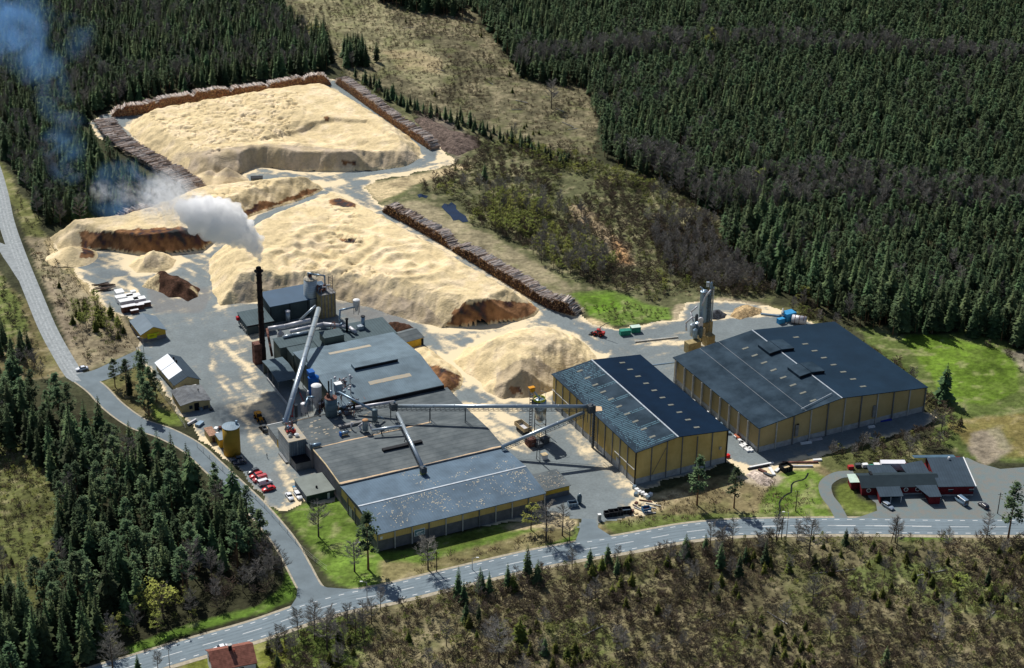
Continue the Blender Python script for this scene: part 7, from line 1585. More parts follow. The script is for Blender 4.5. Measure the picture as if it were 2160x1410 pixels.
# candidate plants: (key, variant, x, y, z, height, rotation, region)
PLANTS = []
GEN = np.random.default_rng(5)
def fill(poly, spacing, mix, region, rag=8, dens=1.0, seed=0, clump=None, ext=None):
    """mix: list of (key, weight, hmin, hmax)"""
    wp = np.array(W(poly) if ext is None else ext); x0, y0 = wp.min(0); x1, y1 = wp.max(0)
    xs = np.arange(x0, x1, spacing); ys = np.arange(y0, y1, spacing * .87); X, Y = np.meshgrid(xs, ys); X = X + (np.arange(len(ys)) % 2)[:, None] * spacing / 2
    X = (X + GEN.uniform(-.42, .42, X.shape) * spacing).ravel(); Y = (Y + GEN.uniform(-.42, .42, Y.shape) * spacing).ravel()
    wob = fbm(X, Y, 12, seed, 3) * rag * .25; ok = inside(wp, X + wob, Y + wob)
    px_, py_ = to_px(np.stack([X, Y, 0 * X], -1)); ok &= (px_ > -110) & (px_ < 2270) & (py_ > -70) & (py_ < 1640)
    ok &= _clear(X, Y)
    if clump: ok &= (fbm(X, Y, clump[0], seed + 3, 3) > clump[1])
    ok &= GEN.random(X.shape) < dens
    X, Y = X[ok], Y[ok]; Z = terrain(X, Y); kn = vnoise(X, Y, 22, seed + 9); n = len(X)
    ws = np.array([m[1] for m in mix], float); ws /= ws.sum(); cum = np.cumsum(ws)
    pick = np.searchsorted(cum, np.clip(.55 * GEN.random(n) + .45 * (kn * 1.3 - .15), 0, .9999))
    for i in range(n):
        key, _, h0, h1 = mix[pick[i]]; h = h0 + (h1 - h0) * GEN.random() ** 1.2
        PLANTS.append((key, int(GEN.integers(len(SPEC[key]))), X[i], Y[i], Z[i], h, GEN.uniform(0, 6.28), region))
_heapw = [W(h['out']) for h in HEAPS]
_yin = inside(YW, _TX, _TY)
def _clear(x, y):
    ok = ~inside(YW, x, y)
    for ln, w_ in ROADS: ok &= line_dist(x, y, ln[::5]) > w_ + 2.0
    ok &= ~inside(CAFE_YARD, x, y)
    ok &= ~inside(W([(900, 425), (960, 420), (995, 470), (930, 480)]), x, y)
    ok &= ~inside(W([(420, 1425), (430, 1365), (545, 1355), (560, 1425)]), x, y)
    return ok
SP, PI_, BT, SH, LS, BS, YS, BU = 'spruce', 'pine', 'bare_tree', 'shrub', 'leafy_shrub', 'bright_shrub', 'young_spruce', 'budding_tree'
# right forest
FR = [(930, -90), (985, 10), (1055, 105), (1110, 165), (1235, 185), (1262, 250), (1262, 325), (1340, 368), (1450, 408), (1522, 465), (1532, 540), (1640, 612), (1690, 650), (1800, 685), (1900, 708), (2060, 700), (2170, 745), (2290, 800), (2290, -90)]
fill(FR, 4.1, [(SP, 4.6, 7, 15), (PI_, 3.6, 7, 13), (BT, 1.0, 8, 12), (SP, .8, 5, 9)], 'in the great forest right of the clearing', seed=1)
BAND = [(1080, 130), (1480, 95), (1800, 110), (2290, 150), (2290, 175), (1800, 140), (1480, 125), (1090, 160)]
for bi, bp in enumerate((BAND, [(1560, 400), (1780, 385), (2290, 445), (2290, 490), (1780, 445), (1560, 460)], [(1290, 330), (1420, 350), (1540, 440), (1530, 470), (1400, 400)])): fill(bp, 5.2, [(BT, 4, 11, 15), (BU, .25, 9, 12)], 'in the grey leafless bands of the great forest', seed=40 + bi, dens=.8)
fill([(1500, -90), (1480, 60), (1700, 330), (2290, 560), (2290, -90)], 9, [(PI_, 1, 11, 14)], 'in the great forest right of the clearing', seed=2)
fill([(1540, 520), (1640, 600), (1900, 700), (2160, 740), (2160, 640), (1800, 610), (1600, 470)], 9, [(SP, 1, 17, 21)], 'at the forest edge behind the big storage hall', seed=21)
# forest top left
FT = [(-110, -90), (555, -90), (600, 25), (655, 110), (696, 148), (640, 158), (560, 168), (440, 184), (330, 210), (240, 228), (180, 250), (172, 275), (188, 318), (250, 380), (318, 432), (250, 456), (112, 486), (90, 470), (40, 380), (10, 330), (-110, 270)]
fill([(190, 290), (300, 372), (345, 415), (320, 432), (245, 375)], 4.6, [(SP, 3, 5, 9), (PI_, 2, 6, 9)], 'in the young trees below the deep left stack', seed=44)
fill(FT, 4.3, [(SP, 5.4, 8, 16), (BT, 1.0, 9, 13), (PI_, 2.4, 8, 14)], 'in the forest behind the curved log stacks', seed=3)
fill([(775, -90), (800, 10), (900, 30), (980, 36), (960, -90)], 4.2, [(SP, 3, 12, 16), (PI_, 2, 11, 14)], 'in the small wood above the clearing', seed=4)
fill([(655, 110), (696, 150), (705, 155), (690, 100), (640, 60)], 5, [(SP, 4, 15, 20), (BU, 1, 8, 11)], 'at the tip of the wood by the back stack', seed=5)
# lower left forest
FL = [(-130, 850), (0, 845), (60, 838), (110, 862), (150, 892), (200, 930), (262, 955), (315, 985), (395, 1010), (450, 1030), (500, 1085), (545, 1140), (555, 1160), (520, 1200), (470, 1225), (400, 1265), (300, 1295), (235, 1335), (170, 1420), (120, 1520), (60, 1640), (-130, 1640), (-60, 1300), (40, 1262), (100, 1200), (130, 1100), (110, 1010), (50, 965), (-130, 945)]
fill(FL, 5.6, [(SP, 5.0, 11, 22), (PI_, 3.4, 10, 17), (BT, 1.5, 9, 14)], 'in the wood left of the side road', seed=6)
fill([(255, 1378), (300, 1350), (420, 1305), (440, 1250), (400, 1265), (300, 1295), (235, 1335), (170, 1430)], 5.0, [(BT, 4, 8, 12), (BU, 2, 7, 10), (LS, 2, 3, 5)], 'in the broadleaf fringe above the lower main road', seed=62)
fill([(150, 892), (200, 930), (262, 955), (315, 985), (330, 950), (285, 928), (225, 905), (180, 885)], 4.5, [(SH, 3, 2, 4), (LS, 3, 2, 4), (YS, 1, 3, 6)], 'in the low brush by the hidden bend of the side road', seed=63)
fill([(-60, 690), (0, 700), (60, 745), (120, 790), (60, 800), (-60, 830)], 5.5, [(BT, 3, 6, 9), (SP, 2, 8, 12), (SH, 3, 3, 5)], 'in the thicket along the gravel road', seed=61)
fill([(500, 1085), (560, 1150), (605, 1215), (590, 1245), (520, 1275), (430, 1300), (430, 1250), (500, 1200)], 4.2, [(BT, 5, 7, 11), (SH, 4, 4, 7), (YS, 1.2, 5, 9)], 'in the leafless thicket at the junction corner', seed=7)
fill([(-130, 925), (60, 950), (150, 1010), (165, 1100), (130, 1230), (60, 1330), (-60, 1360)], 3.4, [(LS, 4, 1.5, 3.2), (BS, 1.5, 1.5, 3), (SH, 4, 1.5, 3.5), (BT, .3, 8, 12), (YS, .6, 2, 4)], 'in the scrubby glade of the left wood', seed=8)
fill([(235, 800), (300, 790), (335, 850), (330, 880), (280, 880), (235, 855)], 6.0, [(PI_, 3, 11, 15), (SP, 1.5, 10, 14)], 'in the pine group beside the long pale-yellow house', seed=9)
# middle scrub between the stacks and the forest
MS = [(770, 230), (880, 250), (1000, 290), (1120, 330), (1260, 350), (1400, 400), (1520, 470), (1530, 540), (1630, 620), (1560, 632), (1450, 625), (1380, 640), (1290, 612), (1240, 600), (1150, 545), (1050, 490), (980, 470), (985, 450), (940, 415), (880, 400), (960, 355), (1010, 325), (1000, 300), (900, 250)]
fill(MS, 3.6, [(SH, 6, 3, 5.5), (LS, 2.6, 2.5, 5), (BS, .5, 3, 5), (BT, 1.2, 6, 9), (BU, .35, 6, 8)], 'in the scrub between the log stacks and the forest', seed=10, clump=(26, -.32))
fill([(1000, 450), (1060, 425), (1140, 430), (1170, 470), (1120, 510), (1040, 490)], 3.6, [(BU, 3, 6, 9), (BS, 2, 3, 5), (BT, 2, 7, 9)], 'in the yellow-green thicket right of the pond', seed=11)
fill([(1130, 500), (1240, 500), (1300, 560), (1270, 600), (1180, 580), (1110, 540)], 3.8, [(BT, 5, 7, 10), (BU, 2, 6, 9), (LS, 2, 4, 6)], 'in the tall thicket behind the nearest log stack', seed=12)
fill([(1040, 290), (1120, 300), (1260, 345), (1400, 400), (1300, 400), (1120, 340)], 3.2, [(LS, 4, 3, 5), (BS, 2, 3, 5), (SH, 2, 3, 5)], 'in the green alder belt below the young spruces', seed=13)
fill([(1360, 470), (1500, 470), (1530, 540), (1640, 620), (1500, 620), (1400, 560)], 3.0, [(SH, 5, 4, 7), (BT, 4, 6, 9), (LS, 1, 3, 5)], 'in the brown thicket by the forest corner', seed=14)
fill([(1660, 640), (1720, 650), (1800, 720), (1900, 780), (1985, 850), (1960, 862), (1880, 810), (1760, 720), (1680, 670)], 3.2, [(SH, 5, 3, 6), (LS, 3, 3, 5), (BT, 1.4, 6, 9), (BS, .4, 3, 5)], 'in the brush belt behind the big storage hall', seed=15)
fill([(1960, 840), (2000, 850), (2030, 900), (1990, 950), (1900, 975), (1820, 985), (1730, 965), (1800, 940), (1900, 920), (1985, 890)], 3.4, [(LS, 4, 2.5, 5), (SH, 3, 2.5, 5), (BT, 1, 5, 8), (YS, .8, 3, 5)], 'in the brush between the big hall and the red building', seed=16)
fill([(1990, 700), (2180, 740), (2200, 800), (2140, 790), (2060, 720)], 6, [(SH, 4, 2, 4), (BT, 2, 5, 8)], 'along the meadow edge below the great forest', seed=17)
# clearing: dead sticks, small spruces
CL = [(560, -90), (605, 40), (690, 130), (760, 170), (900, 235), (1060, 290), (1230, 335), (1262, 330), (1262, 250), (1235, 185), (1110, 165), (985, 10), (940, -90)]
fill(CL, 5.2, [(SH, 5, .8, 2.0), (LS, 2, .8, 1.8), (YS, .5, 1.5, 4), (BT, .25, 7, 11)], 'on the felled clearing beyond the heaps', seed=18)
fill(CL, 4.0, [(SH, 5, 1.5, 3), (LS, 3, 1, 2.6), (YS, .6, 2, 4)], 'in the brushy patches of the clearing', seed=47, clump=(26, .05))
fill([(722, 150), (780, 178), (900, 235), (1000, 265), (1100, 300), (1180, 330), (1215, 345), (1180, 352), (1060, 300), (960, 272), (860, 235), (740, 168)], 4.0, [(SP, 5, 5, 9), (SH, 1, 2, 4)], 'in the line of young spruces edging the clearing', seed=19)
fill([(705, 150), (780, 185), (900, 245), (960, 262), (900, 250), (800, 205), (720, 160)], 3.6, [(SH, 3, 2, 4), (LS, 3, 2, 3.5)], 'in the brush beside the right-hand log stack', seed=20)
fill([(725, 110), (765, 100), (775, 140), (735, 150)], 4.5, [(SP, 4, 11, 16), (BT, 1, 8, 11)], 'in the clump at the far corner of the clearing', seed=22)
# front scrub
FS = [(560, 1345), (740, 1292), (830, 1272), (940, 1245), (1060, 1222), (1220, 1182), (1440, 1142), (1640, 1132), (2280, 1134), (2280, 1640), (560, 1640)]
fill(FS, 3.1, [(SH, 7, 1.6, 4.6), (LS, 3.6, 1.2, 3.6), (BS, .3, 1.2, 3), (YS, .45, 3, 5.5)], 'on the rough scrubland in front of the main road', seed=23)
fill(FS, 5.0, [(YS, 3, 3, 6), (SP, 1, 4, 8)], 'in the conifer clumps of the front scrubland', seed=45, clump=(16, .30))
fill(FS, 4.8, [(SH, 3, 3, 5.0), (LS, 1, 2, 4), (BT, .2, 5, 8)], 'in the brown thickets of the front scrubland', seed=46, clump=(24, .0))
fill(FS, 14, [(BT, 3, 6, 10), (SP, .6, 5, 9)], 'on the rough scrubland in front of the main road', seed=24, dens=.65)
fill([(942, 1262), (1085, 1226), (1170, 1215), (1172, 1228), (1085, 1250), (955, 1290)], 4.6, [(SP, 5, 8, 13), (YS, 2, 4, 8)], 'in the dark spruce row just below the main road', seed=25, dens=.9)
fill([(1210, 1200), (1300, 1200), (1420, 1290), (1380, 1320), (1260, 1290)], 6.5, [(SP, 3, 7, 12), (YS, 4, 4, 7)], 'in the spruce group below the mill entrance', seed=26, dens=.7)
fill([(1420, 1155), (1620, 1145), (1640, 1190), (1560, 1220), (1430, 1210)], 5.5, [(SP, 4, 6, 11), (BT, 3, 8, 12), (YS, 2, 4, 7)], 'in the mixed strip opposite the storage halls', seed=27, dens=.7)
fill([(1440, 1130), (2100, 1128), (2100, 1150), (1440, 1160)], 8.5, [(BT, 6, 8, 12), (SH, 3, 2, 4)], 'in the roadside row of leafless birches', seed=28)
fill([(540, 1345), (700, 1300), (780, 1290), (800, 1330), (660, 1400), (560, 1410)], 4.5, [(BT, 5, 7, 11), (SH, 4, 2, 4), (LS, 2, 2, 3)], 'in the birch thicket beside the red-roofed house', seed=29)
fill([(2100, 1140), (2280, 1140), (2280, 1400), (2120, 1300)], 4.5, [(YS, 3, 3, 5), (LS, 3, 1.5, 3)], 'among the bright young conifers at the right edge', seed=30)
# left strip along the fence
fill([(60, 520), (108, 512), (200, 650), (285, 725), (280, 750), (180, 785), (130, 700)], 3.6, [(SH, 5, 1.5, 3.5), (LS, 3, 1.5, 3.5), (YS, 1.2, 2, 5)], 'in the rough strip between gravel road and fence', seed=31, dens=.45)
fill([(150, 655), (200, 640), (265, 690), (275, 720), (200, 700), (150, 690)], 4.0, [(YS, 3, 4, 7), (BU, 2, 5, 8), (LS, 2, 3, 5)], 'in the green clump behind the timber packs', seed=32)
fill([(-110, 300), (0, 340), (60, 430), (100, 500), (60, 500), (10, 400), (-110, 330)], 4.0, [(SH, 4, 1, 3), (LS, 3, 1, 3)], 'on the verge between gravel road and forest', seed=33)
fill([(-110, 560), (0, 585), (60, 660), (110, 760), (60, 790), (-110, 700)], 3.8, [(SH, 4, 1.5, 4), (LS, 3, 1.5, 3.5), (BU, .6, 4, 6)], 'in the scrub left of the gravel road', seed=34)
fill([(1380, 1045), (1500, 1020), (1560, 1030), (1640, 1010), (1740, 1040), (1760, 1090), (1500, 1098), (1300, 1112)], 6.5, [(SH, 4, .8, 1.8), (LS, 3, .8, 1.6)], 'on the rough grass in front of the storage halls', seed=35)
fill([(1230, 650), (1300, 640), (1420, 655), (1410, 672), (1300, 686), (1250, 668)], 3.6, [(LS, 4, 1.5, 3), (SH, 2, 1.5, 3)], 'in the grassy thicket by the upper yard', seed=36)

# trees that stand out on their own: (key, variant, base px, top py, label)
SOLO = [(PI_, 0, 1470, 1066, 962, 'broad dark pine in front of the middle storage hall'), (PI_, 1, 1548, 1072, 985, 'thin sparse pine to the right of the broad one, facing the lane between the halls'), (PI_, 2, 2126, 1138, 1019, 'tall lone pine beside the gravel yard at the far right'),
        (PI_, 1, 777, 1201, 1078, 'tall thin pine at the street corner of the front mill hall'), (BT, 0, 748, 1206, 1135, 'small leafless tree left of the tall thin pine'), (BT, 1, 672, 1132, 1060, 'small leafless tree on the lawn by the annex'), (BT, 2, 903, 1202, 1128, 'round leafless tree below the company sign'),
        (BT, 0, 1152, 1140, 1056, 'spreading leafless tree at the right end of the front hall'), (BU, 0, 1120, 1118, 1062, 'slimmer budding tree beside the spreading leafless tree'), (BT, 1, 1186, 1130, 1068, 'small leafless tree next to the entrance mouth'), (BT, 2, 1201, 1142, 1100, 'tiny leafless sapling at the entrance mouth'),
        (SP, 2, 1990, 846, 762, 'lone dark spruce at the corner of the green meadow'), (SP, 0, 1022, 380, 338, 'lone dark spruce in the scrub above the pond'), (BU, 0, 345, 1305, 1222, 'big rounded tree with yellow-green top by the lower main road'), (PI_, 0, 503, 1112, 1040, 'shapely pine beside the bend of the side road'),
        (PI_, 2, 545, 1130, 1075, 'smaller leaning pine next to the shapely pine'), (BT, 1, 240, 1430, 1335, 'wide grey leafless tree at the bottom left road bend'), (BS, 0, 2026, 1240, 1205, 'bright yellow-green bush in the right scrub'), (SP, 1, 292, 1425, 1378, 'small neat spruce left of the red-roofed house'), (BT, 2, 333, 1412, 1375, 'small bare tree left of the red-roofed house'),
        (BT, 0, 268, 800, 762, 'small leafless tree above the pine group by the fence'), (SP, 3, 794, 130, 82, 'slim lone spruce on the felled clearing'), (BT, 1, 1163, 228, 165, 'tall bare dead trunk standing in the clearing'), (BT, 2, 1888, 1145, 1092, 'thin birch touching the braced double pole'), (BT, 0, 1706, 1170, 1090, 'tall thin birch below the ditch mouth'),
        (BU, 1, 1695, 640, 602, 'pale green budding tree at the forest edge by the blue machine'), (BT, 2, 690, 1370, 1290, 'largest bare tree in the thicket beside the red-roofed house'), (YS, 0, 1096, 1355, 1298, 'pointed young spruce alone in the middle of the front scrub'), (BT, 1, 1052, 1400, 1310, 'slender bare birch in the front scrub left of the pointed spruce')]
HM = {'spruce': 10, 'young_spruce': 10, 'pine': 10, 'bare_tree': 10, 'budding_tree': 10, 'shrub': 13, 'leafy_shrub': 13, 'bright_shrub': 13}
CATN = {'spruce': ('spruce_tree', 'spruce'), 'young_spruce': ('young_spruce', 'young spruce'), 'pine': ('pine_tree', 'pine'), 'bare_tree': ('bare_tree', 'leafless tree'), 'budding_tree': ('budding_tree', 'budding tree'), 'shrub': ('bare_shrub', 'shrub'), 'leafy_shrub': ('leafy_shrub', 'leafy shrub'), 'bright_shrub': ('bright_shrub', 'bright shrub')}
def plant_obj(key, var, x, y, z, h, rot, label, group=None, fat=1.0):
    nm, cat = CATN[key]; cme, tme, whole = SPEC[key][var]; s = h / HM[key]
    if tme is None: o = bpy.data.objects.new(nm, cme)
    else: o = bpy.data.objects.new(nm, None); o.empty_display_size = .5
    COL.objects.link(o); o.location = (float(x), float(y), float(z) - .05); o.rotation_euler = (0, 0, rot); o.scale = (s * fat, s * fat, s); tag(o, label, cat, group)
    if tme is not None:
        c_ = bpy.data.objects.new('crown', cme); COL.objects.link(c_); c_.parent = o; t_ = bpy.data.objects.new('trunk', tme); COL.objects.link(t_); t_.parent = o
    return o
for key, var, xb, yb, yt, lb in SOLO:
    b = P(xb, yb); H = hgt(xb, yb, yt); z = float(terrain(b[0], b[1])); plant_obj(key, var, b[0], b[1], z, H, xb * .7, lb, None, 1.35 if key in (BT, BU) and H < 15 else (.95 if key == PI_ else 1.15))
    PLANTS = [q for q in PLANTS if (q[2] - b[0]) ** 2 + (q[3] - b[1]) ** 2 > 9]
rest_pts = {k: [] for k in KEYS}
ADJ = {'spruce': ('tall dark', 'mid-height dark', 'small dark'), 'young_spruce': ('larger olive-green', 'knee-high-looking olive', 'tiny olive'), 'pine': ('tall blue-green', 'mid-height blue-green', 'small blue-green'), 'bare_tree': ('tall grey', 'mid-height grey', 'small grey'),
       'budding_tree': ('large yellow-green', 'mid-size yellow-green', 'small yellow-green'), 'shrub': ('large brown', 'mid-size brown', 'small brown'), 'leafy_shrub': ('large olive', 'mid-size olive', 'small olive'), 'bright_shrub': ('large yellow-green', 'mid-size yellow-green', 'small yellow-green')}
ADJ['young_spruce'] = ('larger olive-green', 'mid-size olive-green', 'small olive-green')
for key in KEYS:
    L_ = [q for q in PLANTS if q[0] == key]; sc = []
    for q in L_:
        p_ = np.array([q[2], q[3], q[5] * .5]); d_ = np.linalg.norm(p_ - CAM); xx, yy2 = to_px(p_); vis = -20 < xx < 2180 and -10 < yy2 < 1430
        sc.append((q[5] / d_ if vis else 0))
    order = sorted(range(len(L_)), key=lambda i: -sc[i]); n_ind = 285 if len(L_) > 310 else len(L_)
    for r_, i in enumerate(order):
        q = L_[i]
        if r_ < n_ind and sc[i] > 0:
            xx, yy2 = to_px((q[2], q[3], 0)); hs = [HM[key]]; a_ = ADJ[key][0 if q[5] > 15 or (key in (SH, LS, BS, YS) and q[5] > 3.6) else 1 if q[5] > 9 or (key in (SH, LS, BS, YS) and q[5] > 2.4) else 2]
            kind_ = CATN[key][1]; lb = f'{a_} {kind_} {q[7]}'
            plant_obj(q[0], q[1], q[2], q[3], q[4], q[5], q[6], lb, f'{a_} {kind_}s {q[7]}', .9 + .25 * random.random())
        else: rest_pts[key].append((q[2], q[3], q[4], q[6], q[5] / HM[key], q[1]))

def scatter(name, pts, meshes, label, cat):
    me = bpy.data.meshes.new(name); a = np.array(pts, float); c0 = a[:, :3].mean(0); c0[2] = 0
    me.vertices.add(len(a)); me.vertices.foreach_set('co', (a[:, :3] - c0).astype(np.float32).ravel())
    for nm, j, ty in (('rot', 3, 'FLOAT'), ('scl', 4, 'FLOAT'), ('idx', 5, 'INT')):
        at = me.attributes.new(nm, ty, 'POINT'); at.data.foreach_set('value', a[:, j].astype(np.int32 if ty == 'INT' else np.float32))
    o = bpy.data.objects.new(name, me); o.location = c0; COL.objects.link(o)
    pc = bpy.data.collections.new(name + '_kinds')
    for i, m in enumerate(meshes): q = bpy.data.objects.new(f'{name}_kind_{i}', m); pc.objects.link(q)
    ng = bpy.data.node_groups.new(name, 'GeometryNodeTree'); ng.interface.new_socket('Geometry', in_out='INPUT', socket_type='NodeSocketGeometry'); ng.interface.new_socket('Geometry', in_out='OUTPUT', socket_type='NodeSocketGeometry')
    n, l = ng.nodes, ng.links; gi = n.new('NodeGroupInput'); go = n.new('NodeGroupOutput'); ip = n.new('GeometryNodeInstanceOnPoints'); ci = n.new('GeometryNodeCollectionInfo')
    ci.inputs['Collection'].default_value = pc; ci.inputs['Separate Children'].default_value = True; ci.inputs['Reset Children'].default_value = True
    def na(nm, ty): q = n.new('GeometryNodeInputNamedAttribute'); q.data_type = ty; q.inputs['Name'].default_value = nm; return q.outputs[0]
    cx = n.new('ShaderNodeCombineXYZ'); l.new(na('rot', 'FLOAT'), cx.inputs['Z']); er = n.new('FunctionNodeEulerToRotation'); l.new(cx.outputs[0], er.inputs[0])
    l.new(gi.outputs[0], ip.inputs['Points']); l.new(ci.outputs[0], ip.inputs['Instance']); ip.inputs['Pick Instance'].default_value = True
    l.new(na('idx', 'INT'), ip.inputs['Instance Index']); l.new(er.outputs[0], ip.inputs['Rotation']); l.new(na('scl', 'FLOAT'), ip.inputs['Scale']); l.new(ip.outputs[0], go.inputs[0])
    md = o.modifiers.new('scatter', 'NODES'); md.node_group = ng; tag(o, label, cat, None, 'stuff'); return o
NM = {'spruce': ('spruce_forest', 'dark spruce forest covering the upper half around the clearing', 'spruce forest'), 'pine': ('pine_forest', 'blue-green pines mixed through the forest', 'pine forest'), 'bare_tree': ('leafless_woodland', 'leafless grey birches and aspens mixed through forest and scrub', 'leafless woodland'),
      'budding_tree': ('budding_woodland', 'yellow-green budding trees in the scrub', 'budding woodland'), 'shrub': ('bare_undergrowth', 'brown leafless undergrowth on scrub and clearing', 'undergrowth'), 'leafy_shrub': ('leafy_undergrowth', 'olive undergrowth on scrub and clearing', 'undergrowth'),
      'bright_shrub': ('bright_undergrowth', 'yellow-green undergrowth', 'undergrowth'), 'young_spruce': ('young_spruce_growth', 'young olive-green spruces scattered over scrub and clearing', 'young spruces')}
for key in KEYS:
    if rest_pts[key]: scatter(NM[key][0], rest_pts[key], [m[2] for m in SPEC[key]], NM[key][1], NM[key][2])
print('PLANTS', {k: sum(1 for q in PLANTS if q[0] == k) for k in KEYS})
# grass and heather tufts
def tuft(seed, n, r, h):
    g = random.Random(seed); V = []; T = []
    for _ in range(n):
        a = g.uniform(0, 6.28); d = r * g.random() ** .5; x, y = d * math.cos(a), d * math.sin(a); b = g.uniform(0, 6.28); w_ = .09; k = len(V)
        V += [(x - w_ * math.cos(b), y - w_ * math.sin(b), 0), (x + w_ * math.cos(b), y + w_ * math.sin(b), 0), (x + g.uniform(-.35, .35), y + g.uniform(-.35, .35), h * g.uniform(.4, 1))]; T.append((k, k + 1, k + 2))
    return tri_mesh('tuft', V, T, [M_grass])
TF = [tuft(i, 26, 1.0, .7) for i in range(3)]
tp = []
for poly, sp_ in ((FS, 1.7), (CL, 3.0), (MS, 3.2), ([(-110, 925), (60, 950), (150, 1010), (165, 1100), (130, 1230), (60, 1330), (-60, 1360)], 2.2), ([(1380, 1045), (1500, 1020), (1640, 1010), (1760, 1090), (1300, 1112)], 2.2), ([(60, 520), (108, 512), (200, 650), (285, 725), (180, 785)], 2.4), ([(820, 1180), (1050, 1140), (1200, 1110), (1200, 1140), (900, 1215)], 1.8)):
    wp = np.array(W(poly)); xs = np.arange(wp[:, 0].min(), wp[:, 0].max(), sp_); ys = np.arange(wp[:, 1].min(), wp[:, 1].max(), sp_); X, Y = np.meshgrid(xs, ys); X = (X + GEN.uniform(-.5, .5, X.shape) * sp_).ravel(); Y = (Y + GEN.uniform(-.5, .5, Y.shape) * sp_).ravel()
    px_, py_ = to_px(np.stack([X, Y, 0 * X], -1)); ok = inside(wp, X, Y) & (px_ > -40) & (px_ < 2200) & (py_ < 1450) & (py_ > -30) & _clear(X, Y) & (fbm(X, Y, 6, 77, 3) > -.05)
    X, Y = X[ok], Y[ok]; Z = terrain(X, Y); tp += [(X[i], Y[i], Z[i] - .05, GEN.uniform(0, 6.28), GEN.uniform(.6, 1.4), int(GEN.integers(3))) for i in range(len(X))]
scatter('dry_grass', tp, TF, 'straw-coloured dry grass tufts over scrub and clearing', 'grass')
print('tufts', len(tp))
# fallen trunks on the clearing and scrub
for i, (x, y, L, a_) in enumerate(((1198, 262, 9, -52), (1182, 232, 6, -50), (1208, 272, 5, 20), (1100, 215, 7, -30), (1090, 232, 5, 10), (930, 150, 6, -40), (1035, 175, 5, -60), (860, 60, 6, 20), (1760, 1205, 14, 12), (1965, 1208, 11, 20), (1250, 1335, 8, 40), (1640, 1300, 8, -50), (1510, 1300, 7, 35), (2090, 1300, 7, 50))):
    b = P(x, y); mb = MB(); v, f = log_prism((0, 0, 0), (1, 0), L, .16); mb.add(v, f); mb.tube((L * .2, 0, .1), (L * .34, .8, .5), .06, n=4); o = mb.build('fallen_trunk', M_logtop); o.location = (b[0], b[1], float(terrain(b[0], b[1])) + .25); o.rotation_euler = (0, 0, R(a_))
    tag(o, ('pale fallen trunk lying on the felled clearing' if y < 400 else 'pale fallen trunk lying in the front scrub'), 'fallen trunk', 'fallen trunks on the clearing' if y < 400 else 'fallen trunks in the front scrub')
# ------------------------------------------------------------------ steam and drifting smoke
def V3(x, y, z): p_ = P(x, y, z); return (float(p_[0]), float(p_[1]), z)
ctop = S(-95.5, 11.4, 38.4)
PL = [(*ctop, .75)] + [(*V3(x, y, z), r) for x, y, z, r in ((547, 545, 39.5, 1.3), (544, 531, 41, 2.2), (535, 514, 43, 3.5), (520, 497, 45.5, 4.6), (499, 482, 48, 6.2), (474, 468, 51, 7.8), (448, 462, 53, 8.2), (426, 458, 55, 7.0), (405, 446, 57, 4.8), (388, 439, 58, 3.2), (372, 433, 59, 1.8))]
PL = [(a, b, c, d * .9) for a, b, c, d in PL]
rs = random.Random(9); mb = MB(); o0 = PL[0]
for (a, b) in zip(PL[:-1], PL[1:]):
    n = 5
    for k in range(n):
        t = k / n; c = [a[i] + (b[i] - a[i]) * t for i in range(4)]; mb.ball((c[0] - o0[0], c[1] - o0[1], c[2] - o0[2]), c[3] * .62, 8, 12)
        for _ in range(int(6 + c[3] * 2.2)):
            u = rs.uniform(-1, 1); q = rs.uniform(0, 6.28); w_ = math.sqrt(1 - u * u); rr = c[3] * rs.uniform(.55, 1.0); mb.ball((c[0] - o0[0] + rr * w_ * math.cos(q), c[1] - o0[1] + rr * w_ * math.sin(q), c[2] - o0[2] + rr * u), c[3] * rs.uniform(.16, .40), 6, 8)
M_steam = bpy.data.materials.new('steam'); M_steam.use_nodes = True; n, l = M_steam.node_tree.nodes, M_steam.node_tree.links; n.clear()
out = n.new('ShaderNodeOutputMaterial'); pv = n.new('ShaderNodeVolumePrincipled'); pv.inputs['Color'].default_value = (1, 1, 1, 1); pv.inputs['Anisotropy'].default_value = 0.0; pv.inputs['Density'].default_value = .55
l.new(pv.outputs[0], out.inputs['Volume'])
st = mb.build('steam_plume', M_steam); st.location = o0[:3]; md = st.modifiers.new('skin', 'REMESH'); md.mode = 'VOXEL'; md.voxel_size = .45; md.use_smooth_shade = True
tx = bpy.data.textures.new('billow', 'CLOUDS'); tx.noise_scale = 2.2; tx.noise_depth = 3; dm = st.modifiers.new('billow', 'DISPLACE'); dm.texture = tx; dm.strength = 2.4; dm.mid_level = .5; dm.texture_coords = 'LOCAL'
tag(st, 'dense white billowing steam pouring from the chimney top', 'steam', None, 'stuff')
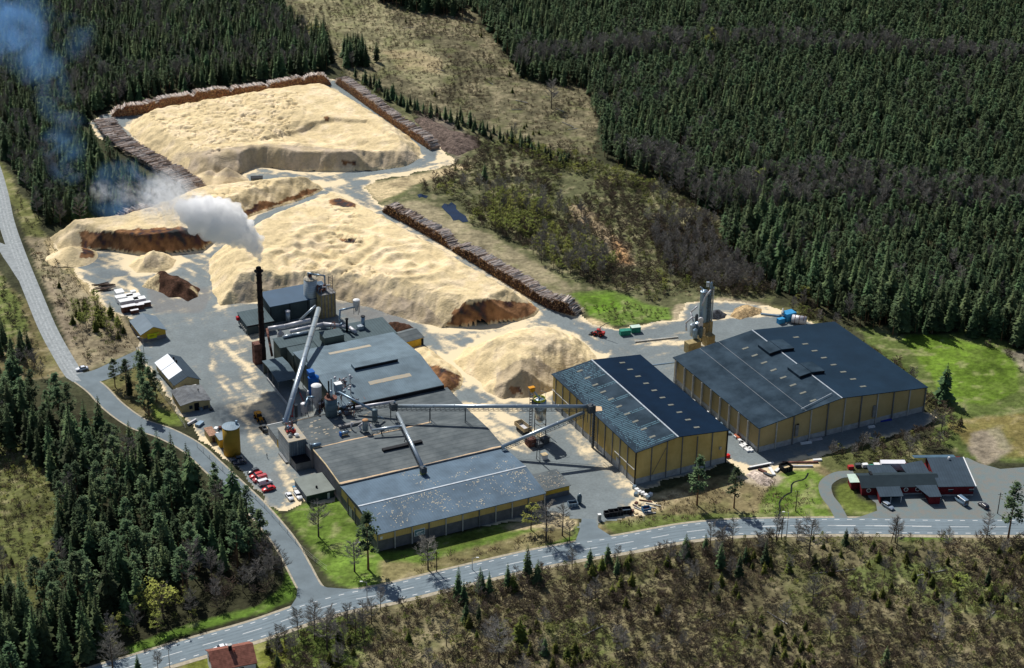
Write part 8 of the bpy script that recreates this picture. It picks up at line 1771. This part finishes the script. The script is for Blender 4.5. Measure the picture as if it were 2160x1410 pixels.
# thin smoke
def smoke(name, label, blobs, dens, colr, scale, lo, hi, step):
    c0 = np.mean([b[:3] for b in blobs], 0); mb = MB()
    for b in blobs: mb.ball((b[0] - c0[0], b[1] - c0[1], b[2] - c0[2]), b[3] * 1.18, 8, 12)
    m = bpy.data.materials.new(name); m.use_nodes = True; n, l = m.node_tree.nodes, m.node_tree.links; n.clear(); out = n.new('ShaderNodeOutputMaterial'); pv = n.new('ShaderNodeVolumePrincipled')
    pv.inputs['Color'].default_value = (*colr, 1); pv.inputs['Anisotropy'].default_value = 0.0; l.new(pv.outputs[0], out.inputs['Volume'])
    tc = n.new('ShaderNodeTexCoord'); nz = n.new('ShaderNodeTexNoise'); nz.inputs['Scale'].default_value = scale; nz.inputs['Detail'].default_value = 4; nz.inputs['Roughness'].default_value = .62; nz.inputs['Distortion'].default_value = .6; l.new(tc.outputs['Object'], nz.inputs['Vector'])
    best = None
    for b in blobs:
        d = n.new('ShaderNodeVectorMath'); d.operation = 'DISTANCE'; l.new(tc.outputs['Object'], d.inputs[0]); d.inputs[1].default_value = (b[0] - c0[0], b[1] - c0[1], b[2] - c0[2])
        r_ = n.new('ShaderNodeMapRange'); r_.inputs[1].default_value = b[3]; r_.inputs[2].default_value = b[3] * .1; r_.inputs[3].default_value = 0; r_.inputs[4].default_value = b[4]; l.new(d.outputs['Value'], r_.inputs[0])
        if best is None: best = r_.outputs[0]
        else: q = n.new('ShaderNodeMath'); q.operation = 'MAXIMUM'; l.new(best, q.inputs[0]); l.new(r_.outputs[0], q.inputs[1]); best = q.outputs[0]
    k = n.new('ShaderNodeMapRange'); k.inputs[1].default_value = lo; k.inputs[2].default_value = hi; l.new(nz.outputs['Fac'], k.inputs[0])
    mu = n.new('ShaderNodeMath'); mu.operation = 'MULTIPLY'; l.new(best, mu.inputs[0]); l.new(k.outputs[0], mu.inputs[1]); m2 = n.new('ShaderNodeMath'); m2.operation = 'MULTIPLY'; m2.inputs[1].default_value = dens; l.new(mu.outputs[0], m2.inputs[0]); l.new(m2.outputs[0], pv.inputs['Density'])
    o = mb.build(name, m); o.location = c0; md = o.modifiers.new('skin', 'REMESH'); md.mode = 'VOXEL'; md.voxel_size = 2.2
    m.cycles.volume_step_rate = step; tag(o, label, 'smoke', None, 'stuff'); return o
smoke('steam_wisps', 'torn white wisps where the steam breaks up', [(*V3(x, y, z), r, k) for x, y, z, r, k in ((408, 446, 57, 9, 1), (388, 436, 58, 9, 1), (368, 428, 60, 10, 1), (345, 420, 61, 10, 1), (328, 420, 60, 9, .8), (352, 400, 62, 9, .8), (375, 400, 62, 7, .5), (318, 440, 58, 6, .6), (215, 404, 60, 5, .55), (265, 412, 60, 6, .35))], .30, (.98, .985, 1), .5, .44, .60, .08)
smoke('blue_smoke', 'thin blue smoke trailing away over the forest on the left', [(*V3(x, y, z), r, k) for x, y, z, r, k in ((310, 408, 60, 11, .9), (282, 402, 60, 12, 1), (252, 408, 60, 12, 1), (232, 392, 60, 10, .8), (255, 375, 62, 9, .6), (228, 425, 58, 8, .7), (140, 345, 60, 9, .8), (132, 312, 62, 10, .8), (150, 272, 62, 8, .6), (120, 220, 64, 9, .5), (95, 160, 66, 12, .7), (60, 110, 68, 15, .9), (30, 75, 70, 17, 1), (35, 25, 72, 18, .9), (0, -10, 74, 20, 1), (150, 80, 70, 12, .45), (-20, 50, 72, 18, .9))], .075, (.24, .52, .97), .07, .45, .66, .022)
